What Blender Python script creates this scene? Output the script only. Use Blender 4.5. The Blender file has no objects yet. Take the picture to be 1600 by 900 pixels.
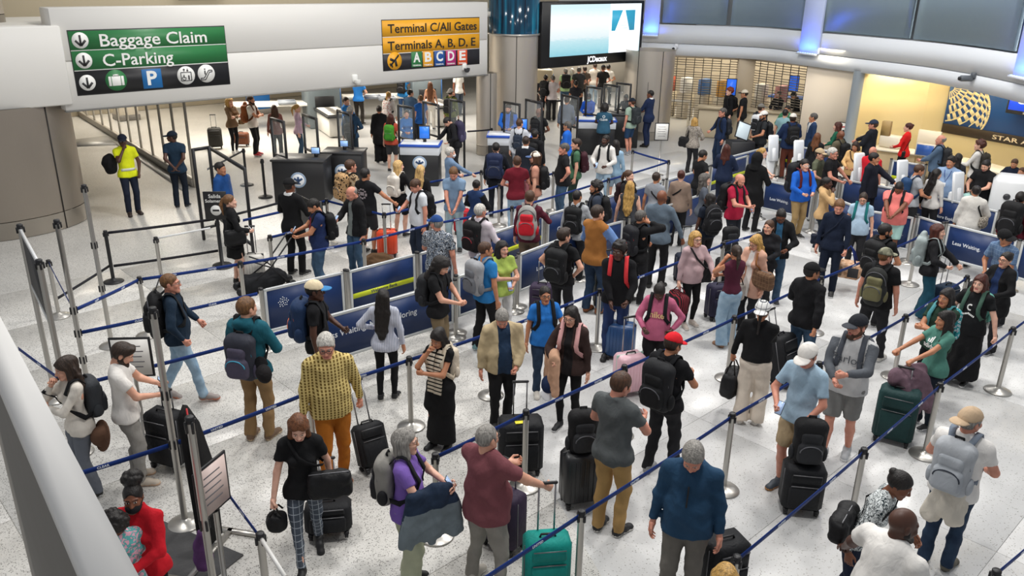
# Airport check-in hall: a crowd in belt-barrier queues seen from a mezzanine
import bpy, math, random
import numpy as np
from mathutils import Matrix, Vector
random.seed(4)
SC = bpy.context.scene
# ------------------------------------------------------------------ camera (f in pixels of the 1600 x 900 frame)
FPX, PITCH, ROLL, CAMH = 1277.6, 0.365975, 0.0158047, 5.3516
CAMP = (0.0, 0.0, CAMH)
_cp, _sp, _c, _s = math.cos(PITCH), math.sin(PITCH), math.cos(ROLL), math.sin(ROLL)
FW = np.array([0, _cp, -_sp]); _u = np.array([0, _sp, _cp]); _r = np.array([1.0, 0, 0])
RT = _c * _r + _s * _u; UP = -_s * _r + _c * _u
cam = bpy.data.cameras.new('camera'); cam_o = bpy.data.objects.new('camera', cam); SC.collection.objects.link(cam_o)
cam.sensor_fit = 'HORIZONTAL'; cam.sensor_width = 36.0; cam.lens = FPX / 1600 * 36.0; cam.clip_end = 300; cam.clip_start = .02
M4 = Matrix.Identity(4)
for _i in range(3): M4[_i][0] = RT[_i]; M4[_i][1] = UP[_i]; M4[_i][2] = -FW[_i]; M4[_i][3] = CAMP[_i]
cam_o.matrix_world = M4
SC.camera = cam_o
# ------------------------------------------------------------------ world and lamps
SC.view_settings.view_transform = 'Standard'; SC.view_settings.look = 'None'; SC.view_settings.gamma = 1.0; SC.view_settings.use_curve_mapping = False
SC.view_settings.exposure = 0.0
wd = bpy.data.worlds.new('world'); SC.world = wd; wd.use_nodes = True
wd.node_tree.nodes['Background'].inputs[0].default_value = (.92, .95, 1.0, 1); wd.node_tree.nodes['Background'].inputs[1].default_value = .38
def area(name, loc, size, power, color=(1, 1, 1), rot=(0, 0, 0), sy=None):
    l = bpy.data.lights.new(name, 'AREA'); l.energy = power; l.color = color; l.shape = 'RECTANGLE'; l.size = size; l.size_y = sy or size
    o = bpy.data.objects.new(name, l); SC.collection.objects.link(o); o.location = loc; o.rotation_euler = rot; return o
for _x, _y, _p in [(-5, 9, 620), (1.5, 5.5, 620), (4.5, 12, 900), (-2, 15.5, 800), (9.5, 12, 720), (3.5, 20, 900), (-6.5, 19, 330), (10.5, 19.5, 420), (8.4, 23.6, 300)]:  # last entry is an extra lamp added to brighten the beige wall and fascia
    area('ceiling_lamp', (_x, _y, 9.6), 1.0, _p * .5, (1, .975, .94), (0, 0, math.radians(45)))
for _x, _y, _p in [(-15.0, 31.0, 420), (-10.0, 27.0, 200), (-8.5, 27.5, 380), (-3.5, 31.5, 420), (2.8, 37.0, 420)]:     # unseen lamps added to brighten the security hall and corridor behind the beam
    area('ceiling_lamp', (_x, _y, 3.9), 2.2, _p * .95, (1, .93, .82))
for _x, _y, _p in [(7.4, 34.0, 70), (10.4, 33.0, 60), (10.2, 26.9, 25), (11.7, 25.6, 260), (12.7, 23.2, 260), (13.8, 20.5, 220)]:     # warm downlights over the counters
    area('ceiling_lamp', (_x, _y, 3.3), 1.0, _p * 1.25, (1, .86, .6))
# ------------------------------------------------------------------ pixel <-> world helpers
def ray(px, py): return FW + RT * (px - 800) / FPX - UP * (py - 450) / FPX
def G(px, py, z=0.0):
    """the point at height z that is seen at this pixel of the photograph"""
    d = ray(px, py); t = (z - CAMH) / d[2]; return np.array(CAMP) + d * t
def onplane(px, py, P0, n):
    d = ray(px, py); t = ((P0[0]) * n[0] + P0[1] * n[1]) / (d[0] * n[0] + d[1] * n[1]); return np.array(CAMP) + d * t
def proj(P):
    d = np.array(P, float) - np.array(CAMP); w = d @ FW; return 800 + FPX * (d @ RT) / w, 450 - FPX * (d @ UP) / w
def atdist(px, py, dist):
    """the point at this horizontal distance from the camera that is seen at this pixel"""
    d = ray(px, py); return np.array(CAMP) + d * dist / math.hypot(d[0], d[1])
QA = math.radians(46.5)                              # the queues run this way, clockwise from +y
QU = np.array([math.sin(QA), math.cos(QA)]); QV = np.array([math.cos(QA), -math.sin(QA)])
RZQ = math.pi / 2 - QA                               # z rotation that turns local x into the queue direction
# ------------------------------------------------------------------ mesh helpers
def lin(c):
    if isinstance(c, str):
        c = c.lstrip('#'); c = ''.join(x * 2 for x in c) if len(c) == 3 else c; c = [int(c[i:i+2], 16) / 255 for i in (0, 2, 4)]
    return tuple((x / 12.92 if x <= .04045 else ((x + .055) / 1.055) ** 2.4) for x in c) + (1.0,)

def mesh_np(name, V, F, mats=(), mi=None, smooth=True):
    """V n x 3, F list of arrays (m x 4 or m x 3)"""
    V = np.asarray(V, np.float32)
    if not isinstance(F, (list, tuple)): F = [F]
    F = [np.asarray(f, np.int32) for f in F if len(f)]
    me = bpy.data.meshes.new(name)
    me.vertices.add(len(V)); me.vertices.foreach_set('co', V.ravel())
    tot = np.concatenate([np.full(len(f), f.shape[1], np.int32) for f in F])
    loops = np.concatenate([f.ravel() for f in F])
    st = np.concatenate([[0], np.cumsum(tot)[:-1]]).astype(np.int32)
    me.loops.add(len(loops)); me.loops.foreach_set('vertex_index', loops)
    me.polygons.add(len(tot)); me.polygons.foreach_set('loop_start', st); me.polygons.foreach_set('loop_total', tot)
    if smooth: me.polygons.foreach_set('use_smooth', np.ones(len(tot), bool))
    if mi is not None: me.polygons.foreach_set('material_index', np.asarray(mi, np.int32))
    for m in mats: me.materials.append(m)
    me.update(calc_edges=True)
    return me

COL = bpy.context.scene.collection
def link(name, me, parent=None, loc=(0, 0, 0), rot=None, mats=None):
    o = bpy.data.objects.new(name, me); COL.objects.link(o)
    if parent is not None: o.parent = parent
    o.location = loc
    if rot is not None: o.rotation_euler = rot
    if mats:
        for i, m in enumerate(mats):
            if i < len(o.material_slots): o.material_slots[i].link = 'OBJECT'; o.material_slots[i].material = m
    return o
def tag(o, label=None, cat=None, group=None, kind=None):
    if label: o['label'] = label
    if cat: o['category'] = cat
    if group: o['group'] = group
    if kind: o['kind'] = kind
    return o
def empty(name, loc, rz=0, label=None, cat=None, group=None):
    o = bpy.data.objects.new(name, None); COL.objects.link(o); o.empty_display_size = .1
    o.location = loc; o.rotation_euler = (0, 0, rz)
    return tag(o, label, cat, group)

class MB:
    """collects hard-surface pieces into one mesh"""
    def __init__(s): s.V = []; s.F4 = []; s.F3 = []; s.M4 = []; s.M3 = []; s.n = 0; s.m = 0
    def add(s, V, F4=(), F3=()):
        V = np.asarray(V, float); s.V.append(V)
        for f in F4: s.F4.append([i + s.n for i in f]); s.M4.append(s.m)
        for f in F3: s.F3.append([i + s.n for i in f]); s.M3.append(s.m)
        s.n += len(V); return s
    def box(s, c, d, b=0.0, R=None):
        """centre, full size, bevel, optional 3x3"""
        c = np.array(c, float); h = np.array(d, float) / 2
        b = min(b, .49 * 2 * h.min())
        if b <= 0:
            V = np.array([[x, y, z] for x in (-1, 1) for y in (-1, 1) for z in (-1, 1)], float) * h
            F = [(0, 1, 3, 2), (4, 6, 7, 5), (0, 4, 5, 1), (2, 3, 7, 6), (0, 2, 6, 4), (1, 5, 7, 3)]; F3 = []
        else:
            V = []; idx = {}
            for x in (-1, 1):
                for y in (-1, 1):
                    for z in (-1, 1):
                        sg = np.array([x, y, z])
                        for a in range(3):
                            v = sg * (h - b); v[a] = sg[a] * h[a]; idx[(x, y, z, a)] = len(V); V.append(v)
            F = []; F3 = []
            for a in range(3):
                o1, o2 = [i for i in range(3) if i != a]
                for sa in (-1, 1):
                    q = []
                    for s1, s2 in ((-1, -1), (1, -1), (1, 1), (-1, 1)):
                        k = [0, 0, 0]; k[a] = sa; k[o1] = s1; k[o2] = s2; q.append(idx[(*k, a)])
                    F.append(q)
                for s1 in (-1, 1):
                    for s2 in (-1, 1):
                        k0 = [0, 0, 0]; k1 = [0, 0, 0]; k0[a] = -1; k1[a] = 1
                        for k in (k0, k1): k[o1] = s1; k[o2] = s2
                        F.append([idx[(*k0, o1)], idx[(*k1, o1)], idx[(*k1, o2)], idx[(*k0, o2)]])
            for x in (-1, 1):
                for y in (-1, 1):
                    for z in (-1, 1): F3.append([idx[(x, y, z, a)] for a in range(3)])
            V = np.array(V)
            # outward winding
            def fix(f):
                p = V[f]; n = np.cross(p[1] - p[0], p[2] - p[0]); return f if n @ p.mean(0) > 0 else f[::-1]
            F = [fix(list(f)) for f in F]; F3 = [fix(list(f)) for f in F3]
        if R is not None: V = V @ np.asarray(R).T
        return s.add(V + c, F, F3)
    def tube(s, pts, r, n=10, cap=True, sy=1.0):
        P = np.array(pts, float); m = len(P)
        r = np.broadcast_to(np.asarray(r, float), (m,))
        T = np.gradient(P, axis=0) if m > 2 else np.repeat([P[1] - P[0]], m, 0)
        T /= np.linalg.norm(T, axis=1)[:, None] + 1e-12
        up = np.array([0, 0, 1.0]) if abs(T[0][2]) < .9 else np.array([1.0, 0, 0])
        V = []; a = np.arange(n) * 2 * np.pi / n
        for i in range(m):
            x = np.cross(up, T[i]); x /= np.linalg.norm(x) + 1e-12; y = np.cross(T[i], x); up = y if abs(T[i] @ y) < .9 else up
            V.append(P[i] + r[i] * (np.cos(a)[:, None] * x + sy * np.sin(a)[:, None] * y))
        V = np.concatenate(V)
        F = [(i * n + k, i * n + (k + 1) % n, (i + 1) * n + (k + 1) % n, (i + 1) * n + k) for i in range(m - 1) for k in range(n)]
        F3 = []
        if cap:
            V = np.concatenate([V, P[:1], P[-1:]]); c0, c1 = m * n, m * n + 1
            F3 = [(c0, (k + 1) % n, k) for k in range(n)] + [(c1, (m - 1) * n + k, (m - 1) * n + (k + 1) % n) for k in range(n)]
        return s.add(V, F, F3)
    def lathe(s, prof, n=24, c=(0, 0, 0)):
        prof = np.array(prof, float); m = len(prof); a = np.arange(n) * 2 * np.pi / n
        V = np.concatenate([np.stack([r * np.cos(a), r * np.sin(a), np.full(n, z)], 1) for r, z in prof]) + np.array(c)
        F = [(i * n + k, i * n + (k + 1) % n, (i + 1) * n + (k + 1) % n, (i + 1) * n + k) for i in range(m - 1) for k in range(n)]
        return s.add(V, F)
    def ribbon(s, pts, nrm, w, t=.004):
        """flat strap along pts; nrm = outward normals; w width, t thickness"""
        P = np.array(pts, float); N = np.array(nrm, float); N = np.broadcast_to(N, P.shape)
        T = np.gradient(P, axis=0); B = np.cross(T, N); B /= np.linalg.norm(B, axis=1)[:, None] + 1e-12
        N = N / (np.linalg.norm(N, axis=1)[:, None] + 1e-12)
        V = np.concatenate([np.stack([p - b * w / 2, p + b * w / 2, p + b * w / 2 + n_ * t, p - b * w / 2 + n_ * t]) for p, b, n_ in zip(P, B, N)])
        F = []
        for i in range(len(P) - 1):
            for k in range(4): F.append((i * 4 + k, i * 4 + (k + 1) % 4, i * 4 + 4 + (k + 1) % 4, i * 4 + 4 + k))
        F.append((0, 3, 2, 1)); e = (len(P) - 1) * 4; F.append((e, e + 1, e + 2, e + 3))
        return s.add(V, F)
    def poly(s, pts, t, axis):
        """prism: polygon pts (n x 3) extruded by the vector axis*t"""
        P = np.array(pts, float); n = len(P); Q = P + np.array(axis) * t
        b = len(s.V)
        F = [(i, (i + 1) % n, n + (i + 1) % n, n + i) for i in range(n)]
        c0 = P.mean(0); c1 = Q.mean(0)
        V = np.concatenate([P, Q, [c0], [c1]])
        F3 = [((i + 1) % n, i, 2 * n) for i in range(n)] + [(n + i, n + (i + 1) % n, 2 * n + 1) for i in range(n)]
        return s.add(V, F, F3)
    def mesh(s, name, mats=(), smooth=False):
        V = np.concatenate(s.V); F = []; M = []
        if s.F4: F.append(np.array(s.F4)); M += s.M4
        if s.F3: F.append(np.array(s.F3)); M += s.M3
        return mesh_np(name, V, F, mats, M, smooth)
    def build(s, name, mat, parent=None, smooth=False, loc=(0, 0, 0), rot=None):
        mats = mat if isinstance(mat, (list, tuple)) else [mat]
        return link(name, s.mesh(name, mats, smooth), parent, loc, rot)

# ------------------------------------------------------------------ signed distance fields -> surface nets
class SDF:
    def __init__(s, lo, hi, h):
        s.lo = np.array(lo, np.float32) - 2 * h; s.h = h
        s.n = np.ceil((np.array(hi) + 2 * h - s.lo) / h).astype(int) + 1
        s.D = np.full(s.n, .12, np.float32)
        s.ax = [s.lo[i] + h * np.arange(s.n[i], dtype=np.float32) for i in range(3)]
    def _blk(s, lo, hi):
        a = np.clip(np.floor((np.array(lo) - s.lo) / s.h).astype(int) - 1, 0, s.n - 1); b = np.clip(np.ceil((np.array(hi) - s.lo) / s.h).astype(int) + 2, 1, s.n)
        if (b <= a).any(): return None, None
        sl = tuple(slice(a[i], b[i]) for i in range(3))
        return sl, (s.ax[0][a[0]:b[0], None, None], s.ax[1][None, a[1]:b[1], None], s.ax[2][None, None, a[2]:b[2]])
    def _mix(s, sl, d, k, op):
        A = s.D[sl]
        if op == 'u':
            if k > 0: h = np.maximum(k - np.abs(A - d), 0) / k; s.D[sl] = np.minimum(A, d) - h * h * k * .25
            else: s.D[sl] = np.minimum(A, d)
        else:
            d = -d
            if k > 0: h = np.maximum(k - np.abs(A - d), 0) / k; s.D[sl] = np.maximum(A, d) + h * h * k * .25
            else: s.D[sl] = np.maximum(A, d)
    def rc(s, a, b, ra, rb, k=.02, sy=1.0, clip=(), op='u'):
        """round cone a-b; sy = depth (y) over width"""
        a = np.array(a, np.float32); b = np.array(b, np.float32); R = max(ra, rb) + k + .02
        lo = np.minimum(a, b) - R; hi = np.maximum(a, b) + R
        sl, X = s._blk(lo, hi)
        if sl is None: return s
        iy = np.float32(1 / sy)
        ba = (b - a) * np.array([1, iy, 1], np.float32); L2 = float(ba @ ba) + 1e-9
        px = X[0] - a[0]; py = (X[1] - a[1]) * iy; pz = X[2] - a[2]
        t = np.clip((px * ba[0] + py * ba[1] + pz * ba[2]) / L2, 0, 1)
        d = np.sqrt((px - t * ba[0]) ** 2 + (py - t * ba[1]) ** 2 + (pz - t * ba[2]) ** 2) - (ra + (rb - ra) * t)
        if sy < 1: d = d * np.float32((1 + sy) / 2)
        for cp, cn in clip:
            cn = np.array(cn, np.float32) / np.linalg.norm(cn)
            d = np.maximum(d, (X[0] - cp[0]) * cn[0] + (X[1] - cp[1]) * cn[1] + (X[2] - cp[2]) * cn[2])
        s._mix(sl, d, k, op); return s
    def ell(s, c, r, k=.02, clip=(), op='u', box=0):
        c = np.array(c, np.float32); r = np.array(r, np.float32); R = r + k + .02
        sl, X = s._blk(c - R, c + R)
        if sl is None: return s
        q = [(X[i] - c[i]) / r[i] for i in range(3)]
        if box:   # rounded box of half size r, corner radius box
            e = [np.abs(X[i] - c[i]) - (r[i] - box) for i in range(3)]
            d = np.sqrt(np.maximum(e[0], 0) ** 2 + np.maximum(e[1], 0) ** 2 + np.maximum(e[2], 0) ** 2) + np.minimum(np.maximum(np.maximum(e[0], e[1]), e[2]), 0) - box
        else:
            k0 = np.sqrt(q[0] ** 2 + q[1] ** 2 + q[2] ** 2); k1 = np.sqrt((q[0] / r[0]) ** 2 + (q[1] / r[1]) ** 2 + (q[2] / r[2]) ** 2)
            d = k0 * (k0 - 1) / np.maximum(k1, 1e-6)
        for cp, cn in clip:
            cn = np.array(cn, np.float32) / np.linalg.norm(cn)
            d = np.maximum(d, (X[0] - cp[0]) * cn[0] + (X[1] - cp[1]) * cn[1] + (X[2] - cp[2]) * cn[2])
        s._mix(sl, d, k, op); return s
    def cut(s, p, n):
        n = np.array(n, np.float32) / np.linalg.norm(n)
        s.D = np.maximum(s.D, (s.ax[0][:, None, None] - p[0]) * n[0] + (s.ax[1][None, :, None] - p[1]) * n[1] + (s.ax[2][None, None, :] - p[2]) * n[2]); return s
    def net(s):
        D = s.D; nx, ny, nz = D.shape
        I = D < 0
        C = np.zeros((nx - 1, ny - 1, nz - 1), np.int8)
        for a in (0, 1):
            for b in (0, 1):
                for c in (0, 1): C += I[a:nx - 1 + a, b:ny - 1 + b, c:nz - 1 + c]
        act = (C > 0) & (C < 8)
        ii = np.argwhere(act)
        if not len(ii): return np.zeros((0, 3)), np.zeros((0, 4), int)
        idx = np.full(act.shape, -1, np.int32); idx[act] = np.arange(len(ii))
        val = {}
        for a in (0, 1):
            for b in (0, 1):
                for c in (0, 1): val[a, b, c] = D[ii[:, 0] + a, ii[:, 1] + b, ii[:, 2] + c]
        S = np.zeros((len(ii), 3), np.float32); N = np.zeros(len(ii), np.float32)
        for ax in range(3):
            o = [i for i in range(3) if i != ax]
            for p in (0, 1):
                for q in (0, 1):
                    k0 = [0, 0, 0]; k1 = [0, 0, 0]; k1[ax] = 1; k0[o[0]] = k1[o[0]] = p; k0[o[1]] = k1[o[1]] = q
                    v0 = val[tuple(k0)]; v1 = val[tuple(k1)]; m = (v0 < 0) != (v1 < 0)
                    t = np.where(m, v0 / np.where(m, v0 - v1, 1), 0)
                    S[:, ax] += np.where(m, t, 0); S[:, o[0]] += m * p; S[:, o[1]] += m * q; N += m
        V = s.lo + s.h * (ii + S / N[:, None])
        Q = []
        for ax in range(3):
            o1, o2 = [(1, 2), (2, 0), (0, 1)][ax]
            sh = [slice(None)] * 3; sh[ax] = slice(0, -1)
            s1 = [slice(None)] * 3; s1[ax] = slice(1, None)
            ch = I[tuple(sh)] != I[tuple(s1)]
            e = np.argwhere(ch)
            e = e[(e[:, o1] > 0) & (e[:, o2] > 0) & (e[:, o1] < D.shape[o1] - 1) & (e[:, o2] < D.shape[o2] - 1)]
            d1 = np.zeros(3, int); d1[o1] = 1; d2 = np.zeros(3, int); d2[o2] = 1
            f = lambda g: idx[g[:, 0], g[:, 1], g[:, 2]]
            q = np.stack([f(e), f(e - d1), f(e - d1 - d2), f(e - d2)], 1)
            ins = I[e[:, 0], e[:, 1], e[:, 2]]
            q = np.where(ins[:, None], q, q[:, ::-1]); Q.append(q[(q >= 0).all(1)])
        return V.astype(np.float32), np.concatenate(Q)
def smooth_v(V, F, it=1, lam=.5):
    for _ in range(it):
        S = np.zeros_like(V); N = np.zeros(len(V), np.float32)
        for i in range(4):
            j = F[:, (i + 1) % 4]; np.add.at(S, F[:, i], V[j]); np.add.at(N, F[:, i], 1)
            np.add.at(S, j, V[F[:, i]]); np.add.at(N, j, 1)
        V = V + lam * (S / np.maximum(N, 1)[:, None] - V)
    return V
def vnorm(V, F):
    n = np.cross(V[F[:, 2]] - V[F[:, 0]], V[F[:, 3]] - V[F[:, 1]]); N = np.zeros_like(V)
    for i in range(4): np.add.at(N, F[:, i], n)
    return N / (np.linalg.norm(N, axis=1)[:, None] + 1e-9)
def fold(V, F, amp, seed, fz=1.0):
    """cloth folds: anisotropic sums of sines along the normal"""
    rg = np.random.RandomState(seed); N = vnorm(V, F); d = np.zeros(len(V))
    for i in range(9):
        w = rg.normal(size=3) * np.array([1, 1, fz]); w *= rg.uniform(16, 46) / np.linalg.norm(w)
        d += np.sin(V @ w + rg.uniform(0, 6.28) + .8 * np.sin(V @ w[[2, 0, 1]] * .6))
    if amp > .003:      # sharper creases
        for i in range(4):
            w = rg.normal(size=3); w *= rg.uniform(34, 70) / np.linalg.norm(w)
            d += 1.5 * (.55 - np.abs(np.sin(V @ w * .5 + rg.uniform(0, 6.28) + 1.1 * np.sin(V @ w[[1, 2, 0]] * .35)))) * (np.sin(V @ rg.normal(size=3) * 7 + i) > -.2)
    return V + N * (amp * d / 3)[:, None].astype(np.float32)
# ------------------------------------------------------------------ materials
MATS = {}
def _nodes(name):
    m = bpy.data.materials.new(name); m.use_nodes = True; nt = m.node_tree
    return m, nt, nt.nodes['Principled BSDF']
def nd(nt, typ, **kw):
    n = nt.nodes.new(typ)
    for k, v in kw.items():
        if k in n.inputs: n.inputs[k].default_value = v
        else: setattr(n, k, v)
    return n
def plain(color, rough=.5, metal=0.0, spec=.5, emit=0.0, alpha=1.0, trans=0.0):
    k = ('p', str(color), rough, metal, spec, emit, alpha, trans)
    if k in MATS: return MATS[k]
    m, nt, b = _nodes('plain'); b.inputs['Base Color'].default_value = lin(color); b.inputs['Roughness'].default_value = rough
    b.inputs['Metallic'].default_value = metal; b.inputs['Specular IOR Level'].default_value = spec
    if emit: b.inputs['Emission Color'].default_value = lin(color); b.inputs['Emission Strength'].default_value = emit
    if alpha < 1: b.inputs['Alpha'].default_value = alpha
    if trans: b.inputs['Transmission Weight'].default_value = trans
    # faint procedural wear in the gloss
    n = nd(nt, 'ShaderNodeTexNoise', Scale=9.0); mr = nd(nt, 'ShaderNodeMapRange'); mr.inputs['To Min'].default_value = max(0, rough - .06); mr.inputs['To Max'].default_value = min(1, rough + .06)
    tc = nd(nt, 'ShaderNodeTexCoord'); nt.links.new(tc.outputs['Object'], n.inputs['Vector']); nt.links.new(n.outputs['Fac'], mr.inputs['Value']); nt.links.new(mr.outputs['Result'], b.inputs['Roughness'])
    MATS[k] = m; return m
def ramp(nt, fac, stops, const=False):
    r = nd(nt, 'ShaderNodeValToRGB'); e = r.color_ramp.elements
    r.color_ramp.interpolation = 'CONSTANT' if const else 'LINEAR'
    e[0].position = stops[0][0]; e[0].color = lin(stops[0][1]); e[1].position = stops[-1][0]; e[1].color = lin(stops[-1][1])
    for p, c in stops[1:-1]: x = e.new(p); x.color = lin(c)
    nt.links.new(fac, r.inputs['Fac']); return r.outputs['Color']
def cloth(color, pat=None, c2=None, c3=None, rough=.88, bump=.28):
    k = ('c', str(color), pat, str(c2), str(c3), rough)
    if k in MATS: return MATS[k]
    m, nt, b = _nodes('cloth'); b.inputs['Roughness'].default_value = rough; b.inputs['Specular IOR Level'].default_value = .25
    tc = nd(nt, 'ShaderNodeTexCoord'); ob = tc.outputs['Object']; L = nt.links.new
    def noise(s, det=2.0, dist=0.0, vec=ob):
        n = nd(nt, 'ShaderNodeTexNoise', Scale=s, Detail=det, Distortion=dist); L(vec, n.inputs['Vector']); return n.outputs['Fac']
    base = None
    if pat == 'camo': base = ramp(nt, noise(13, 1.5), [(0, c2), (.44, color), (.56, c3 or c2)], True)
    elif pat == 'blotch': base = ramp(nt, noise(26, 1.0, .6), [(0, c2), (.43, color), (.5, c3), (.6, c2)], True)
    elif pat == 'zebra': base = ramp(nt, noise(20, 2.0, 2.2), [(0, color), (.47, c2), (.54, color), (.6, c2)], True)
    elif pat == 'leaf':
        v = nd(nt, 'ShaderNodeTexVoronoi', Scale=24.0); L(ob, v.inputs['Vector']); base = ramp(nt, v.outputs['Distance'], [(0, c3 or c2), (.2, c2), (.38, color)], True)
    elif pat in ('hstripe', 'vstripe', 'plaid', 'basket'):
        sx = nd(nt, 'ShaderNodeSeparateXYZ'); L(ob, sx.inputs[0])
        def st(sock, f, w):
            a = nd(nt, 'ShaderNodeMath', operation='MULTIPLY'); L(sock, a.inputs[0]); a.inputs[1].default_value = f
            fr = nd(nt, 'ShaderNodeMath', operation='FRACT'); L(a.outputs[0], fr.inputs[0])
            g = nd(nt, 'ShaderNodeMath', operation='LESS_THAN'); L(fr.outputs[0], g.inputs[0]); g.inputs[1].default_value = w; return g.outputs[0]
        if pat == 'hstripe': f = st(sx.outputs['Z'], 22, .35)
        elif pat == 'vstripe': f = st(sx.outputs['X'], 34, .4)
        elif pat == 'plaid':
            mx = nd(nt, 'ShaderNodeMath', operation='MAXIMUM'); L(st(sx.outputs['Z'], 15, .1), mx.inputs[0]); L(st(sx.outputs['X'], 18, .1), mx.inputs[1]); f = mx.outputs[0]
        else:
            mx = nd(nt, 'ShaderNodeMath', operation='MULTIPLY'); L(st(sx.outputs['Z'], 30, .72), mx.inputs[0]); L(st(sx.outputs['X'], 26, .5), mx.inputs[1]); f = mx.outputs[0]
        base = ramp(nt, f, [(0, color), (.5, c2)], True)
    elif pat == 'denim': base = ramp(nt, noise(7, 4.0), [(.3, color), (.72, c2 or color)])
    if base is None:
        cl = lin(color)[:3]; n = noise(5.5, 3.0); r = nd(nt, 'ShaderNodeValToRGB'); e = r.color_ramp.elements
        e[0].position = .3; e[0].color = tuple(x * .88 for x in cl) + (1,); e[1].position = .7; e[1].color = tuple(min(1, x * 1.1) for x in cl) + (1,)
        L(n, r.inputs['Fac']); base = r.outputs['Color']
    L(base, b.inputs['Base Color'])
    mp = nd(nt, 'ShaderNodeMapping'); mp.inputs['Scale'].default_value = (1, 1, .55); L(ob, mp.inputs['Vector'])
    bp = nd(nt, 'ShaderNodeBump', Strength=bump, Distance=.03); L(noise(17, 2.0, .9, mp.outputs['Vector']), bp.inputs['Height']); L(bp.outputs['Normal'], b.inputs['Normal'])
    MATS[k] = m; return m
SKIN = {'l': '#d9a68c', 'p': '#e2b49d', 'm': '#bd8462', 't': '#a66d4b', 'b': '#7a4b33', 'd': '#4e3023', 'r': '#d0917a'}
def skinm(s):
    k = ('s', s)
    if k in MATS: return MATS[k]
    m, nt, b = _nodes('skin'); c = lin(SKIN[s]); b.inputs['Roughness'].default_value = .5; b.inputs['Subsurface Weight'].default_value = 0.0
    tc = nd(nt, 'ShaderNodeTexCoord'); n = nd(nt, 'ShaderNodeTexNoise', Scale=14.0, Detail=3.0); nt.links.new(tc.outputs['Object'], n.inputs['Vector'])
    r = nd(nt, 'ShaderNodeValToRGB'); e = r.color_ramp.elements; e[0].position = .3; e[0].color = (c[0] * .9, c[1] * .82, c[2] * .8, 1); e[1].position = .7; e[1].color = (min(1, c[0] * 1.06), c[1] * 1.04, c[2] * 1.04, 1)
    nt.links.new(n.outputs['Fac'], r.inputs['Fac']); nt.links.new(r.outputs['Color'], b.inputs['Base Color'])
    MATS[k] = m; return m
def lipm(s): return plain({'l': '#b56a62', 'p': '#bd6f68', 'm': '#9a5549', 't': '#85473b', 'b': '#653430', 'd': '#4a2526', 'r': '#b3635a'}[s], .4)
HAIRC = {'k': '#1d1816', 'dk': '#33251c', 'br': '#4c3221', 'lb': '#6f4d2e', 'bl': '#b8904f', 'lbl': '#cda86e', 'gr': '#8d8983', 'dg': '#57534f', 'w': '#c4c0b8', 'rd': '#7a3018', 'au': '#6d4226', 'rdk': '#4a2016'}
def hairm(c):
    k = ('h', c)
    if k in MATS: return MATS[k]
    m, nt, b = _nodes('hair'); cl = lin(HAIRC.get(c, c)); b.inputs['Roughness'].default_value = .5; b.inputs['Specular IOR Level'].default_value = .4
    tc = nd(nt, 'ShaderNodeTexCoord'); mp = nd(nt, 'ShaderNodeMapping'); mp.inputs['Scale'].default_value = (70, 70, 9); nt.links.new(tc.outputs['Object'], mp.inputs['Vector'])
    n = nd(nt, 'ShaderNodeTexNoise', Scale=1.0, Detail=3.0, Distortion=.5); nt.links.new(mp.outputs['Vector'], n.inputs['Vector'])
    r = nd(nt, 'ShaderNodeValToRGB'); e = r.color_ramp.elements; e[0].position = .34; e[0].color = tuple(x * .5 for x in cl[:3]) + (1,); e[1].position = .68; e[1].color = tuple(min(1, x * 1.35) for x in cl[:3]) + (1,)
    nt.links.new(n.outputs['Fac'], r.inputs['Fac']); nt.links.new(r.outputs['Color'], b.inputs['Base Color'])
    bp = nd(nt, 'ShaderNodeBump', Strength=.6, Distance=.01); nt.links.new(n.outputs['Fac'], bp.inputs['Height']); nt.links.new(bp.outputs['Normal'], b.inputs['Normal'])
    MATS[k] = m; return m

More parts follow.
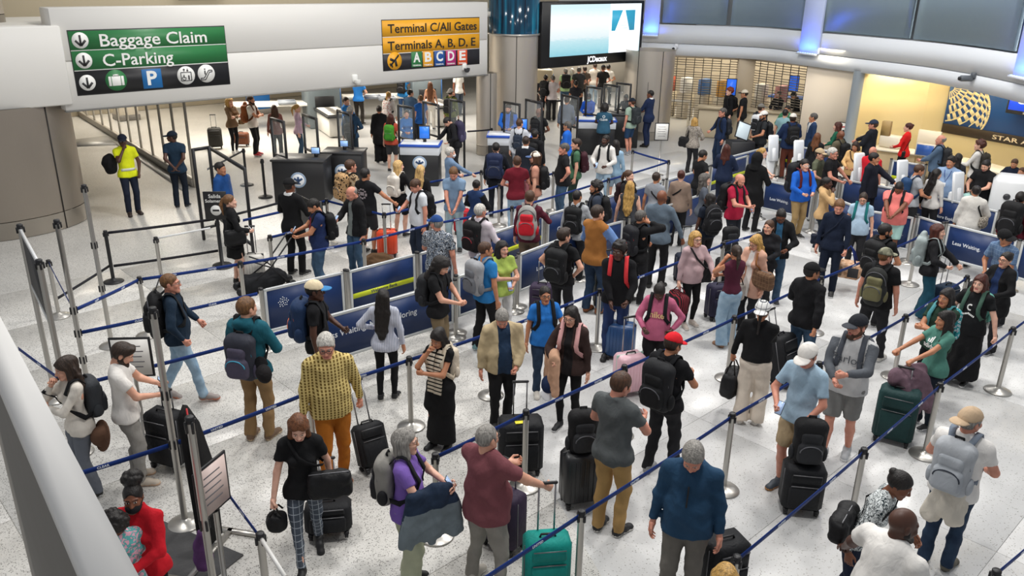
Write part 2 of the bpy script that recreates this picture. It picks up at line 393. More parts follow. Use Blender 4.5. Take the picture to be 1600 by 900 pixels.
# ------------------------------------------------------------------ templates: head, hand, hair, shoe
TPL = {}
EYE = [(-.031, -.083, .004), (.031, -.083, .004)]
def head_tpl(fem, res):
    k = ('head', fem, res)
    if k in TPL: return TPL[k]
    s = SDF((-.1, -.135, -.2), (.1, .125, .135), res); w = .93 if fem else 1.0
    s.ell((0, .012, .03), (.076 * w, .098, .091), 0).ell((0, -.028, -.028), (.062 * w, .07, .08), .03)
    for x in (-1, 1):
        s.rc((x * .05 * w, 0, -.05), (x * .018, -.066, -.098), .022, .017, .03)
        s.ell((x * .042 * w, -.066, -.028), (.022, .024, .024), .02)
        s.ell((x * .078 * w, .014, -.004), (.009, .022, .033), .006)
        s.ell((x * .031, -.1, .004), (.017, .012, .011), .014, op='s')
        s.rc((x * .014, -.09, .024), (x * .05, -.074, .024), .009 if fem else .012, .008, .014)
    s.rc((-.012, -.074, -.1), (.012, -.074, -.1), .02 if fem else .024, .02 if fem else .024, .025)
    s.rc((0, -.09, .012), (0, -.112, -.03), .009, .013, .012)
    for x in (-1, 1): s.ell((x * .012, -.1, -.034), (.009, .011, .009), .008)
    s.rc((-.017, -.09, -.06), (.017, -.09, -.06), .0085, .0085, .008); s.rc((-.014, -.088, -.072), (.014, -.088, -.072), .009, .009, .008)
    s.rc((0, .022, -.06), (0, .034, -.19), .05 * (.86 if fem else 1.04), .056 * (.84 if fem else 1.05), .03)
    for e in EYE: s.ell(e, (.0135, .0125, .0115), .002)
    V, F = s.net(); c = V[F].mean(1); mi = np.zeros(len(F), np.int32)
    for e in EYE:
        d = c - np.array(e); r = np.sqrt((d ** 2).sum(1)); on = (r < .0165) & (d[:, 1] < -.004) & (np.abs(d[:, 2]) < .0085); mi[on] = 2
        mi[on & (np.abs(d[:, 0]) < .0052)] = 3
        br = (np.abs(np.abs(c[:, 0]) - .031) < .019) & (np.abs(c[:, 2] - .027 + .1 * np.abs(np.abs(c[:, 0]) - .026)) < .0034) & (c[:, 1] < -.05); mi[br] = 4
    mi[(np.abs(c[:, 0]) < .026) & (c[:, 2] > -.081) & (c[:, 2] < -.052) & (c[:, 1] < -.088)] = 1
    TPL[k] = (V, F, mi); return TPL[k]
def hand_tpl(pose, res):
    """right... wrist at 0, fingers to -z, palm faces +x (mirrored for the other hand), thumb at -y"""
    k = ('hand', pose, res)
    if k in TPL: return TPL[k]
    s = SDF((-.04, -.1, -.22), (.1, .06, .04), res)
    s.rc((0, 0, .03), (0, 0, -.01), .025, .026, 0, .9).rc((0, .012, -.025), (0, .02, -.075), .019, .017, .02).rc((0, -.014, -.025), (0, -.02, -.078), .02, .018, .02).rc((0, 0, -.02), (0, 0, -.078), .019, .018, .02)
    curl = {'relax': (.25, .45, .4), 'grip': (1.25, 1.5, 1.0), 'phone': (.5, .9, .8), 'flat': (.05, .1, .1)}[pose]
    for i, (y, L) in enumerate(((-.03, .07), (-.01, .079), (.01, .073), (.03, .057))):
        p = np.array([0, y, -.082]); a = 0
        for j, f in enumerate((.45, .32, .27)):
            a += curl[j] * (1 + .08 * i if pose == 'relax' else 1); q = p + L * f * np.array([np.sin(a), y * .6, -np.cos(a)])
            s.rc(p, q, .0088 - .0008 * j - .0007 * (i == 3), .0082 - .0008 * j - .0007 * (i == 3), .002); p = q
    T = {'relax': [(.0, -.026, -.02), (.014, -.05, -.05), (.022, -.055, -.085)], 'grip': [(.0, -.026, -.02), (.03, -.045, -.05), (.05, -.02, -.072)],
         'phone': [(.0, -.026, -.02), (.028, -.052, -.05), (.045, -.045, -.085)], 'flat': [(.0, -.026, -.02), (.006, -.056, -.045), (.008, -.07, -.078)]}[pose]
    s.rc(T[0], T[1], .014, .011, .012).rc(T[1], T[2], .0105, .0085, .003)
    TPL[k] = s.net(); return TPL[k]
def shoe_tpl(kind):
    k = ('shoe', kind)
    if k in TPL: return TPL[k]
    res = .012; s = SDF((-.07, -.21, -.01), (.07, .1, .16), res)
    hi = .11 if kind != 'sandal' else .075
    s.rc((0, .035, .05), (0, -.06, .045), .043, .042, 0).rc((0, -.06, .038), (0, -.14, .028), .042, .03, .03, 1.0).rc((0, .03, .05), (0, .03, hi), .04, .045, .03, clip=[((0, 0, hi), (0, 0, 1))])
    s.ell((0, -.14, .02), (.046, .05, .034), .03); s.ell((0, .03, .03), (.04, .05, .04), .02); s.cut((0, 0, 0), (0, 0, -1))
    V, F = s.net(); c = V[F].mean(1); mi = (c[:, 2] < .026).astype(np.int32)
    V[:, 2] = np.maximum(V[:, 2], 0)
    TPL[k] = mesh_np('shoe', V, F, [None, None], mi); return TPL[k]
FACE = ((0, -.083, .068), (0, -.085, -.085))
def hair_tpl(st, res):
    k = ('hair', st, res)
    if k in TPL: return TPL[k]
    s = SDF((-.24, -.15, -.62 if st in ('long', 'wavy', 'pony', 'longback') else -.28), (.24, .32, .3), res)
    t = {'buzz': .005, 'short': .013, 'side': .018, 'quiff': .018, 'curly': .028, 'afro': .062, 'bob': .02, 'long': .018, 'wavy': .026, 'longback': .016, 'pony': .011, 'bun': .011, 'puff': .008, 'braid': .011, 'fringe': .009, 'mid': .02, 'messy': .024}[st]
    shell = lambda cl, tt=t, k=0: s.ell((0, .014, .032), (.077 + tt, .099 + tt, .091 + tt), k, clip=cl)
    hl = .055 if st in ('bob', 'long', 'wavy', 'longback', 'pony', 'bun', 'puff', 'braid') else .062
    if st == 'fringe':   # bald on top
        shell([((0, -.02, .0), (0, -1, .15)), ((0, 0, .03), (0, -.35, 1)), ((0, .09, -.065), (0, .3, -1))])
    else:
        shell([((0, -.088, hl), (0, -.62, -.78)), ((0, .1, -.075), (0, .55, -1))])      # crown: keep above forehead line
        shell([((0, -.012, 0), (0, -1, .1)), ((0, .05, -.07), (0, .35, -1))], t, .004)         # back and sides
        for x in (-1, 1):
            if st in ('short', 'side', 'quiff', 'curly', 'buzz', 'messy'): s.rc((x * .074, -.022, .03), (x * .076, -.018, -.012), .012, .007, .006)
    if st == 'quiff': s.rc((-.03, -.07, .1), (.035, -.065, .102), .028, .024, .03)
    if st == 'side': s.rc((-.045, -.06, .1), (.05, -.06, .095), .028, .022, .03)
    if st in ('curly', 'afro', 'messy', 'puff', 'wavy'):
        rg = np.random.RandomState(5); n = {'curly': 60, 'afro': 110, 'messy': 40, 'puff': 0, 'wavy': 0}[st]
        for _ in range(n):
            d = rg.normal(size=3); d /= np.linalg.norm(d)
            if d[1] < -.2 and d[2] < .55 or d[2] < -.55: continue
            c = np.array([0, .014, .032]) + d * (np.array([.077, .099, .091]) + t * .85); s.ell(c, np.full(3, .016 + t * .18), .006)
    if st == 'puff':
        rg = np.random.RandomState(4)
        for _ in range(60):
            d = rg.normal(size=3); d /= np.linalg.norm(d); s.ell(np.array([0, .07, .155]) + d * np.array([.075, .065, .055]), np.full(3, .028), .008)
        s.ell((0, .07, .155), (.085, .075, .065), .01)
    if st in ('bob', 'mid'):
        z = -.1 if st == 'bob' else -.13
        for x in (-1, 1):
            s.rc((x * .075, -.005, .03), (x * .085, -.005, z), .03, .036, .02); s.rc((x * .07, .05, .03), (x * .06, .06, z), .04, .05, .02)
        s.rc((0, .08, .0), (0, .075, z), .045, .05, .02)
    if st in ('long', 'wavy'):
        for x in (-1, 1):
            s.rc((x * .072, -.01, .03), (x * .085, -.005, -.12), .026, .034, .02); s.rc((x * .085, -.005, -.12), (x * .1, -.055 if st == 'wavy' else .03, -.28), .034, .026, .02)
            s.rc((x * .07, .05, .0), (x * .075, .085, -.22), .04, .05, .03)
        s.rc((0, .08, .0), (0, .105, -.24), .05, .055, .03, .8); s.rc((0, .105, -.24), (0, .13, -.36), .06, .03, .03, .7)
        if st == 'wavy':
            rg = np.random.RandomState(6)
            for i in range(26): a = rg.uniform(-2.2, 2.2) + 1.57; z = rg.uniform(-.3, 0); s.ell((.1 * np.cos(a), .06 + .07 * np.sin(a) * .8, z), (.024, .024, .034), .012)
    if st == 'longback':
        for x in (-1, 0, 1):
            s.rc((x * .06, .06, .02), (x * .065, .1, -.2), .045, .05, .03); s.rc((x * .065, .1, -.2), (x * .06, .155, -.47), .05, .04, .03, .75); s.rc((x * .06, .155, -.47), (x * .035, .16, -.6), .036, .014, .03, .8)
    if st == 'pony':
        s.ell((0, .115, .05), (.028, .028, .028), .01); s.rc((0, .13, .05), (0, .165, -.06), .024, .034, .01); s.rc((0, .165, -.06), (0, .14, -.25), .034, .012, .01)
    if st == 'braid':
        for i in range(9): s.ell((0, .115 + .004 * i, -.02 - .03 * i), (.024 - .001 * i, .022, .022), .006)
    if st == 'bun': s.ell((0, .105, .07), (.04, .04, .036), .01)
    if st in ('short', 'side', 'quiff', 'curly', 'buzz', 'messy', 'fringe'):
        for x in (-1, 1): s.ell((x * .09, .012, -.012), (.034, .032, .042), .006, op='s')
    # face stays free
    if st in ('bob', 'long', 'wavy', 'longback', 'mid', 'pony', 'bun', 'puff', 'braid'): s.ell((0, -.09, -.03), (.058, .085, .1), .012, op='s')
    else: s.ell((0, -.1, -.035), (.07, .08, .1), .008, op='s')
    V, F = s.net()
    amp = {'messy': .004, 'curly': .003, 'wavy': .009, 'long': .007, 'longback': .006, 'bob': .006, 'mid': .007}.get(st, .0028)
    V = fold(V, F, amp, 3, .3)
    TPL[k] = mesh_np('hair', V, F, [None]); return TPL[k]
def beard_tpl(full):
    k = ('beard', full)
    if k in TPL: return TPL[k]
    s = SDF((-.1, -.14, -.17), (.1, .06, .03), .007); t = .009 if full else .004
    for x in (-1, 1):
        s.rc((x * .052, 0, -.05), (x * .02, -.068, -.1), .024 + t, .02 + t, .02); s.rc((x * .072, -.008, -.01), (x * .06, -.012, -.05), .008, .018 + t, .01)
        s.rc((0, -.098, -.05), (x * .03, -.082, -.066), .007, .007, .006)
    s.rc((-.012, -.076, -.104), (.012, -.076, -.104), .025 + t, .025 + t, .02)
    s.ell((0, -.095, -.066), (.02, .03, .011), .004, op='s'); s.ell((0, -.02, -.03), (.06, .06, .07), 0, op='s')
    V, F = s.net(); TPL[k] = mesh_np('beard', fold(V, F, .0012, 2), F, [None]); return TPL[k]
def cap_tpl(kind):
    k = ('cap', kind)
    if k in TPL: return TPL[k]
    if kind in ('cap', 'bcap'):
        s = SDF((-.12, -.23, -.02), (.12, .14, .17), .009)
        s.ell((0, .012, .035), (.094, .115, .11), 0, clip=[((0, 0, .045), (0, .12, -1))]); s.ell((0, .012, .145), (.008, .008, .008), .004)
        V, F = s.net(); M = np.zeros(len(F), np.int32)
        b = SDF((-.1, -.25, -.03), (.1, .0, .1), .008); b.ell((0, -.1, .04), (.082, .1, .012), 0, clip=[((0, -.07, 0), (0, 1, 0))])
        W, G = b.net(); W[:, 2] -= 2.2 * W[:, 0] ** 2 + .12 * np.maximum(0, -.1 - W[:, 1])
        F = np.concatenate([F, G + len(V)]); V = np.concatenate([V, W]); M = np.concatenate([M, np.ones(len(G), np.int32)])
        if kind == 'bcap': V = V * np.array([-1, -1, 1]); V[:, 1] += .024
        TPL[k] = mesh_np('cap', V, F, [None, None], M)
    elif kind == 'hood':
        s = SDF((-.15, -.15, -.25), (.15, .2, .2), .011)
        s.ell((0, .02, .035), (.105, .125, .125), 0); s.rc((0, .03, -.02), (0, .05, -.2), .105, .13, .05, .9); s.ell((0, -.13, -.02), (.075, .11, .11), .02, op='s'); s.ell((0, -.02, .0), (.085, .1, .11), .01, op='s'); s.cut((0, 0, -.2), (0, 0, -1))
        V, F = s.net(); TPL[k] = mesh_np('hood', fold(V, F, .004, 1), F, [None, None], np.zeros(len(F)))
    elif kind == 'mask':
        s = SDF((-.1, -.15, -.15), (.1, .05, .02), .007); s.ell((0, -.045, -.058), (.066, .078, .056), 0); s.ell((0, -.02, -.05), (.06, .075, .2), 0, op='s'); s.cut((0, 0, -.012), (0, -.2, 1))
        for x in (-1, 1): s.rc((x * .064, -.04, -.035), (x * .082, .02, -.02), .005, .004, .004)
        V, F = s.net(); TPL[k] = mesh_np('face_mask', V, F, [None, None], np.zeros(len(F)))
    elif kind == 'hat':
        s = SDF((-.2, -.2, .0), (.2, .2, .2), .01); s.ell((0, 0, .05), (.1, .12, .11), 0, clip=[((0, 0, .04), (0, 0, -1))]); s.ell((0, 0, .045), (.18, .19, .012), .02)
        V, F = s.net(); TPL[k] = mesh_np('hat', V, F, [None, None], np.zeros(len(F)))
    return TPL[k]
def glasses_tpl():
    if 'gl' in TPL: return TPL['gl']
    b = MB()
    for x in (-1, 1):
        a = np.linspace(0, 2 * np.pi, 15); b.tube(np.stack([x * .031 + .024 * np.cos(a), -.108 + .004 * np.abs(np.cos(a)), .002 + .018 * np.sin(a)], 1), .0028, 5, False)
        b.tube([(x * .055, -.103, .006), (x * .075, -.06, .008), (x * .08, .01, .004)], .0026, 5)
    b.tube([(-.008, -.11, .006), (.008, -.11, .006)], .0026, 5)
    TPL['gl'] = b.mesh('glasses', [None], True); return TPL['gl']

# ------------------------------------------------------------------ the figure
ARM = {  # wrist target (out, y, z), elbow hint (out, y, z), hand pose, palm
 'down': ((.26, -.03, .84), (.35, .6, 0), 'relax', 'in'), 'phone': ((.09, -.33, 1.15), (.8, .3, -.6), 'phone', 'up'), 'two': ((.05, -.31, 1.08), (.9, .3, -.5), 'phone', 'up'),
 'fold': ((-.09, -.235, 1.17), (1, -.1, -.5), 'grip', 'in'), 'pull': ((.27, .3, .86), (.2, 1, .1), 'grip', 'in'), 'push': ((.2, -.3, .98), (.6, .8, -.3), 'grip', 'down'),
 'ear': ((.12, -.09, 1.54), (1, -.3, -.7), 'phone', 'in'), 'chin': ((.06, -.17, 1.45), (.6, -.3, -1), 'grip', 'in'), 'strap': ((.13, -.2, 1.28), (1, .1, -.8), 'grip', 'in'),
 'hip': ((.19, -.04, 1.0), (1, .4, 0), 'grip', 'in'), 'pocket': ((.225, -.06, .93), (.6, .8, 0), 'relax', 'in'), 'reach': ((.17, -.5, 1.1), (.8, .2, -.6), 'grip', 'down'),
 'out': ((.5, -.2, 1.0), (.4, .6, -.4), 'grip', 'down'), 'behind': ((.03, .2, .98), (1, .5, .1), 'relax', 'in'), 'front': ((.06, -.25, .93), (.8, .5, -.2), 'relax', 'in'),
 'bag': ((.29, -.12, .88), (.4, .8, 0), 'grip', 'in'), 'gest': ((.16, -.36, 1.18), (.8, .2, -.7), 'relax', 'in'), 'hold': ((.14, -.26, 1.06), (.8, .4, -.5), 'grip', 'up'), 'carry': ((.1, -.27, 1.0), (.9, .4, -.3), 'grip', 'up'),
}
def ik(S, T, l1, l2, hint):
    S = np.array(S, float); T = np.array(T, float); d = T - S; L = np.linalg.norm(d); u = d / L
    if L > (l1 + l2) * .995: L = (l1 + l2) * .995; T = S + u * L
    a = (l1 * l1 - l2 * l2 + L * L) / (2 * L); hgt = math.sqrt(max(l1 * l1 - a * a, 0))
    hint = np.array(hint, float); hint = hint - u * (hint @ u); hint /= np.linalg.norm(hint) + 1e-9
    return S + u * a + hint * hgt, T
def sstep(x, a, b): t = np.clip((x - a) / (b - a), 0, 1); return t * t * (3 - 2 * t)
def basis(zdir, xh):
    z = np.array(zdir, float); z /= np.linalg.norm(z); x = np.array(xh, float); x = x - z * (x @ z); x /= np.linalg.norm(x) + 1e-9
    return np.stack([x, np.cross(z, x), z], 1)

NPERS = [0]
class Person: pass
def person(loc, a, h, label, top=('tee', '#222222'), leg=('pants', '#222222'), hair=('short', 'dk'), skin='l', arms=('down', 'down'), fem=False, fat=0.0, bow=0.0, turn=0.0, lean=0.0, stance='stand',
           shoe=('#202020', '#d8d8d8'), cap=None, glasses=None, beard=None, mask=None, group=None, res=None, feet=None, tilt=0.0, bust=None, slim=1.0):
    """loc: ground point; a: facing in degrees (0 looks to -y, 90 to +x, 180 to +y); arms: (right, left)"""
    NPERS[0] += 1; seed = NPERS[0]; K = h / 1.75
    dist = math.hypot(loc[0] - CAMP[0], loc[1] - CAMP[1])
    res = res or (.0165 if dist < 9.5 else .02 if dist < 15 else .026 if dist < 21 else .031)
    hres = .0062 if dist < 14 else .0085 if dist < 20 else .011
    P = Person(); P.h = h; P.K = K; P.dist = dist
    root = empty('person', (loc[0], loc[1], 0), math.radians(a), label, 'person', group); P.root = root
    W = .9 if fem else 1.0; W *= slim
    shx = .165 * W + .03 * fat; shz = 1.415; hipx = .088
    # joints
    HN = {-1: None, 1: None}; A = {}
    for i, s in ((0, -1), (1, 1)):
        t = arms[i]; hp = None
        if isinstance(t, str): tg, hint, hp, palm = ARM[t]
        else: tg, hint, hp, palm = (t + ((.8, .4, -.4), 'grip', 'in'))[:4] if isinstance(t[0], tuple) else (t, (.8, .4, -.4), 'grip', 'in')
        T = np.array([s * (tg[0] + (.05 * fat if tg[0] > .15 else 0)), tg[1] - (.07 * fat if tg[1] < -.15 else 0), tg[2]]); S = np.array([s * (shx + .01), .0, shz - .01])
        E, T = ik(S, T, .285, .255, (s * hint[0], hint[1], hint[2])); A[s] = (S, E, T, hp, palm)
    L = {}
    for s in (-1, 1):
        hp_ = np.array([s * hipx, 0, .9])
        if stance == 'walk': ft = np.array([s * .08, -.22 if s < 0 else .26, .09 if s < 0 else .13])
        elif stance == 'walk2': ft = np.array([s * .08, -.22 if s > 0 else .26, .09 if s > 0 else .13])
        elif stance == 'step': ft = np.array([s * .1, -.12 if s < 0 else .1, .09])
        elif stance == 'wide': ft = np.array([s * .2, -.03 * s, .09])
        else: ft = np.array([s * .1, .03 * s, .09])
        kn, ft = ik(hp_, ft, .413, .408, (s * .12, -1, 0)); L[s] = (hp_, kn, ft)
    kind, tc = top[0], top[1]; lkind, lc = leg[0], leg[1]
    bust = fem if bust is None else bust
    longs = kind in ('long', 'jacket', 'hoodie', 'suit', 'shirt', 'vestl', 'raglan', 'coat', 'cardigan')
    slv = {'tee': .58, 'polo': .58, 'tank': -1, 'vest': -1, 'dress': .35, 'half': .72}.get(kind, 2.0)
    loose = {'hoodie': .016, 'jacket': .02, 'suit': .016, 'coat': .022, 'shirt': .01, 'long': .007, 'tee': .009, 'polo': .009, 'vestl': .018, 'cardigan': .018}.get(kind, .008)
    def torso(S, g, z0=.84, arms_to=2.0, kk=.05):
        """trunk; g grows the radii"""
        ds = .66
        if bust: ch, wa, hp_ = .142, .118, .16
        elif fem: ch, wa, hp_ = .138, .118, .155
        else: ch, wa, hp_ = .156, .143, .152
        ch *= slim; wa *= slim; hp_ *= slim ** .5
        wa += .055 * fat; hp_ += .035 * fat; ch += .02 * fat; D = ds + .16 * fat
        lo = [((0, 0, z0), (0, 0, -1))]
        S.rc((0, .005, 1.33), (0, -.005, 1.1), ch + g, wa + g, .0, D, clip=lo)
        S.rc((0, -.005, 1.1), (0, .008, .93), wa + g, hp_ + g, .04, D + .04, clip=lo)
        S.rc((0, .008, .95), (0, .008, z0 - .1), hp_ + g, hp_ + g * 1.2, .03, D + .06, clip=lo)
        if z0 < .93 and g > 0:
            for x in (-1, 1): S.rc(L[x][0], L[x][0] + (L[x][1] - L[x][0]) * .6, .111 + g + .022 * fat, .111 + g + .02 * fat, .05, 1.0, clip=lo)
            S.ell((0, .06, .9), (.15 + g, .09 + g, .1), .05, clip=lo)
        if fat > .25 and g > 0: S.ell((0, -.018 - .045 * fat, 1.05), (.145 + .05 * fat + g, .088 + .055 * fat + g, .18), .09, clip=lo)
        if bust:
            for x in (-1, 1): S.ell((x * .068, -.085, 1.26), (.062 + g * .7, .052 + g * .5, .06), .05)
        for x in (-1, 1):
            S.rc((x * .03, .022, 1.475), (x * (shx - .01), .01, shz - .005), .042 + g, .05 + g, .05)
            S.rc((x * .06, .03, 1.37), (x * .1, .02, 1.3), .09 * W + g * .5, .08 * W, .05, .75)
            if arms_to > 0:
                s, e, w, _, _ = A[x]; f = .012 * fat
                if arms_to < 1:
                    q = s + (e - s) * arms_to; S.rc(s, e, .052 * W + g + f, .046 * W + g + f + .004, kk, clip=[(q, e - s)])
                else:
                    S.rc(s, e, .05 * W + g + f, .042 * W + g + f, kk)
                    if arms_to > 1: q = w + (e - w) * .06; S.rc(e, w, .042 * W + g + f, .03 + g * .8, .012, clip=[(q, w - e)])
    lo = (-.62, -.66, 0); hi = (.62, .5, 1.6)
    allp = np.array([p for s in A for p in A[s][:3]] + [p for s in L for p in L[s]]); lo = np.minimum(allp.min(0) - .2, (-.26, -.28, 0)); hi = np.maximum(allp.max(0) + .2, (.26, .26, 1.56))
    lo[2] = 0; 
    # --- skin body (one surface)
    B = SDF(lo, (hi[0], hi[1], max(1.56, hi[2])), res)
    torso(B, -.03, .84, -1)
    thin = lambda bare: 1.0 if bare else .8
    for s in (-1, 1):
        S_, E_, T_, hp, palm = A[s]; ba = slv < 1; bf = slv < 1.5
        B.rc(S_, E_, .046 * W * (1.08 if slv <= 0 else thin(ba)) + .01 * fat, .041 * W * thin(ba) + .006 * fat, .04); B.rc(E_, T_, .042 * W * thin(bf) + .004 * fat, .027, .015)
        H_, K_, F_ = L[s]; bl = lkind in ('shorts', 'skirt')
        B.rc(H_, K_, .078 * (1 if bl else .85), .053 * (1 if bl else .75), .03); B.rc(K_, K_ * .62 + F_ * .38 + np.array([0, .012, 0]), .05 * (1 if bl else .75), .054 * (1 if bl else .7), .02); B.rc(K_ * .62 + F_ * .38 + np.array([0, .012, 0]), F_, .054 * (1 if bl else .7), .034, .02)
    B.rc((0, .02, 1.4), (0, .0, 1.53), .06, .05 * W, .03)
    V, F = B.net(); mi = np.zeros(len(F), np.int32)
    # --- head
    hx = head_tpl(fem, hres); pv = np.array([0, .02, 1.5])
    bb, tt, ti = math.radians(bow), math.radians(turn), math.radians(tilt)
    Rx = np.array([[1, 0, 0], [0, math.cos(bb), -math.sin(bb)], [0, math.sin(bb), math.cos(bb)]])
    Rz = np.array([[math.cos(tt), -math.sin(tt), 0], [math.sin(tt), math.cos(tt), 0], [0, 0, 1]])
    Ry = np.array([[math.cos(ti), 0, math.sin(ti)], [0, 1, 0], [-math.sin(ti), 0, math.cos(ti)]])
    HR = Rz @ Rx @ Ry; off = np.array([0, -.022, .112]); HC = pv + HR @ off
    hv = hx[0] @ HR.T; wgt = sstep(hx[0][:, 2], -.15, -.07)[:, None]; hv = (hv + HC) * wgt + (hx[0] + pv + off) * (1 - wgt)
    Vs = [V, hv]; Fs = [F, hx[1] + len(V)]; Ms = [mi, hx[2]]; n = len(V) + len(hv)
    # --- hands
    P.hand = {}
    for s in (-1, 1):
        S_, E_, T_, hp, palm = A[s]; fd = T_ - E_; fd /= np.linalg.norm(fd)
        hv_, hf = hand_tpl(hp, .0052 if dist < 11 else .0075 if dist < 17 else .011)
        pal = {'in': (-s, -.15, 0), 'up': (-s * .2, .35, 1), 'down': (0, 0, -1)}[palm]
        Rm = basis(-fd, pal); M = np.array([1, -1 if (palm == 'down') else 1, 1])
        v = hv_.copy()
        th = Rm[:, 1]   # +y of the hand frame; the thumb is at -y: it should point forward/inward
        want = np.array([0, -1, .3]) if palm == 'in' else np.array([s * 1.0, 0, .2]) if palm == 'up' else np.array([-s, 0, 0.])
        if (-th) @ want < 0: v[:, 1] *= -1; hf = hf[:, ::-1]
        v = v @ Rm.T + T_ + fd * .004; Vs.append(v); Fs.append(hf + n); Ms.append(np.zeros(len(hf), np.int32)); n += len(v)
        P.hand[s] = (T_ + fd * .085 + Rm[:, 0] * .03, Rm, fd)
    # --- deform: lean and scale
    la = math.radians(lean)
    def dfm(v):
        v = np.array(v, float)
        one = v.ndim == 1; v = np.atleast_2d(v).copy()
        if lean:
            t = la * sstep(v[:, 2], .86, 1.12); z = v[:, 2] - .92; y = v[:, 1].copy()
            v[:, 1] = np.where(t > 0, y * np.cos(t) - z * np.sin(t), y); v[:, 2] = np.where(t > 0, .92 + z * np.cos(t) + y * np.sin(t), v[:, 2])
        v = v * K; return v[0] if one else v
    P.dfm = dfm
    if lean: HR2 = np.array([[1, 0, 0], [0, math.cos(la), -math.sin(la)], [0, math.sin(la), math.cos(la)]]); HRW = HR2 @ HR
    else: HRW = HR
    P.HC = dfm(HC); P.HR = HRW
    sm = skinm(skin); brow = hairm(hair[1]) if hair[1] not in ('w',) else hairm('gr')
    me = mesh_np('body', dfm(np.concatenate(Vs)), np.concatenate(Fs), [sm, lipm(skin), plain('#cfc8c0', .3), plain('#1c120e', .2), brow], np.concatenate(Ms))
    link('body', me, root)
    # --- trousers / skirt
    if lkind in ('pants', 'shorts', 'wide', 'leggings', 'slim'):
        g = {'pants': .016, 'shorts': .024, 'wide': .024, 'leggings': .002, 'slim': .009}[lkind]; S = SDF(np.minimum(lo, (-.3, -.3, 0)), np.array([max(hi[0], .3), hi[1], 1.08]), res)
        hpw = (.15 if fem else .145) + .03 * fat
        S.rc((0, .006, .98), (0, .01, .92), hpw - .012 + .02 * fat, hpw + .002, 0, .7 + .13 * fat, clip=[((0, 0, 1.0), (0, 0, 1))])
        for s in (-1, 1):
            H_, K_, F_ = L[s]
            S.ell((s * .07, .06, .9), (.085, .075, .09), .04)
            th = .084 + g + .02 * fat
            if lkind == 'shorts': q = H_ + (K_ - H_) * .93; S.rc(H_, K_ + (K_ - H_) * .2, th, .074 + .01 * fat, .02, clip=[(q, K_ - H_)])
            else:
                cr = {'pants': .062, 'wide': .088, 'leggings': .05, 'slim': .05}[lkind]; an = {'pants': .062, 'wide': .1, 'leggings': .036, 'slim': .045}[lkind]
                S.rc(H_, K_, th, cr + .004 + .01 * fat, .02); S.rc(K_, K_ * .6 + F_ * .4 + np.array([0, .01, 0]), cr + .004, cr + (.003 if lkind != 'wide' else .008), .02)
                q = F_ + (F_ - K_) / np.linalg.norm(F_ - K_) * (.035 if lkind in ('pants', 'wide') else .0); S.rc(K_ * .6 + F_ * .4 + np.array([0, .01, 0]), F_ + (F_ - K_) * .15, cr + .003, an, .02, clip=[(q, F_ - K_)])
        v, f = S.net(); v = fold(v, f, .0075 if lkind != 'leggings' and res < .022 else .0025, seed, .5); v[:, 2] = np.maximum(v[:, 2], .012)
        if kind not in ('dress',) and not (len(top) > 3 and top[3] == 'in'): v[:, 2] = np.minimum(v[:, 2], .95)
        link({'shorts': 'shorts', 'leggings': 'leggings'}.get(lkind, 'trousers'), mesh_np('trousers', dfm(v), f, [lc if not isinstance(lc, str) else cloth(lc)]), root)
    elif lkind in ('skirt', 'longskirt'):
        zb = .56 if lkind == 'skirt' else .12; S = SDF((-.4, -.35, 0), (.4, .35, 1.08), res)
        S.rc((0, .0, .98), (0, .0, zb - .05), .152 + .05 * fat, (.2 if lkind == 'skirt' else .25) + .04 * fat, 0, .8, clip=[((0, 0, 1.0), (0, 0, 1)), ((0, 0, zb), (0, 0, -1))]); v, f = S.net(); v = fold(v, f, .009, seed, .15)
        link('skirt', mesh_np('skirt', dfm(v), f, [lc if not isinstance(lc, str) else cloth(lc)]), root)
    # --- top
    z0 = {'suit': .78, 'coat': .6, 'dress': .12, 'tank': .92, 'polo': .86, 'cardigan': .7}.get(kind, .85)
    if len(top) > 3 and top[3] == 'in': z0 = .955
    S = SDF(np.minimum(lo, (-.36, -.32, 0)) if kind != 'dress' else (-.5, -.5, 0), (max(hi[0], .36) + .05, max(hi[1], .34), hi[2] if hi[2] > 1.56 else 1.6), res)
    torso(S, loose, z0, slv, .045)
    if kind == 'dress': S.rc((0, 0, 1.0), (0, 0, .06), .145, .22, .04, .78, clip=[((0, 0, z0), (0, 0, -1))])
    if kind == 'coat': S.rc((0, 0, .95), (0, 0, .55), .17, .19, .04, .78, clip=[((0, 0, z0), (0, 0, -1))])
    if kind == 'vestl' or kind == 'vest': pass
    if kind in ('tee', 'tank', 'dress', 'vest', 'half', 'raglan', 'long', 'cardigan'): S.ell((0, -.02, 1.54), (.062 * W, .075, .07 if kind != 'tank' else .1), .012, op='s')
    if kind == 'tank' or kind == 'vest': pass
    if kind in ('hoodie',):
        S.ell((0, .085, 1.46), (.13, .06, .07), .03); S.ell((0, -.02, 1.56), (.062, .075, .09), .015, op='s')
    if kind in ('polo', 'shirt', 'jacket', 'suit', 'coat', 'vestl'):
        for x in (-1, 1): S.rc((x * .05, .045, 1.5), (x * .055, -.045, 1.462), .022, .016, .012)
        S.rc((-.05, .06, 1.503), (.05, .06, 1.503), .024, .024, .015); S.rc((0, .015, 1.44), (0, -.012, 1.6), .052, .054, .012, op='s')
    v, f = S.net(); inner = top[2] if len(top) > 2 and top[2] is not None else None
    bz = None
    if inner is not None and kind in ('jacket', 'coat', 'cardigan', 'hoodie'): bz = .05 + .045 * fat + .05 * np.clip(1.3 - v[:, 2], 0, .3)
    elif inner is not None and kind == 'suit': bz = np.maximum(0, (v[:, 2] - 1.16) * .28)
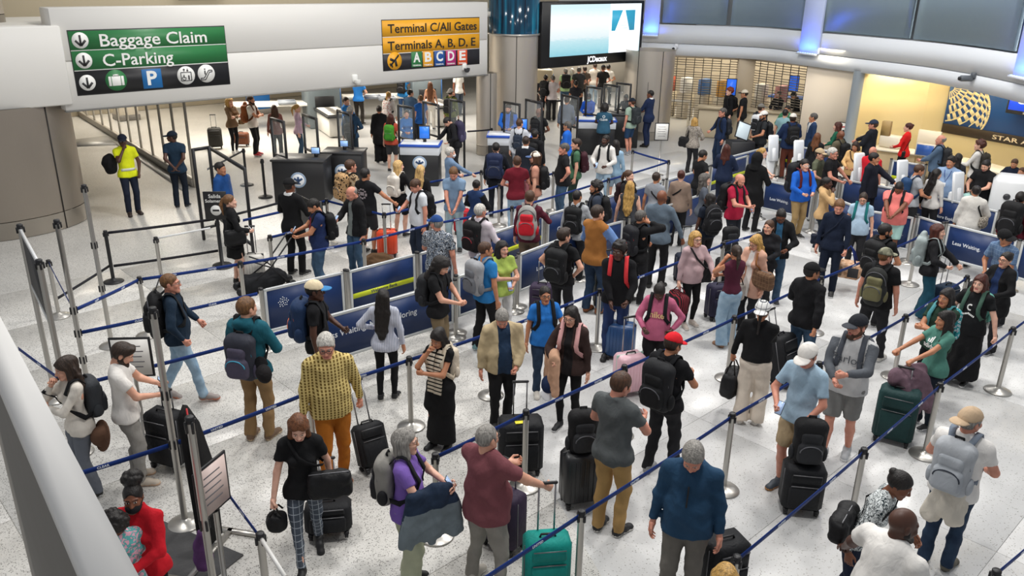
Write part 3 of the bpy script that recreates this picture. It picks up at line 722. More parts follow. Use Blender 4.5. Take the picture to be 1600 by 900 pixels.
    if bz is not None:      # clean front edges, the inner layer set back
        fr = v[:, 1] < .0; near = fr & (np.abs(np.abs(v[:, 0]) - bz) < res * .6) & (bz > .01); v[near, 0] = np.sign(v[near, 0]) * bz[near]
        ins = fr & (np.abs(v[:, 0]) < bz - res * .3); v[ins, 1] += .014
    v = fold(v, f, .0062 if kind not in ('jacket', 'suit', 'coat', 'tank', 'vest') else .009 if kind != 'tank' else .004, seed + 77, .8) if res < .022 else fold(v, f, .003, seed + 77, .8)
    c = v[f].mean(1); mt = np.zeros(len(f), np.int32)
    mats = [tc if not isinstance(tc, str) else cloth(tc)]
    if inner is not None:
        mats.append(inner if not isinstance(inner, str) else cloth(inner))
        if kind in ('jacket', 'coat', 'cardigan', 'hoodie', 'vestl'): mt[(np.abs(c[:, 0]) < .05 + .045 * fat + .05 * np.clip(1.3 - c[:, 2], 0, .3)) & (c[:, 1] < -.0)] = 1
        if kind == 'suit': mt[(np.abs(c[:, 0]) < np.maximum(0, (c[:, 2] - 1.16) * .28)) & (c[:, 1] < 0)] = 1; mt[(c[:, 2] > 1.478) & (np.abs(c[:, 0]) < .085)] = 1
        if kind in ('raglan', 'vestl') or (len(top) > 3 and top[3] == 'sleeve'):
            def sd(p, q): d = q - p; t = np.clip(((c - p) @ d) / (d @ d), 0, 1); return np.linalg.norm(c - p - t[:, None] * d, axis=1)
            for s in (-1, 1):
                S_, E_, T_ = A[s][:3]; on = (sd(S_, E_) < .095) & (np.abs(c[:, 0]) > shx - .02 - (.04 if kind == 'raglan' else 0) * (c[:, 2] > 1.35)) & (((c - S_) @ (E_ - S_)) > -.004); on |= sd(E_, T_) < .085; 
                on &= ~((np.abs(c[:, 0]) < shx - .03) & (sd(E_, T_) > .075)); mt[on] = 1
    P.topv = dfm(v); P.topf = f; tm = np.ones(len(v), bool)
    for s in (-1, 1):
        for p_, q_ in ((A[s][0], A[s][1]), (A[s][1], A[s][2])):
            d_ = q_ - p_; t_ = np.clip(((v - p_) @ d_) / (d_ @ d_), 0, 1); near = np.linalg.norm(v - p_ - t_[:, None] * d_, axis=1) < .078 + .012 * fat
            tm &= ~(near & ((np.abs(v[:, 0]) > shx - .015) | (v[:, 2] < 1.33)) & ((np.abs(v[:, 0]) > shx - .015) | (t_ > .02) & (v[:, 1] < -.1 - .06 * fat)))
    P.tors = P.topv[tm]
    topname = {'tee': 'shirt', 'long': 'sweater', 'polo': 'polo_shirt', 'tank': 'tank_top', 'vestl': 'vest', 'half': 'shirt', 'raglan': 'shirt', 'coat': 'coat', 'suit': 'suit_jacket'}.get(kind, kind)
    link(topname, mesh_np(topname, P.topv, f, mats, mt), root)
    # --- shoes
    for s in (-1, 1):
        H_, K_, F_ = L[s]; y = F_[1]; rx = 0
        if stance in ('walk', 'walk2') and y > .1: rx = math.radians(28)
        o = link('shoe', shoe_tpl('a'), root, tuple(np.array([F_[0], F_[1] - .02, max(F_[2] - .09, 0) + (.012 if rx else 0)]) * K), (rx, 0, s * .16), [plain(shoe[0], .6), plain(shoe[1], .6)])
        o.scale = (K, K, K) if not fem else (K * .9, K * .9, K * .95)
    # --- hair, cap, beard, glasses
    Rq = Matrix(HRW.tolist()).to_euler(); hs = (K, K, K)
    def onhead(nm, me_, mats_, sc=1.0, o3=(0, 0, 0)):
        o = link(nm, me_, root, tuple(P.HC + HRW @ np.array(o3) * K), Rq, mats_); o.scale = (K * sc,) * 3; return o
    P.onhead = onhead
    if hair[0] != 'bald': onhead('hair', hair_tpl(hair[0], .0085 if dist < 12 else .011 if dist < 19 else .015), [hairm(hair[1])], 1.0 if not fem else .96)
    if cap: onhead({'hood': 'hood', 'hat': 'hat'}.get(cap[0], 'cap'), cap_tpl(cap[0]), [cloth(cap[1]) if isinstance(cap[1], str) else cap[1], cloth(cap[2] if len(cap) > 2 else cap[1]) if isinstance(cap[1], str) else cap[1]], 1.04 if hair[0] not in ('afro',) else 1.25)
    if beard: onhead('beard', beard_tpl(beard[0] == 'full'), [hairm(beard[1])])
    if mask: onhead('face_mask', cap_tpl('mask'), [cloth(mask), cloth(mask)], 1.03)
    if glasses: onhead('glasses', glasses_tpl(), [plain(glasses, .3)])
    return P
def surf(P, x, z, back=False, r=.03):
    """y of the front (or back) of the top at local (x, z)"""
    T_ = P.tors; d = (T_[:, 0] - x) ** 2 + (T_[:, 2] - z) ** 2; m = d < r * r
    if not m.any(): m = d < (2.2 * r) ** 2
    if not m.any(): return .12 if back else -.12
    return T_[m, 1].max() if back else T_[m, 1].min()
# ------------------------------------------------------------------ props
STEEL = lambda: brushed('#b9b6b0', .32)
def brushed(c, rough=.3):
    k = ('b', c, rough)
    if k in MATS: return MATS[k]
    m, nt, b = _nodes('steel'); b.inputs['Metallic'].default_value = .85; b.inputs['Base Color'].default_value = lin(c)
    tc = nd(nt, 'ShaderNodeTexCoord'); mp = nd(nt, 'ShaderNodeMapping'); mp.inputs['Scale'].default_value = (40, 40, 1.5); nt.links.new(tc.outputs['Object'], mp.inputs['Vector'])
    n = nd(nt, 'ShaderNodeTexNoise', Scale=3.0, Detail=3.0); nt.links.new(mp.outputs['Vector'], n.inputs['Vector']); mr = nd(nt, 'ShaderNodeMapRange'); mr.inputs['To Min'].default_value = rough - .08; mr.inputs['To Max'].default_value = rough + .14
    nt.links.new(n.outputs['Fac'], mr.inputs['Value']); nt.links.new(mr.outputs['Result'], b.inputs['Roughness']); MATS[k] = m; return m
BLACK = lambda: plain('#17171a', .45)
def glassm(alpha=.22, col='#cfd6d6'):
    return plain(col, .08, 0, .5, 0, alpha)
_fonts = {}
def text_mesh(s, size, depth=.002, align='CENTER', bold=0.0, spacing=1.0):
    cu = bpy.data.curves.new('text', 'FONT'); cu.body = s; cu.size = size; cu.align_x = align; cu.align_y = 'CENTER'; cu.extrude = depth; cu.offset = bold; cu.resolution_u = 3; cu.space_character = spacing
    o = bpy.data.objects.new('text_tmp', cu); COL.objects.link(o)
    bpy.context.view_layer.update()
    me = bpy.data.meshes.new_from_object(o.evaluated_get(bpy.context.evaluated_depsgraph_get()))
    bpy.data.objects.remove(o); bpy.data.curves.remove(cu); return me
def lettering(s, size, mat, parent, loc, rot, name='lettering', bold=0.0, align='CENTER', sx=1.0, depth=.002, spacing=1.0):
    me = text_mesh(s, size, depth, align, bold, spacing); me.materials.clear(); me.materials.append(mat)
    o = link(name, me, parent, loc, rot); o.scale = (sx, 1, 1); return o
def worn(P, name, base, label, cat, group=None):
    """an Empty at a point of the person's own frame, for a thing that is worn or held (it stays a thing of its own)"""
    w = P.root.matrix_basis @ Vector(tuple(base))
    return empty(name, w, P.root.rotation_euler.z, label, cat, group)
def _pack_tpl(kind):
    k = ('pack', kind)
    if k in TPL: return TPL[k]
    s = SDF((-.2, -.02, -.02), (.2, .27, .56), .014)
    if kind == 'round':
        s.rc((0, .085, .12), (0, .075, .34), .15, .135, 0, .62).rc((0, .09, .04), (0, .09, .14), .12, .15, .05, .68)
    elif kind == 'sack':
        s.ell((0, .085, .22), (.145, .085, .23), .02, box=.06).rc((0, .08, .36), (0, .085, .46), .12, .07, .05, .7)
    else:
        s.ell((0, .08, .22), (.15, .08, .23), 0, box=.07).rc((-.05, .075, .38), (.05, .075, .38), .075, .075, .06)
    V, F = s.net(); V = fold(V, F, .004, 11); body = mesh_np('pack', V, F, [None])
    s = SDF((-.17, .08, -.02), (.17, .27, .4), .012); s.ell((0, .155, .14), (.115, .055, .11), 0, box=.045)
    if kind != 'sack': s.ell((0, .145, .3), (.1, .045, .06), .02, box=.04)
    V, F = s.net(); V = fold(V, F, .003, 12); pocket = mesh_np('pocket', V, F, [None])
    b = MB(); a = np.linspace(-1, 1, 17)
    b.tube(np.stack([.135 * np.sin(a * 1.57), .12 + .02 * np.cos(a * 1.57), .2 + .22 * np.cos(a * 1.3)], 1), .007, 5)
    b.tube(np.stack([.1 * np.sin(a * 1.57), .2 + .005 * np.cos(a), .12 + .115 * np.cos(a * 1.2)], 1), .006, 5); zm = b.mesh('zip', [None], True)
    b = MB(); b.tube([(-.035, .05, .44), (-.03, .06, .485), (.03, .06, .485), (.035, .05, .44)], .011, 6); hm = b.mesh('top_handle', [None], True)
    s = SDF((-.22, .0, .0), (.22, .16, .22), .013)
    s.ell((.15, .08, .1), (.03, .05, .08), .01)
    V, F = s.net(); sm = mesh_np('side_pocket', V, F, [None])
    TPL[k] = (body, pocket, zm, hm, sm); return TPL[k]
def pack_parts(root, kind, c, c2, zc, sc=1.0, off=(0, 0, 0), rot=None):
    body, pocket, zm, hm, sm = _pack_tpl(kind)
    cm = cloth(c, rough=.7) if isinstance(c, str) else c; pm = cloth(c2, rough=.7) if isinstance(c2, str) else c2
    for nm, me, m in (('pack_body', body, cm), ('front_pocket', pocket, pm), ('zip', zm, plain(zc, .5)), ('top_handle', hm, cloth('#1b1b1d')), ('side_pocket', sm, pm), ('side_pocket', sm, pm)):
        o = link(nm, me, root, off, rot, [m]); o.scale = (sc,) * 3
    o.rotation_euler = (0, 0, math.pi); o.location = (off[0], off[1] + .16 * sc, off[2])
def backpack(P, label, c='#1c1d20', c2=None, kind='box', sc=1.0, zc=None, straps='#1b1c1f', group=None, straponly=False, low=0.0, one=None):
    z0 = (.98 - low) * P.K
    y0 = surf(P, 0, 1.3 * P.K, True, .05) - .01
    root = worn(P, 'backpack', (0, y0, z0), label, 'backpack', group)
    pack_parts(root, kind, c, c2 or c, zc or '#505157', sc * P.K)
    sm = cloth(straps) if isinstance(straps, str) else straps; K = P.K
    for x in ((-1, 1) if one is None else (one,)):
        top = 1.47 * K; pts = [(x * .075, y0 + .03, z0 + .4 * K * sc)]
        nn = [(0, .5, 1)]
        def col(px_):   # highest point of the shirt above this x, y
            d = np.abs(P.topv[:, 0] - px_[0]) + np.abs(P.topv[:, 1] - px_[1]); m = d < .035; return P.topv[m, 2].max() if m.any() else 1.45 * K
        for y in (.05, .0, -.04):
            xx = x * (.1 + .006) * K; pts.append((xx, y * K, col((xx, y * K)) + .004)); nn.append((0, -y * 6, 1))
        for xx, z in ((.112, 1.36), (.115, 1.27), (.125, 1.19)):
            pts.append((x * xx * K, surf(P, x * xx * K, z * K) - .004, z * K)); nn.append((0, -1, .15))
        pts.append((x * .165 * K, surf(P, x * .155 * K, 1.13 * K) + .02, 1.12 * K)); nn.append((x * .7, -.7, 0))
        pts.append((x * .175 * K, .03, 1.06 * K)); nn.append((x, 0, 0)); pts.append((x * .13 * K, y0 + .03, z0 + .07)); nn.append((x * .5, -.6, 0))
        b = MB(); b.ribbon(np.array(pts) - np.array([0, y0, z0]), nn, .055 * K, .014); b.build('strap', sm, root)
    return root
def phone(P, s, label, c='#121216', screen='#9fb6d8'):
    """in the hand of side s (-1 right, 1 left); the screen faces the holder"""
    T, Rm, fd = P.hand[s]; c0 = P.dfm(T)
    root = worn(P, 'phone', c0, label, 'phone')
    up = np.array([0, -.55, .83]); n = np.array([0, .83, .55]); x = np.cross(up, n)
    R = np.stack([np.cross(up, n), n, up], 1)
    MB().box((0, 0, .02), (.075, .01, .15), .004, None).build('case', plain(c, .3), root, rot=Matrix(R.tolist()).to_euler())
    MB().box((0, .0055, .02), (.066, .002, .138)).build('screen', plain(screen, .2, emit=.25), root, rot=Matrix(R.tolist()).to_euler())
    return root
def crossbag(P, label, c='#17171a', side=1, size=(.3, .12, .22), z=.86, front=0.0, strap_c=None, cat='shoulder bag', cross=True):
    """bag on the hip of side (1 = left), strap over the other shoulder"""
    K = P.K; bx = side * .25 * K; by = -front * .2 * K; bz = (z - .1) * K
    root = worn(P, 'shoulder_bag', (bx, by, bz), label, cat)
    s = SDF((-size[0] / 2 - .03, -size[0] / 2 - .03, -.02), (size[0] / 2 + .03, size[0] / 2 + .03, size[2] + .03), .014)
    w, d = (size[1] / 2, size[0] / 2) if not front else (size[0] / 2, size[1] / 2)
    s.ell((0, 0, size[2] / 2), (w, d, size[2] / 2), 0, box=min(w, d, size[2] / 2) * .85); V, F = s.net(); V = fold(V, F, .009, 5)
    m = cloth(c, rough=.6) if isinstance(c, str) else c
    link('bag_body', mesh_np('bag_body', V, F, [m]), root)
    b = MB(); a = np.linspace(-1, 1, 9); b.tube(np.stack([np.zeros(9) if not front else a * w * .9, a * d * .9 if not front else np.zeros(9) - d * .3, np.full(9, size[2] + .002)], 1), .006, 5); b.build('zip', plain('#77777a', .4, .6), root, True)
    ss = -side if cross else side
    sh = P.dfm((ss * .1, .0, 1.478)); pts = []; nn = []
    B0 = np.array([bx, by, bz])
    def fr(x, zz, bk): return surf(P, x, zz, bk) + (.006 if bk else -.006)
    for t in (0, .25, .5, .75):
        x = (bx * .8) * (1 - t) + sh[0] * t; zz = (bz + size[2]) * (1 - t) + (sh[2] - .1) * t; pts.append((x, fr(x, zz, False), zz)); nn.append((0, -1, 0))
    pts.append((sh[0], sh[1] - .06, sh[2] - .025)); nn.append((0, -.6, 1)); pts.append(tuple(sh)); nn.append((0, 0, 1)); pts.append((sh[0], sh[1] + .06, sh[2] - .025)); nn.append((0, .6, 1))
    for t in (.75, .5, .25, 0):
        x = (bx * .8) * (1 - t) + sh[0] * t; zz = (bz + size[2]) * (1 - t) + (sh[2] - .1) * t; pts.append((x, fr(x, zz, True), zz)); nn.append((0, 1, 0))
    b = MB(); b.ribbon(np.array(pts) - B0, nn, .03, .006); b.build('strap', cloth(strap_c or (c if isinstance(c, str) else '#222222')), root)
    return root
def handbag(P, s, label, c='#17171a', size=(.36, .16, .26), cat='bag', strap=.2, mat=None):
    """hangs from the hand of side s"""
    T, Rm, fd = P.hand[s]; c0 = P.dfm(T); drop = strap + size[2]
    bz = max(c0[2] - drop, .02)
    root = worn(P, 'handbag', (c0[0], c0[1], bz), label, cat); h = c0[2] - bz
    S = SDF((-size[1], -size[0] / 2 - .03, -.02), (size[1], size[0] / 2 + .03, size[2] + .03), .014); S.ell((0, 0, size[2] / 2), (size[1] / 2, size[0] / 2, size[2] / 2), 0, box=min(size) * .42); V, F = S.net(); V = fold(V, F, .01, 8)
    link('bag_body', mesh_np('bag_body', V, F, [mat or cloth(c, rough=.55)]), root)
    for x in (-1, 1):
        b = MB(); b.tube([(x * size[1] * .3, -size[0] * .3, size[2] * .95), (x * .02, -.05, h * .8 + size[2] * .2), (0, 0, h), (x * .02, .05, h * .8 + size[2] * .2), (x * size[1] * .3, size[0] * .3, size[2] * .95)], .009, 6); b.build('handle', cloth('#1d1a19') if mat is None else mat, root, True)
    return root
def suitcase(px, py, rot, label, c='#1b1c1f', size=(.4, .25, .55), kind='soft', handle=.42, z=0.0, tilt=0.0, hc='#9a9a9c', c2=None, loc=None, world_rot=True):
    """upright case: wide face towards local -y; px, py the middle of its base in the photograph"""
    p = np.array(loc) if loc is not None else G(px, py, 0)
    root = empty('suitcase', (p[0], p[1], z), math.radians(rot), label, 'suitcase')
    if tilt: root.rotation_euler = (math.radians(tilt), 0, math.radians(rot))
    w, d, h = size; zb = .06
    m = (cloth(c, rough=.65) if kind == 'soft' else plain(c, .35)) if isinstance(c, str) else c
    b = MB(); b.box((0, 0, zb + h / 2), (w, d, h), .045)
    b.build('shell', m, root, False)
    if kind == 'hard':
        b = MB()
        for i in range(7): x = -w * .36 + i * w * .12; b.box((x, -d / 2 - .001, zb + h / 2), (.012, .012, h * .82), .004); b.box((x, d / 2 + .001, zb + h / 2), (.012, .012, h * .82), .004)
        b.build('rib', m, root); b = MB(); b.box((0, 0, zb + h / 2), (w + .004, .018, h + .004), .004); b.build('zip', plain(c2 or '#2a2b2e', .5), root)
    else:
        b = MB(); b.box((0, -d / 2 - .012, zb + h * .36), (w * .78, .04, h * .52), .018); b.box((0, -d / 2 - .01, zb + h * .79), (w * .74, .03, h * .2), .014); b.build('front_pocket', cloth(c2, rough=.65) if c2 else m, root)
        b = MB()
        for zz, ww in ((.64, .72), (.9, .7)): b.box((0, -d / 2 - .03, zb + h * zz), (w * ww, .008, .008))
        b.tube([(-w / 2 - .002, -d * .2, zb + .05), (-w / 2 - .002, -d * .2, zb + h - .05)], .006, 5); b.tube([(w / 2 + .002, -d * .2, zb + .05), (w / 2 + .002, -d * .2, zb + h - .05)], .006, 5); b.build('zip', plain('#6d6d70', .4, .5), root)
    for x in (-1, 1):
        for y in (-1, 1):
            b = MB(); b.tube([(x * w * .38 - .018, y * d * .36, .03), (x * w * .38 + .018, y * d * .36, .03)], .03, 10); b.box((x * w * .38, y * d * .36, .06), (.05, .05, .03)); b.build('wheel', BLACK(), root)
    if handle:
        b = MB()
        for x in (-1, 1): b.tube([(x * .075, d * .3, zb + h - .02), (x * .075, d * .3, zb + h + handle)], .009, 6)
        hp = b.build('telescopic_handle', plain(hc, .3, .8), root); b = MB(); b.box((0, d * .3, zb + h + handle), (.19, .03, .03), .01); b.build('grip', BLACK(), hp)
    b = MB(); b.tube([(-.07, -.02, zb + h), (-.06, -.02, zb + h + .03), (.06, -.02, zb + h + .03), (.07, -.02, zb + h)], .011, 6); b.build('top_handle', BLACK(), root, True)
    return root
def loosepack(p, z, rot, label, c='#1b1c1f', kind='box', tilt=0, sc=1.0, c2=None):
    root = empty('backpack', (p[0], p[1], z), math.radians(rot), label, 'backpack'); root.rotation_euler = (math.radians(tilt), 0, math.radians(rot + 180))
    pack_parts(root, kind, c, c2 or '#28292c', '#5a5b60', sc, (0, -.08, 0)); return root
# ------------------------------------------------------------------ queue furniture
BELTBLUE = '#133174'
_belt_txt = {}
def stanchion(p, label, belts=(), h=.98, col='steel', base=True, group=None, bc=BELTBLUE, slots=None, txt='UNITED'):
    """post at p (x, y); belts: list of (target x, y, z here, z there)"""
    root = empty('stanchion', (p[0], p[1], 0), RZQ, label, 'stanchion', group)
    k = ('st', round(h, 2), base)
    if k not in TPL:
        b = MB(); b.lathe([(0, .0), (.175, 0), (.18, .008), (.17, .018), (.1, .04), (.045, .058), (.033, .07)], 28); m0 = b.mesh('base', [None], True)
        b = MB(); b.lathe([(.032, .03), (.032, h - .05)], 18); m1 = b.mesh('post', [None], True)
        b = MB(); b.lathe([(.034, h - .06), (.036, h - .055), (.036, h - .008), (.03, h), (0, h)], 18); m2 = b.mesh('cap', [None], True)
        b = MB()
        for a in range(4): b.box((.038 * math.cos(a * math.pi / 2), .038 * math.sin(a * math.pi / 2), h - .075), (.022, .022, .075), .004)
        m3 = b.mesh('belt_cassette', [None]); TPL[k] = (m0, m1, m2, m3)
    m0, m1, m2, m3 = TPL[k]; st = STEEL() if col == 'steel' else BLACK()
    if base: link('base', m0, root, mats=[st])
    link('post', m1, root, mats=[st]); link('cap', m2, root, mats=[BLACK()]); link('belt_cassette', m3, root, mats=[BLACK()])
    if slots:
        for zz in slots:
            b = MB()
            for a in range(4): b.box((.036 * math.cos(a * math.pi / 2), .036 * math.sin(a * math.pi / 2), zz), (.02, .02, .1), .004)
            b.build('belt_cassette', BLACK(), root)
    ca, sa = math.cos(-RZQ), math.sin(-RZQ)
    for tg in belts:
        x, y = tg[0] - p[0], tg[1] - p[1]; z0 = tg[2] if len(tg) > 2 else h - .05; z1 = tg[3] if len(tg) > 3 else z0; L = math.hypot(x, y); c_ = tg[4] if len(tg) > 4 else bc
        lx, ly = x * ca - y * sa, x * sa + y * ca
        t = np.linspace(0.04 / L, 1 - .04 / L, 7); sag = .012 * L * 4 * t * (1 - t)
        pts = np.stack([lx * t, ly * t, z0 + (z1 - z0) * t - sag * .4], 1); nrm = np.array([-ly, lx, 0]) / L
        bo = MB().ribbon(pts, nrm, .05, .003).build('belt', cloth(c_, rough=.6, bump=.1), root)
        if txt and c_ == BELTBLUE and math.hypot(*p[:2]) < 15:
            if txt not in _belt_txt:
                _belt_txt[txt] = text_mesh(txt, .034, .0008, 'CENTER', .0012, 1.1); _belt_txt[txt].materials.clear(); _belt_txt[txt].materials.append(plain('#d5dcea', .6))
            for f in ((.3, .72) if L > 1.5 else (.5,)):
                q = pts[0] * (1 - f) + pts[-1] * f; sg = 4 * f * (1 - f) * .012 * L * .4
                nn = nrm.copy(); camd = np.array([-p[0], -p[1]]); nw = np.array([nn[0] * math.cos(RZQ) - nn[1] * math.sin(RZQ), nn[0] * math.sin(RZQ) + nn[1] * math.cos(RZQ)])
                sgn = 1 if nw @ camd > 0 else -1
                zax = nn * sgn; xax = np.cross([0, 0, 1], zax); R = np.stack([xax, [0, 0, 1], zax], 1)
                link('belt_lettering', _belt_txt[txt], bo, tuple(q + zax * .0055 - np.array([0, 0, sg])), Matrix(R.tolist()).to_euler())
    return root
def signpanel(a, b, label, text=None, z0=.26, z1=.96, stripe=False, tsize=.085, tpos=.3, face='#17305f', posts=(True, True), tz=.5, group=None, logo=False):
    """blue graphic panel in a white frame between two points on the floor"""
    a = np.array(a[:2], float); b = np.array(b[:2], float); d = b - a; L = np.hypot(*d); ang = math.atan2(d[1], d[0])
    root = empty('barrier_sign', (a[0], a[1], 0), ang, label, 'barrier panel', group); wm = plain('#cfd2d2', .35, .3)
    bb = MB(); w = .045
    for s, o in ((0, posts[0]), (1, posts[1])):
        bb.box((w / 2 + s * (L - w), 0, (z0 + z1) / 2), (w, .035, z1 - z0), .006)
    bb.box((L / 2, 0, z1 - w / 2), (L, .036, w), .006); bb.box((L / 2, 0, z0 + w / 2), (L, .036, w), .006); bb.build('frame', wm, root)
    bm = plain(face, .42); MB().box((L / 2, 0, (z0 + z1) / 2), (L - 2 * w + .01, .014, z1 - z0 - 2 * w + .01)).build('panel', bm, root)
    for s, o in ((0, posts[0]), (1, posts[1])):
        if o:
            q = MB(); q.lathe([(.03, .02), (.03, z1 + .02)], 14, (-.035 + s * (L + .07), 0, 0)); q.build('post', STEEL(), root, True)
            q = MB(); q.lathe([(.034, z1 + .0), (.034, z1 + .03), (0, z1 + .034)], 14, (-.035 + s * (L + .07), 0, 0)); q.build('post_cap', BLACK(), root)
            q = MB(); q.lathe([(0, 0), (.17, 0), (.17, .01), (.06, .035), (.03, .05)], 20, (-.035 + s * (L + .07), 0, 0)); q.build('post_base', STEEL(), root, True)
    if stripe: MB().box((L / 2, -.008, z0 + .36 * (z1 - z0)), (L - 2 * w, .004, .085)).build('stripe', plain('#d3de2a', .5), root)
    if text:
        lettering(text, tsize, plain('#e8ecf2' if not stripe else '#22345e', .5), root, (L * tpos, -.0115, z0 + tz * (z1 - z0)), (math.pi / 2, 0, 0), bold=.0006)
    if logo:
        q = MB()
        for i in range(22):
            a_ = i * 2.399; r = .018 * math.sqrt(i); q.box((L * .22 + r * math.cos(a_), -.009, z0 + .62 * (z1 - z0) + r * math.sin(a_)), (.014, .004, .014))
        q.build('dot_emblem', plain('#e8ecf2', .5), root)
    return root
# ------------------------------------------------------------------ the hall
def struct(o): o['kind'] = 'structure'; return o
def terrazzo(name, tones, dens, bline=None):
    m, nt, b = _nodes(name); L = nt.links.new; g = nd(nt, 'ShaderNodeNewGeometry'); pos = g.outputs['Position']
    def chips(scale, thr):
        v = nd(nt, 'ShaderNodeTexVoronoi', Scale=scale); L(pos, v.inputs['Vector']); sp = nd(nt, 'ShaderNodeSeparateColor'); L(v.outputs['Color'], sp.inputs[0])
        a = nd(nt, 'ShaderNodeMath', operation='LESS_THAN'); L(sp.outputs[0], a.inputs[0]); a.inputs[1].default_value = thr
        e = nd(nt, 'ShaderNodeMath', operation='LESS_THAN'); L(v.outputs['Distance'], e.inputs[0]); e.inputs[1].default_value = .42
        q = nd(nt, 'ShaderNodeMath', operation='MULTIPLY'); L(a.outputs[0], q.inputs[0]); L(e.outputs[0], q.inputs[1]); return q.outputs[0], sp.outputs[1]
    n = nd(nt, 'ShaderNodeTexNoise', Scale=1.3, Detail=4.0); L(pos, n.inputs['Vector'])
    def tone(base, thr, dark, sc):
        bc = ramp(nt, n.outputs['Fac'], [(.3, base[0]), (.7, base[1])])
        c1, r1 = chips(sc, thr); mx = nd(nt, 'ShaderNodeMix', data_type='RGBA'); L(c1, mx.inputs[0]); L(bc, mx.inputs[6]); L(ramp(nt, r1, [(0, dark[0]), (1, dark[1])]), mx.inputs[7])
        c2, r2 = chips(sc * 2.3, thr * 1.4); m2 = nd(nt, 'ShaderNodeMix', data_type='RGBA'); L(c2, m2.inputs[0]); L(mx.outputs[2], m2.inputs[6]); L(ramp(nt, r2, [(0, dark[1]), (1, base[0])]), m2.inputs[7]); return m2.outputs[2]
    t1 = tone(*tones[0])
    if bline:
        t2 = tone(*tones[1]); sx = nd(nt, 'ShaderNodeVectorMath', operation='DOT_PRODUCT'); L(pos, sx.inputs[0]); sx.inputs[1].default_value = (bline[0], bline[1], 0)
        lt = nd(nt, 'ShaderNodeMath', operation='GREATER_THAN'); L(sx.outputs['Value'], lt.inputs[0]); lt.inputs[1].default_value = bline[2]
        mx = nd(nt, 'ShaderNodeMix', data_type='RGBA'); L(lt.outputs[0], mx.inputs[0]); L(t1, mx.inputs[6]); L(t2, mx.inputs[7]); t1 = mx.outputs[2]
    L(t1, b.inputs['Base Color']); b.inputs['Roughness'].default_value = .3; b.inputs['Specular IOR Level'].default_value = .35
    return m
_b0 = G(742, 560); _b1 = G(940, 900); _bd = (_b1 - _b0)[:2]; _bn = np.array([-_bd[1], _bd[0]]) / np.hypot(*_bd)
if _bn[0] < 0: _bn = -_bn
FLOORM = terrazzo('terrazzo', [(('#c9c7c2', '#d5d3ce'), .36, ('#5a5855', '#94918c'), 62), (('#c5c5c4', '#d0d0cf'), .13, ('#86847f', '#b3b1ad'), 62)], 1, (_bn[0], _bn[1], float(_bn @ _b0[:2])))
floor = struct(MB().box((0, 20, -.06), (90, 80, .1)).build('floor', FLOORM))
_k = 0
for iu in range(-8, 18):                               # terrazzo slabs, joints recessed
    for iv in range(-9, 10):
        u0, v0 = iu * 3.56 + 1.1, iv * 1.78 + .26; c = QU * (u0 + 1.78) + QV * (v0 + .89)
        if c[1] < 3.5 or math.hypot(*c) > 27: continue
        px = [proj((*(QU * (u0 + a * 3.56) + QV * (v0 + e * 1.78)), 0)) for a in (0, 1) for e in (0, 1)]
        if not any(-60 < q[0] < 1660 and 0 < q[1] < 960 for q in px): continue
        k = 'slab'
        if k not in TPL: TPL[k] = MB().box((0, 0, -.01), (3.56 - .006, 1.78 - .006, .02), .0015).mesh('slab', [FLOORM])
        link('slab', TPL[k], floor, (c[0], c[1], 0), (0, 0, RZQ)); _k += 1
# the beam over the opening, with the direction signs
WA = G(102, 174, 2.5); WB = G(762, 116, 2.5); WD = (WB - WA)[:2]; WL = float(np.hypot(*WD)); WD /= WL; WN = np.array([-WD[1], WD[0]]); WANG = math.atan2(WD[1], WD[0])
def W(x, y=0.0, z=0.0): return (WA[0] + WD[0] * x + WN[0] * y, WA[1] + WD[1] * x + WN[1] * y, z)
def WP(px, py, off=0.0):
    q = onplane(px, py, (float((WA[:2] + WN * off) @ WN),), WN) if False else None
    d = ray(px, py); P0 = WA[:2] + WN * off; t = (P0 @ WN) / (d[:2] @ WN); Q = np.array(CAMP) + d * t; return float((Q[:2] - WA[:2]) @ WD), float(Q[2])
BEAM = plain('#dcdad5', .45)
wb = struct(MB().box((WL / 2, .3, 3.545), (WL, .6, 2.07), .02).build('wall_back', BEAM, None, loc=W(0, 0), rot=(0, 0, WANG)))
MB().box((WL / 2 - .02, -.01, 3.008), (WL - .06, .04, 1.0), .006).build('panel', BEAM, wb); MB().box((WL / 2 - .02, -.01, 4.05), (WL - .06, .04, 1.04), .006).build('panel', BEAM, wb)
b = MB().box((WL / 2, .0, 2.49), (WL, .1, .03)); b.build('edge_trim', plain('#8d8c88', .4), wb)
wl = struct(MB().box((-3.4, .42, 3.44), (7.1, 1.1, 1.6), .03).build('wall_left', BEAM, None, loc=W(0, 0), rot=(0, 0, WANG)))
# steel clad columns
def col_poly(pts, z0, z1, name, mat):
    P = [(*p[:2], z0) for p in pts]; return MB().poly(P, z1 - z0, (0, 0, 1)).build(name, mat, None, False)
_a = G(135, 355); _b = G(0, 379); _ctr = np.array([-11.3, 18.9]); 
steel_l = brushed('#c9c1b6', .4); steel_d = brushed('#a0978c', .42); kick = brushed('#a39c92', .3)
def column(cx, cy, rx, ry, ang, z0, z1, label, seams=(), kz=.38, mat=None, name='column'):
    root = empty(name, (cx, cy, 0), ang, label, 'column'); n = 40
    def ring(r, za, zb): 
        q = MB(); q.lathe([(r, za), (r, zb)], n); q.V[-1] *= np.array([rx / 1.0, ry / 1.0, 1]); return q
    ring(1.0, z0 + kz, z1).build('cladding', mat or steel_l, root, True); ring(1.004, z0, z0 + kz - .012).build('kick_plate', kick, root, True)
    b = MB()
    for a in seams: b.box((rx * 1.003 * math.cos(a), ry * 1.003 * math.sin(a), (z0 + z1) / 2), (.02, .02, z1 - z0))
    if seams: b.build('seam', plain('#2c2a28', .6), root)
    return root
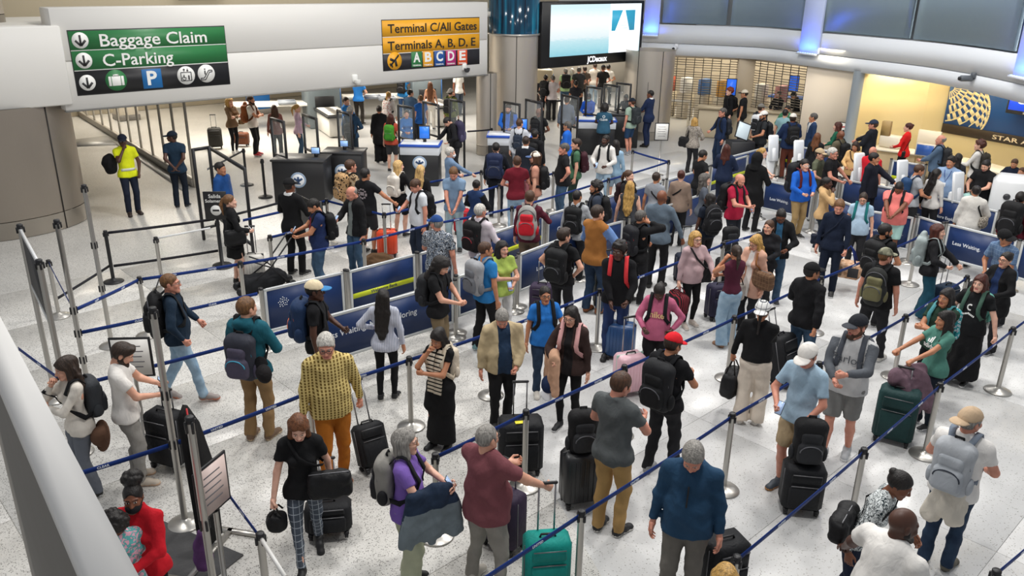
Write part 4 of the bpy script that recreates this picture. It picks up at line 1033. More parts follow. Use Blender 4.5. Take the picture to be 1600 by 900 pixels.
cl = column(*W(-1.3, 1.04)[:2], 1.25, 1.65, WANG + math.pi / 2, 0, 2.66, 'wide grey steel clad column under the left end of the white beam', (-2.55, -1.5), .38, steel_d)
b = MB().box((0, 0, 0), (.1, .03, .1), .008); 
cm = column(*G(747, 243)[:2] + np.array([.25, .3]), .32, .32, WANG, 0, 2.52, 'slim steel column under the right end of the white beam', (-1.9,), .3)
column(*(G(800, 240)[:2] + np.array([.0, 1.0])), .78, .78, 0, 0, 3.62, 'broad steel clad column between the two sign walls', (-1.45,), .3)
_bc = G(800, 240)[:2] + np.array([.0, 1.0])
q = MB(); q.lathe([(.8, 3.62), (.8, 5.2), (0, 5.2)], 40)
bt = empty('glass_band', (_bc[0], _bc[1], 3.62), 0, 'dark blue glass band around the top of the broad steel column', 'glass band'); 
m_, nt_, b_ = _nodes('blue_glass'); b_.inputs['Roughness'].default_value = .12; tc_ = nd(nt_, 'ShaderNodeTexCoord'); mp_ = nd(nt_, 'ShaderNodeMapping'); mp_.inputs['Scale'].default_value = (9, 9, .4); nt_.links.new(tc_.outputs['Object'], mp_.inputs['Vector']); n_ = nd(nt_, 'ShaderNodeTexNoise', Scale=1.0, Detail=3.0); nt_.links.new(mp_.outputs['Vector'], n_.inputs['Vector'])
nt_.links.new(ramp(nt_, n_.outputs['Fac'], [(.35, '#07182c'), (.55, '#0d4a66'), (.7, '#1a7f9c')]), b_.inputs['Base Color'])
q.build('pane', m_, bt, True, loc=(0, 0, -3.62)); q = MB(); q.lathe([(.8, 3.58), (.83, 3.58), (.83, 3.64), (.8, 3.64)], 40); q.build('rim', STEEL(), bt, True, loc=(0, 0, -3.62))
cr = G(995, 226)[:2] + np.array([.5, 1.6]); column(cr[0], cr[1], .85, .85, 0, 0, 3.0, 'steel clad column beside the rolling grille', (-1.2, -2.2), .3, brushed('#c9c1b6', .4))
# direction signs
WHT = lambda: plain('#eeeeea', .5)
def wtext(root, s, x0, x1, z, size, mat, y=-.035, bold=.004):
    me = text_mesh(s, size, .001, 'LEFT', bold); me.materials.clear(); me.materials.append(mat); V = [v.co.x for v in me.vertices]; a, c = min(V), max(V); Z = [v.co.y for v in me.vertices]
    sx = (x1 - x0) / (c - a); o = link('lettering', me, root, (x0 - a * sx, y, z), (math.pi / 2, 0, 0)); o.scale = (sx, 1, 1); return o
def disc(root, x, z, r, mat, name='disc', y=-.03, n=28):
    q = MB(); a = np.arange(n) * 2 * np.pi / n; q.poly(np.stack([x + r * np.cos(a), np.full(n, y), z + r * np.sin(a)], 1), .004, (0, 1, 0)); return q.build(name, mat, root)
def bar(q, x0, z0, x1, z1, w, y=-.036):
    d = np.array([x1 - x0, z1 - z0]); L = np.hypot(*d); n = np.array([-d[1], d[0]]) / L * w / 2
    q.poly([(x0 + n[0], y, z0 + n[1]), (x1 + n[0], y, z1 + n[1]), (x1 - n[0], y, z1 - n[1]), (x0 - n[0], y, z0 - n[1])], .003, (0, 1, 0)); return q
def signbase(label, x0, x1, zs, cols):
    r = empty('direction_sign', W(x0, -.02, zs[-1]), WANG, label, 'sign'); o = (-x0, 0, -zs[-1])
    MB().box(((x0 + x1) / 2, .0, (zs[0] + zs[-1]) / 2), (x1 - x0 + .03, .04, zs[0] - zs[-1] + .03), .004).build('backing', plain('#2b2b2d', .5), r, loc=o)
    for i, c in enumerate(cols): MB().box(((x0 + x1) / 2, -.022, (zs[i] + zs[i + 1]) / 2), (x1 - x0, .008, abs(zs[i] - zs[i + 1]) - .016)).build('sign_row', plain(c, .45), r, loc=o)
    q = MB()
    for z in zs[1:-1]: q.box(((x0 + x1) / 2, -.022, z), (x1 - x0, .009, .018))
    q.build('divider', WHT(), r, loc=o); k = empty('tmp', (0, 0, 0)); bpy.data.objects.remove(k); return r, o
def reloc(root, o):
    for c in root.children:
        if c.get('_d') is None and c.name.split('.')[0] not in ('backing', 'sign_row', 'divider'): c.location = Vector(c.location) + Vector(o)
S1, o1 = signbase('green and black sign for baggage claim and parking on the white beam', .3, 3.68, (4.125, 3.725, 3.315, 2.815), ('#2f7a45', '#2f7a45', '#1f1f22'))
for i, (px, py) in enumerate(((124, 63), (130, 94.5), (135.5, 129))):
    x, z = WP(px, py); disc(S1, x, z, .165, WHT(), 'arrow_disc', -.032); q = MB(); bar(q, x, z + .11, x, z - .1, .04, -.038); bar(q, x - .1, z + .0, x, z - .11, .045, -.038); bar(q, x + .1, z + .0, x, z - .11, .045, -.038); q.build('arrow', plain('#232325', .5), S1)
xa = WP(154, 60)[0]; xb = WP(321, 56)[0]; wtext(S1, 'Baggage Claim', xa, xb, 3.90, .36, WHT())
xa = WP(159, 92)[0]; xb = WP(269, 88)[0]; wtext(S1, 'C-Parking', xa, xb, 3.49, .36, WHT())
x, z = WP(180.5, 125); disc(S1, x, z, .225, plain('#2f7a45', .5), 'baggage_disc', -.03); q = MB(); q.box((x, -.036, z - .015), (.32, .006, .2), .02); q.box((x, -.036, z + .11), (.12, .006, .03)); q.box((x - .05, -.036, z + .1), (.02, .006, .05)); q.box((x + .05, -.036, z + .1), (.02, .006, .05)); q.build('suitcase_pictogram', WHT(), S1)
q = MB(); q.box((x - .1, -.041, z - .015), (.012, .003, .2)); q.box((x + .1, -.041, z - .015), (.012, .003, .2)); q.build('pictogram_line', plain('#2f7a45', .5), S1)
x, z = WP(236.5, 122.5); MB().box((x, -.031, z), (.43, .008, .42), .004).build('parking_plate', plain('#1566a5', .5), S1); wtext(S1, 'P', x - .11, x + .11, z, .42, WHT(), -.037, .012)
x, z = WP(289.5, 117.5); disc(S1, x, z, .205, WHT(), 'lift_disc', -.03); q = MB()
for zz in (-.12, .07): bar(q, x - .12, z + zz, x + .12, z + zz, .016)
for xx in (-.12, .12): bar(q, x + xx, z - .12, x + xx, z + .07, .016)
bar(q, x - .04, z + .09, x - .04, z + .15, .018); bar(q, x + .04, z + .09, x + .04, z + .15, .018); bar(q, x - .065, z + .125, x - .04, z + .15, .012); bar(q, x - .015, z + .125, x - .04, z + .15, .012); bar(q, x + .015, z + .115, x + .04, z + .09, .012); bar(q, x + .065, z + .115, x + .04, z + .09, .012)
bar(q, x + .06, z - .1, x + .06, z + .0, .03); bar(q, x - .05, z + .02, x - .05, z - .04, .02); bar(q, x - .05, z - .04, x + .0, z - .06, .018); a_ = np.linspace(1.8, 6.0, 8)
for i in range(7): bar(q, x - .05 + .045 * math.cos(a_[i]), z - .065 + .04 * math.sin(a_[i]), x - .05 + .045 * math.cos(a_[i + 1]), z - .065 + .04 * math.sin(a_[i + 1]), .014)
q.build('lift_pictogram', plain('#232325', .5), S1)
x, z = WP(321, 114.5); disc(S1, x, z, .205, WHT(), 'escalator_disc', -.03); q = MB()
for a, e in (((-.14, -.1), (-.06, -.1)), ((-.06, -.1), (.06, .07)), ((.06, .07), (.14, .07)), ((.14, .07), (.14, .03)), ((.14, .03), (.08, .03)), ((.08, .03), (-.03, -.14)), ((-.03, -.14), (-.14, -.14)), ((-.14, -.14), (-.14, -.1))): bar(q, x + a[0], z + a[1], x + e[0], z + e[1], .018)
bar(q, x - .03, z - .02, x - .03, z + .07, .028); bar(q, x - .03, z + .09, x - .03, z + .115, .03); q.build('escalator_pictogram', plain('#232325', .5), S1); reloc(S1, o1)
S2, o2 = signbase('yellow and black sign for the terminals and gates on the white beam', 8.1, 11.54, (4.155, 3.715, 3.28, 2.84), ('#f0ab1f', '#f0ab1f', '#2a2930'))
DK = plain('#1f1d1c', .5)
wtext(S2, 'Terminal C/All Gates', WP(604, 43)[0], WP(743, 41)[0], 3.92, .33, DK); wtext(S2, 'Terminals A, B, D, E', WP(604, 69)[0], WP(741, 65)[0], 3.47, .33, DK)
x, z = WP(615, 95); disc(S2, x, z, .24, plain('#f0ab1f', .45), 'plane_disc', -.03); q = MB(); bar(q, x - .15, z - .13, x + .14, z + .15, .05); 
for a, e, w in (((-.02, 0), (-.15, .06), .07), ((.02, .02), (.06, -.15), .07), ((-.1, -.09), (-.17, -.07), .04), ((-.1, -.09), (-.08, -.17), .04)): bar(q, x + a[0], z + a[1], x + e[0], z + e[1], w)
q.build('plane_pictogram', DK, S2)
for i, (ch, c) in enumerate(zip('ABCDE', ('#2f7a45', '#e8a52a', '#1c4f96', '#b3256f', '#e0562f'))):
    x, z = WP(649.5 + 17.8 * i, 92.5 - .8 * i); MB().box((x, -.031, z), (.37, .008, .42), .003).build('letter_tile', plain(c, .5), S2); wtext(S2, ch, x - .12, x + .12, z + .04, .36, WHT(), -.037, .012); wtext(S2, 'TERMINAL', x - .15, x + .15, z - .165, .06, WHT(), -.037, .001)
reloc(S2, o2)
# security cameras on the beam
for px, py, lb in ((553, 124, 'small white security camera under the middle of the white beam'), (724, 106, 'white dome camera under the terminal sign')):
    x, z = WP(px, py); r = empty('security_camera', W(x, -.05, z), WANG, lb, 'camera'); MB().box((0, .02, .03), (.16, .1, .2), .02).build('bracket', WHT(), r); q = MB(); q.lathe([(0, -.13), (.05, -.12), (.085, -.07), (.09, 0)], 16); q.build('dome', WHT() if px < 600 else plain('#3a3a3d', .15), r, True, loc=(.03, -.08, .0))
# far upper wall behind the beam
w = struct(MB().box((WL / 2 - 2, 3.0, 5.6), (WL + 16, .2, 3.0)).build('wall_upper', plain('#d3c7ae', .6), None, loc=W(0, 0), rot=(0, 0, WANG)))
for x, y in ((-1.9, 3.45),): column(*W(-1.15, 1.2)[:2], .62, .62, 0, 4.24, 7.0, 'grey steel column standing on the left bulkhead', (-1.9,), .2)
r = empty('dark_sign', W(3.7, 2.6, 4.62), WANG, 'dark sign with gold lettering above the white beam', 'sign'); MB().box((.7, 0, .12), (1.3, .06, .24)).build('panel', plain('#2a2a30', .5), r); q = MB(); q.box((.45, -.04, .09), (.22, .01, .1)); q.box((.72, -.04, .09), (.12, .01, .06)); q.build('gold_mark', plain('#d8a93a', .5), r)
# ------------------------------------------------------------------ big advertising screen
sx0, sz0 = WP(845, 108, -.25); sx1, _ = WP(1001, 97, -.25); sz1 = WP(845, 3, -.25)[1]
scr = empty('advertising_screen', W(sx0, -.25, sz0), WANG, 'large lit advertising screen in a black frame over the security lanes', 'screen'); Wd = sx1 - sx0; Hd = sz1 - sz0
MB().box((Wd / 2, .2, Hd / 2), (Wd, .4, Hd), .02).build('frame', plain('#151517', .4), scr)
fx = .22; x0_, x1_, z0_, z1_ = Wd * .075, Wd * .965, Hd * .17, Hd * .955
m_, nt_, b_ = _nodes('ad_picture'); tc_ = nd(nt_, 'ShaderNodeTexCoord'); sp_ = nd(nt_, 'ShaderNodeSeparateXYZ'); nt_.links.new(tc_.outputs['Object'], sp_.inputs[0]); n_ = nd(nt_, 'ShaderNodeTexNoise', Scale=5.0, Detail=4.0); mp_ = nd(nt_, 'ShaderNodeMapping'); mp_.inputs['Scale'].default_value = (1, 1, 5); nt_.links.new(tc_.outputs['Object'], mp_.inputs['Vector']); nt_.links.new(mp_.outputs['Vector'], n_.inputs['Vector'])
ml_ = nd(nt_, 'ShaderNodeMath', operation='MULTIPLY_ADD'); nt_.links.new(n_.outputs['Fac'], ml_.inputs[0]); ml_.inputs[1].default_value = .22; nt_.links.new(sp_.outputs['Z'], ml_.inputs[2])
mr_ = nd(nt_, 'ShaderNodeMapRange'); mr_.inputs['From Min'].default_value = z0_; mr_.inputs['From Max'].default_value = z1_; nt_.links.new(ml_.outputs[0], mr_.inputs['Value'])
cl_ = ramp(nt_, mr_.outputs['Result'], [(0, '#7cc3d6'), (.2, '#a9dbe6'), (.36, '#c3e6ee'), (.42, '#e4f2f6'), (.75, '#ffffff'), (1, '#d7f2fa')]); b_.inputs['Base Color'].default_value = (0, 0, 0, 1); nt_.links.new(cl_, b_.inputs['Emission Color']); b_.inputs['Emission Strength'].default_value = 1.05
MB().box(((x0_ + x1_) / 2, -.005, (z0_ + z1_) / 2), (x1_ - x0_, .02, z1_ - z0_)).build('picture', m_, scr)
MB().box((x0_ + (x1_ - x0_) * .815, -.013, (z0_ + z1_) / 2), ((x1_ - x0_) * .36, .01, z1_ - z0_)).build('picture_panel', plain('#f6fbfd', .4, emit=1.0), scr)
MB().box((x0_ + (x1_ - x0_) * .79, -.02, z0_ + (z1_ - z0_) * .66), ((x1_ - x0_) * .27, .01, (z1_ - z0_) * .42)).build('inset_sea', plain('#2f93b3', .4, emit=.8), scr)
q = MB(); cx_ = x0_ + (x1_ - x0_) * .79; q.poly([(cx_ - .42, -.027, z0_ + (z1_ - z0_) * .45), (cx_ + .34, -.027, z0_ + (z1_ - z0_) * .45), (cx_ + .05, -.027, z0_ + (z1_ - z0_) * .9), (cx_ - .03, -.027, z0_ + (z1_ - z0_) * .9)], .004, (0, 1, 0)); q.build('inset_boat', plain('#eef7fa', .4, emit=.95), scr)
q = MB()
for i in range(6): zz = z0_ + (z1_ - z0_) * (.5 + .06 * i); q.box((cx_ + .0, -.031, zz), (.36 - .05 * i, .003, .012)); 
q.build('inset_boat_line', plain('#9fc9d6', .4, emit=.6), scr)
wtext(scr, 'JCDecaux', Wd * .43, Wd * .63, Hd * .085, .26, plain('#ffffff', .4, emit=.6), -.012, .008)
# ------------------------------------------------------------------ curved fascia and upper panels on the right
FZ = 2.7
FPX_ = [(1003, 84), (1100, 89), (1192, 93), (1267, 104), (1347, 114), (1450, 128), (1530, 144), (1615, 166)]
FPT = [G(x, y, FZ)[:2] for x, y in FPX_]
FPT[0] = FPT[2] + (FPT[0] - FPT[2]) * 1.02; FPT[1] = (FPT[0] + FPT[2]) / 2
def FP(px, py, off=0.0):
    """where this pixel's ray meets the fascia (or a surface off metres behind it)"""
    best = None
    for i in range(len(FPT) - 1):
        a, c = FPT[i], FPT[i + 1]; d = (c - a) / np.hypot(*(c - a)); n = np.array([-d[1], d[0]]); n = n if n @ a > 0 else -n
        r_ = ray(px, py); P0 = a + n * off; t = (P0 @ n) / (r_[:2] @ n); Q = np.array(CAMP) + r_ * t; s = (Q[:2] - P0) @ d; L = np.hypot(*(c - a))
        e = 0 if 0 <= s <= L else min(abs(s), abs(s - L))
        if best is None or e < best[0]: best = (e, Q, n)
    return best[1], best[2]
def strip(pts, z0, z1, th, name, mat, parent=None):
    """a wall that follows plan points, th thick away from the camera"""
    P = np.array(pts); n = len(P); T = np.gradient(P, axis=0); N = np.stack([-T[:, 1], T[:, 0]], 1); N /= np.hypot(N[:, 0], N[:, 1])[:, None]; N *= np.sign((N * P).sum(1))[:, None]
    q = MB(); V = []
    for p, nn in zip(P, N):
        o = p + nn * th; V += [(*p, z0), (*p, z1), (*o, z1), (*o, z0)]
    F = [(i * 4 + k, i * 4 + (k + 1) % 4, i * 4 + 4 + (k + 1) % 4, i * 4 + 4 + k) for i in range(n - 1) for k in range(4)] + [(0, 1, 2, 3), (n * 4 - 1, n * 4 - 2, n * 4 - 3, n * 4 - 4)]
    q.add(V, F); return q.build(name, mat, parent)
def dense(pts, m=6):
    P = np.array(pts); s = np.concatenate([[0], np.cumsum(np.hypot(*np.diff(P, axis=0).T))]); t = np.linspace(0, s[-1], m * len(P)); Q = np.stack([np.interp(t, s, P[:, 0]), np.interp(t, s, P[:, 1])], 1)
    for _ in range(6): Q[1:-1] = .5 * Q[1:-1] + .25 * (Q[:-2] + Q[2:])
    return Q
FD = dense(FPT); FASC = plain('#d8dce1', .8, 0, .2)
zb = FP(1400, 98)[0][2]; zc = FP(1400, 60)[0][2]
wr = struct(strip(FD, FZ, zb - .02, .35, 'wall_right', FASC)); strip(FD + 0.0, zb, zc - .03, .33, 'upper_band', FASC, wr)
GP = plain('#8fa2ad', .45, .25)
def arc(p0, p1, off=0.0):
    """plan points of the fascia between two pixel columns"""
    a = FP(p0, 70)[0][:2]; c = FP(p1, 70)[0][:2]; ia = np.argmin(np.hypot(*(FD - a).T)); ic = np.argmin(np.hypot(*(FD - c).T)); 
    Q = np.concatenate([[a], FD[min(ia, ic) + 1:max(ia, ic)], [c]]); return Q * (1 + off / np.hypot(Q[:, 0], Q[:, 1])[:, None])
for p0, p1, lb in ((1032, 1131, 'grey blue metal wall panel right of the screen'), (1138, 1252, 'grey blue metal wall panel left of the middle blue light'), (1279, 1417, 'grey blue metal wall panel right of the middle blue light'), (1425, 1584, 'grey blue metal wall panel above the ticket counters')):
    o = strip(arc(p0, p1, .06), zc + .02, 6.6, .1, 'panel', GP, wr)
strip(arc(1003, 1610, .4), zc - .02, 6.6, .1, 'backing', plain('#b3b8bd', .5), wr)
for p0, p1, yb, lb in ((1004, 1028, 57, 'blue lit fin beside the screen'), (1246, 1276, 84, 'blue lit fin between the grey wall panels'), (1579, 1612, 121, 'blue lit fin at the right edge above the counters')):
    a, n1 = FP(p0, yb, -.12); c, n2 = FP(p1, yb, -.12); z = a[2]; mid = (a + c) / 2; wdt = np.hypot(*(c - a)[:2]); ang = math.atan2(c[1] - a[1], c[0] - a[0])
    r = empty('light_fin', (mid[0], mid[1], z), ang, lb, 'wall light'); MB().box((0, .08, 1.8), (wdt, .1, 3.5), .01).build('fin', plain('#c3cfec', .5), r); q = MB(); q.box((0, -.03, .03), (wdt, .12, .05), .008); q.build('lamp_housing', plain('#d7dbe2', .4), r)
    q = MB()
    for i in range(8): q.box((-wdt * .44 + i * wdt * .88 / 7, -.03, .064), (.03, .05, .012))
    q.build('led', plain('#8fb0ff', .3, emit=3.0), r)
    l = area('fin_lamp', (mid[0] - n1[0] * .16, mid[1] - n1[1] * .16, z + .14), wdt, 12, (.04, .13, 1), (math.radians(180 - 14), 0, ang), .1)
for px, py, c, lb in ((1057, 76, '#e4e6ea', 'white security camera on the fascia right of the screen'), (1522, 124, '#5b6066', 'grey security camera on the fascia above the airline sign')):
    a, n1 = FP(px, py, -.02); r = empty('security_camera', tuple(a), math.atan2(-n1[0], n1[1]), lb, 'camera'); MB().box((0, -.04, .1), (.14, .1, .14), .02).build('bracket', plain(c, .4), r); MB().box((-.04, -.2, .02), (.16, .36, .15), .04).build('housing', plain(c, .4), r); q = MB(); q.lathe([(0, 0), (.05, 0), (.05, .03), (0, .03)], 14); q.build('lens', BLACK(), r, False, (-.04, -.38, .02), (math.pi / 2, 0, 0))
# shutter, pillars, beige wall, yellow niche
BEIGE = plain('#e6d8c4', .6); CREAM = plain('#f0dca8', .6)
def vwall(p, q, z0, z1, th, name, mat, parent=None): return strip([p, q], z0, z1, th, name, mat, parent)
pw = [FP(x, 98, .25)[0][:2] for x in (1267, 1338)]; 
# plain wall segments that stand under the fascia
P1267, P1340, P1350 = FP(1262, 104, .1)[0][:2], FP(1338, 113, .1)[0][:2], FP(1348, 114, .1)[0][:2]
struct(vwall(P1267, P1340, 0, 2.75, .3, 'wall_beige', BEIGE)); 
column(*(P1340 + (P1350 - P1340) * .5), .17, .17, 0, 0, 2.75, 'grey square pillar at the edge of the yellow wall', (), .02, plain('#8d969e', .5))
NK = atdist(1447, 160, math.hypot(*FP(1450, 128)[0][:2]) + 2.6)[:2]
struct(vwall(P1350 + (NK - P1350) * .0, NK, 0, 3.4, .12, 'wall_yellow_side', CREAM))
_q0 = G(1473, 200, 2.12)[:2]; _q1 = G(1600, 222, 2.12)[:2]; _qd = (_q1 - _q0) / np.hypot(*(_q1 - _q0)); NKE = NK + np.array([math.sin(math.radians(152)), math.cos(math.radians(152))]) * 9
struct(vwall(NK, NKE, 0, 3.4, .12, 'wall_yellow_back', CREAM))
struct(strip([P1267 + np.array([0, .3]), P1350, FP(1450, 128)[0][:2] * 1.02, FPT[-1] * 1.02], 3.3, 3.4, 6, 'ceiling_niche', plain('#e8e0cc', .7)))
nd_ = (NKE - NK) / np.hypot(*(NKE - NK)); nn_ = np.array([-nd_[1], nd_[0]]); nn_ = nn_ if nn_ @ NK > 0 else -nn_
def NP(px, py, off=.04):
    d = ray(px, py); P0 = NK - nn_ * off; t = (P0 @ nn_) / (d[:2] @ nn_); Q = np.array(CAMP) + d * t; return float((Q[:2] - P0) @ nd_), float(Q[2])
NANG = math.atan2(nd_[1], nd_[0]); gx0, gz0 = NP(1473, 199); gzt = NP(1484, 132)[1]; P0_ = NK - nn_ * .04
gs = empty('airline_sign', (P0_[0] + nd_[0] * gx0, P0_[1] + nd_[1] * gx0, gz0), NANG, 'blue wall sign with a cream globe emblem above the ticket counters', 'sign'); gw = 6.0; gh = gzt - gz0 + .25
MB().box((gw / 2, 0, gh / 2), (gw, .06, gh), .004).build('panel', plain('#0d4687', .4), gs); bs = .2 * gh / 1.1; MB().box((gw / 2, -.01, -.0), (gw, .07, bs), .004).build('name_strip', plain('#2c211b', .5), gs)
cx_, cz_ = NP(1502, 171); cx_ -= gx0; cz_ -= gz0; rx_ = NP(1547, 176)[0] - gx0 - cx_; rz_ = rx_
ax_ = np.array([-.5, .6, .62]); ax_ /= np.linalg.norm(ax_); e1_ = np.cross(ax_, [0, 1, 0]); e1_ /= np.linalg.norm(e1_); e2_ = np.cross(ax_, e1_)
q = MB(); Rg = rx_
def sph(la, lo): v = ax_ * math.sin(la) + (e1_ * math.cos(lo) + e2_ * math.sin(lo)) * math.cos(la); return v
for i in range(11):
    for j in range(24):
        la0 = math.radians(82 - i * 14); lo0 = j * 2 * math.pi / 24; blk = [(la0, la0 - math.radians(2.6), 0, 1.0), (la0 - math.radians(2.6), la0 - math.radians(14), .0 if i % 2 else .5, .54 if i % 2 else 1.04)]
        for a0, a1, f0, f1 in blk:
            cs = [sph(a0, lo0 + f0 * .2618), sph(a0, lo0 + f1 * .2618), sph(a1, lo0 + f1 * .2618), sph(a1, lo0 + f0 * .2618)]
            if min(c[1] for c in cs) < .02: continue
            pts = [(cx_ + c[0] * Rg, -.036, cz_ + c[2] * Rg) for c in cs]
            if min(p[0] for p in pts) < .02 or max(p[2] for p in pts) > gh - .01 or min(p[2] for p in pts) < bs / 2: continue
            q.poly(pts, .004, (0, 1, 0))
q.build('globe_emblem', plain('#efdfae', .5), gs)
q = MB(); a_ = np.linspace(-.92, 1.35, 30)
for i in range(29): bar(q, cx_ + Rg * math.cos(a_[i]), cz_ + Rg * math.sin(a_[i]), cx_ + Rg * math.cos(a_[i + 1]), cz_ + Rg * math.sin(a_[i + 1]), .05, -.038)
q.build('globe_rim', plain('#efdfae', .5), gs)
xa = NP(1552, 214)[0] - gx0; wtext(gs, 'STAR ALLIANCE', xa, xa + 2.35, -.01, .17, plain('#e9dcc0', .5), -.05, .003)
mx0, mz0 = NP(1572, 176, .35); P2_ = NK - nn_ * .35; mo = empty('wall_monitor', (P2_[0] + nd_[0] * mx0, P2_[1] + nd_[1] * mx0, mz0), NANG, 'bright blue monitor hanging in front of the airline sign', 'monitor'); mh = NP(1575, 140, .35)[1] - mz0
MB().box((.9, 0, mh / 2), (1.8, .1, mh), .01).build('casing', plain('#0c1220', .3), mo); MB().box((.9, -.053, mh * .57), (1.68, .01, mh * .8)).build('screen', plain('#1246d6', .3, emit=.75), mo); wtext(mo, 'UNITED', .3, 1.5, mh * .58, .2, plain('#f2f5ff', .4, emit=.8), -.062, .008); wtext(mo, 'STAR ALLIANCE', .5, 1.3, mh * .09, .07, WHT(), -.056, .001)
# notice with the red ring
x_, n_ = FP(1321, 205, 0); nx = FP(1318, 208, .02)[0]; r = empty('notice', (nx[0], nx[1], nx[2] - .3), math.atan2((P1340 - P1267)[1], (P1340 - P1267)[0]), 'small framed notice with a red ring on the beige wall', 'notice'); MB().box((0, 0, .3), (.42, .03, .62), .004).build('board', plain('#e9e6df', .5), r); MB().box((0, .012, .3), (.46, .02, .66)).build('frame', BLACK(), r)
q = MB(); a_ = np.linspace(0, 2 * np.pi, 25)
for i in range(24): bar(q, .16 * math.cos(a_[i]), .3 + .2 * math.sin(a_[i]), .16 * math.cos(a_[i + 1]), .3 + .2 * math.sin(a_[i + 1]), .035, -.02)
q.build('ring', plain('#c8202a', .5), r); MB().box((0, -.018, .3), (.1, .006, .2), .002).build('pictogram', BLACK(), r)
# rolling grilles
def grille(pa, pb, lb, zt=2.75, zb=.45):
    a = np.array(pa); d = np.array(pb) - a; L = np.hypot(*d); r = empty('rolling_grille', (a[0], a[1], 0), math.atan2(d[1], d[0]), lb, 'grille')
    q = MB(); n = int(L / .3)
    for i in range(n + 1): q.tube([(i * L / n, 0, zb - .1 * (i % 3 == 1)), (i * L / n, 0, zt)], .014, 5)
    o = q.build('chain', plain('#3d3831', .5), r); q = MB(); k = int((zt - zb) / .085)
    for j in range(k):
        for i in range(n):
            if (i * 7 + j * 3) % 11: q.box(((i + .5) * L / n, .0, zb + .05 + j * .085), (L / n - .03, .008, .026))
    o = q.build('slat', plain('#857b6c', .45, .2), r); o['kind'] = 'stuff'
    MB().box((L / 2, .05, zt + .0), (L, .2, .25)).build('hood_box', BEIGE, r); return r
g0, g1, g2, g3 = FP(1032, 90, .3)[0][:2], FP(1156, 92, .3)[0][:2], FP(1178, 92, .4)[0][:2], FP(1262, 103, .4)[0][:2]
grille(g0, g1, 'wide rolling grille closing the shop beside the steel column'); grille(g2, g3, 'narrow rolling grille left of the beige wall')
struct(vwall(g0 * 1.19, g3 * 1.21, 0, 3.4, .15, 'wall_shop', plain('#cbc0ae', .6)))
for i in range(7):
    t = .08 + .13 * i; p = (g0 * (1 - t) + g3 * t) * 1.1; r = empty('display_stand', (p[0], p[1], 0), RZQ, ('red', 'white', 'blue', 'amber', 'teal', 'white', 'pink')[i] + (' display stand behind the rolling grille, number %d from the steel column' % (i + 1)).replace('number 1 ', 'nearest ').replace('number 2 ', 'second ').replace('number 3 ', 'third ').replace('number 4 ', 'fourth ').replace('number 5 ', 'fifth ').replace('number 6 ', 'sixth ').replace('number 7 ', 'seventh '), 'display stand')
    MB().box((0, 0, .5), (.6, .4, 1.0), .02).build('base', plain('#bfb5a2', .6), r); MB().box((0, 0, 1.3), (.5, .3, .6), .02).build('goods', plain(('#a9503c', '#ece8e0', '#3f6ca5', '#d39a3f', '#4a98a0', '#e8e4dc', '#c98a8a')[i], .6), r)
pc = (g1 + g2) / 2; q = empty('pillar', (pc[0], pc[1], 0), math.atan2((g2 - g1)[1], (g2 - g1)[0]), 'beige pillar between the two rolling grilles', 'pillar'); MB().box((0, 0, 1.42), (float(np.hypot(*(g2 - g1))) + .1, .5, 2.84), .02).build('shaft', plain('#b9a88e', .5), q); MB().box((0, -.02, .12), (float(np.hypot(*(g2 - g1))) + .14, .52, .24), .01).build('plinth', plain('#8f8678', .5), q)
# ------------------------------------------------------------------ glass wall of the corridor on the left
ga, gb = G(115, 175)[:2], G(304, 292)[:2]; gd = gb - ga; gL = float(np.hypot(*gd)); gr = struct(empty('window_1', (ga[0], ga[1], 0), math.atan2(gd[1], gd[0]))); alu = plain('#98938a', .4, .3); n = 12
for i in range(n + 1): MB().box((i * gL / n, 0, 1.35), (.07, .06, 2.7), .01).build('mullion', alu, gr)
for i in range(n): MB().box(((i + .5) * gL / n, 0, 1.4), (gL / n - .1, .02, 2.5)).build('pane', glassm(.1, '#e7e4d8'), gr)
MB().box((gL / 2, 0, .1), (gL, .12, .2), .01).build('bottom_rail', alu, gr); MB().box((gL / 2, 0, 2.72), (gL, .16, .1), .01).build('top_rail', alu, gr)
struct(MB().box((0, 0, 1.6), (30, .2, 3.2)).build('wall_far', plain('#e3d8bf', .6), None, loc=(-16, 46, 0), rot=(0, 0, .1)))
struct(MB().box((6, 0, 0), (56, 20, .15)).build('ceiling', plain('#d8d4ca', .7), None, loc=W(6, 10.7, 4.2), rot=(0, 0, WANG)))
# grey band in the corridor floor
q = MB()
for bp in (((108, 219), (166, 212), (182, 226), (110, 229)), ((166, 212), (300, 290), (288, 300), (182, 226))): q.poly([(G(*p)[0], G(*p)[1], .001) for p in bp], .003, (0, 0, 1))
q.build('floor_band', plain('#8c8b88', .35), floor)
struct(MB().box((0, 0, 1.7), (26, .2, 3.4)).build('wall_security', plain('#cbbfa8', .6), None, loc=W(9, 15.5), rot=(0, 0, WANG)))
struct(MB().box((0, 0, 1.7), (9, .2, 3.4)).build('wall_lanes', plain('#b9b2a6', .6), None, loc=(4.2, 41.5, 0), rot=(0, 0, 0)))
for x, y, c, lb in ((5.6, 13.6, '#cfc5b4', 'cream square pillar in the security hall behind the podiums'), (10.2, 12.0, '#1c62a5', 'blue painted pillar in the security hall under the terminal sign')):
    p = W(x, y); r = empty('pillar', p, WANG, lb, 'pillar'); MB().box((0, 0, 1.75), (.7, .7, 3.5), .02).build('shaft', plain(c, .5), r); MB().box((0, 0, .1), (.78, .78, .2), .01).build('plinth', plain('#6a6660', .5), r)
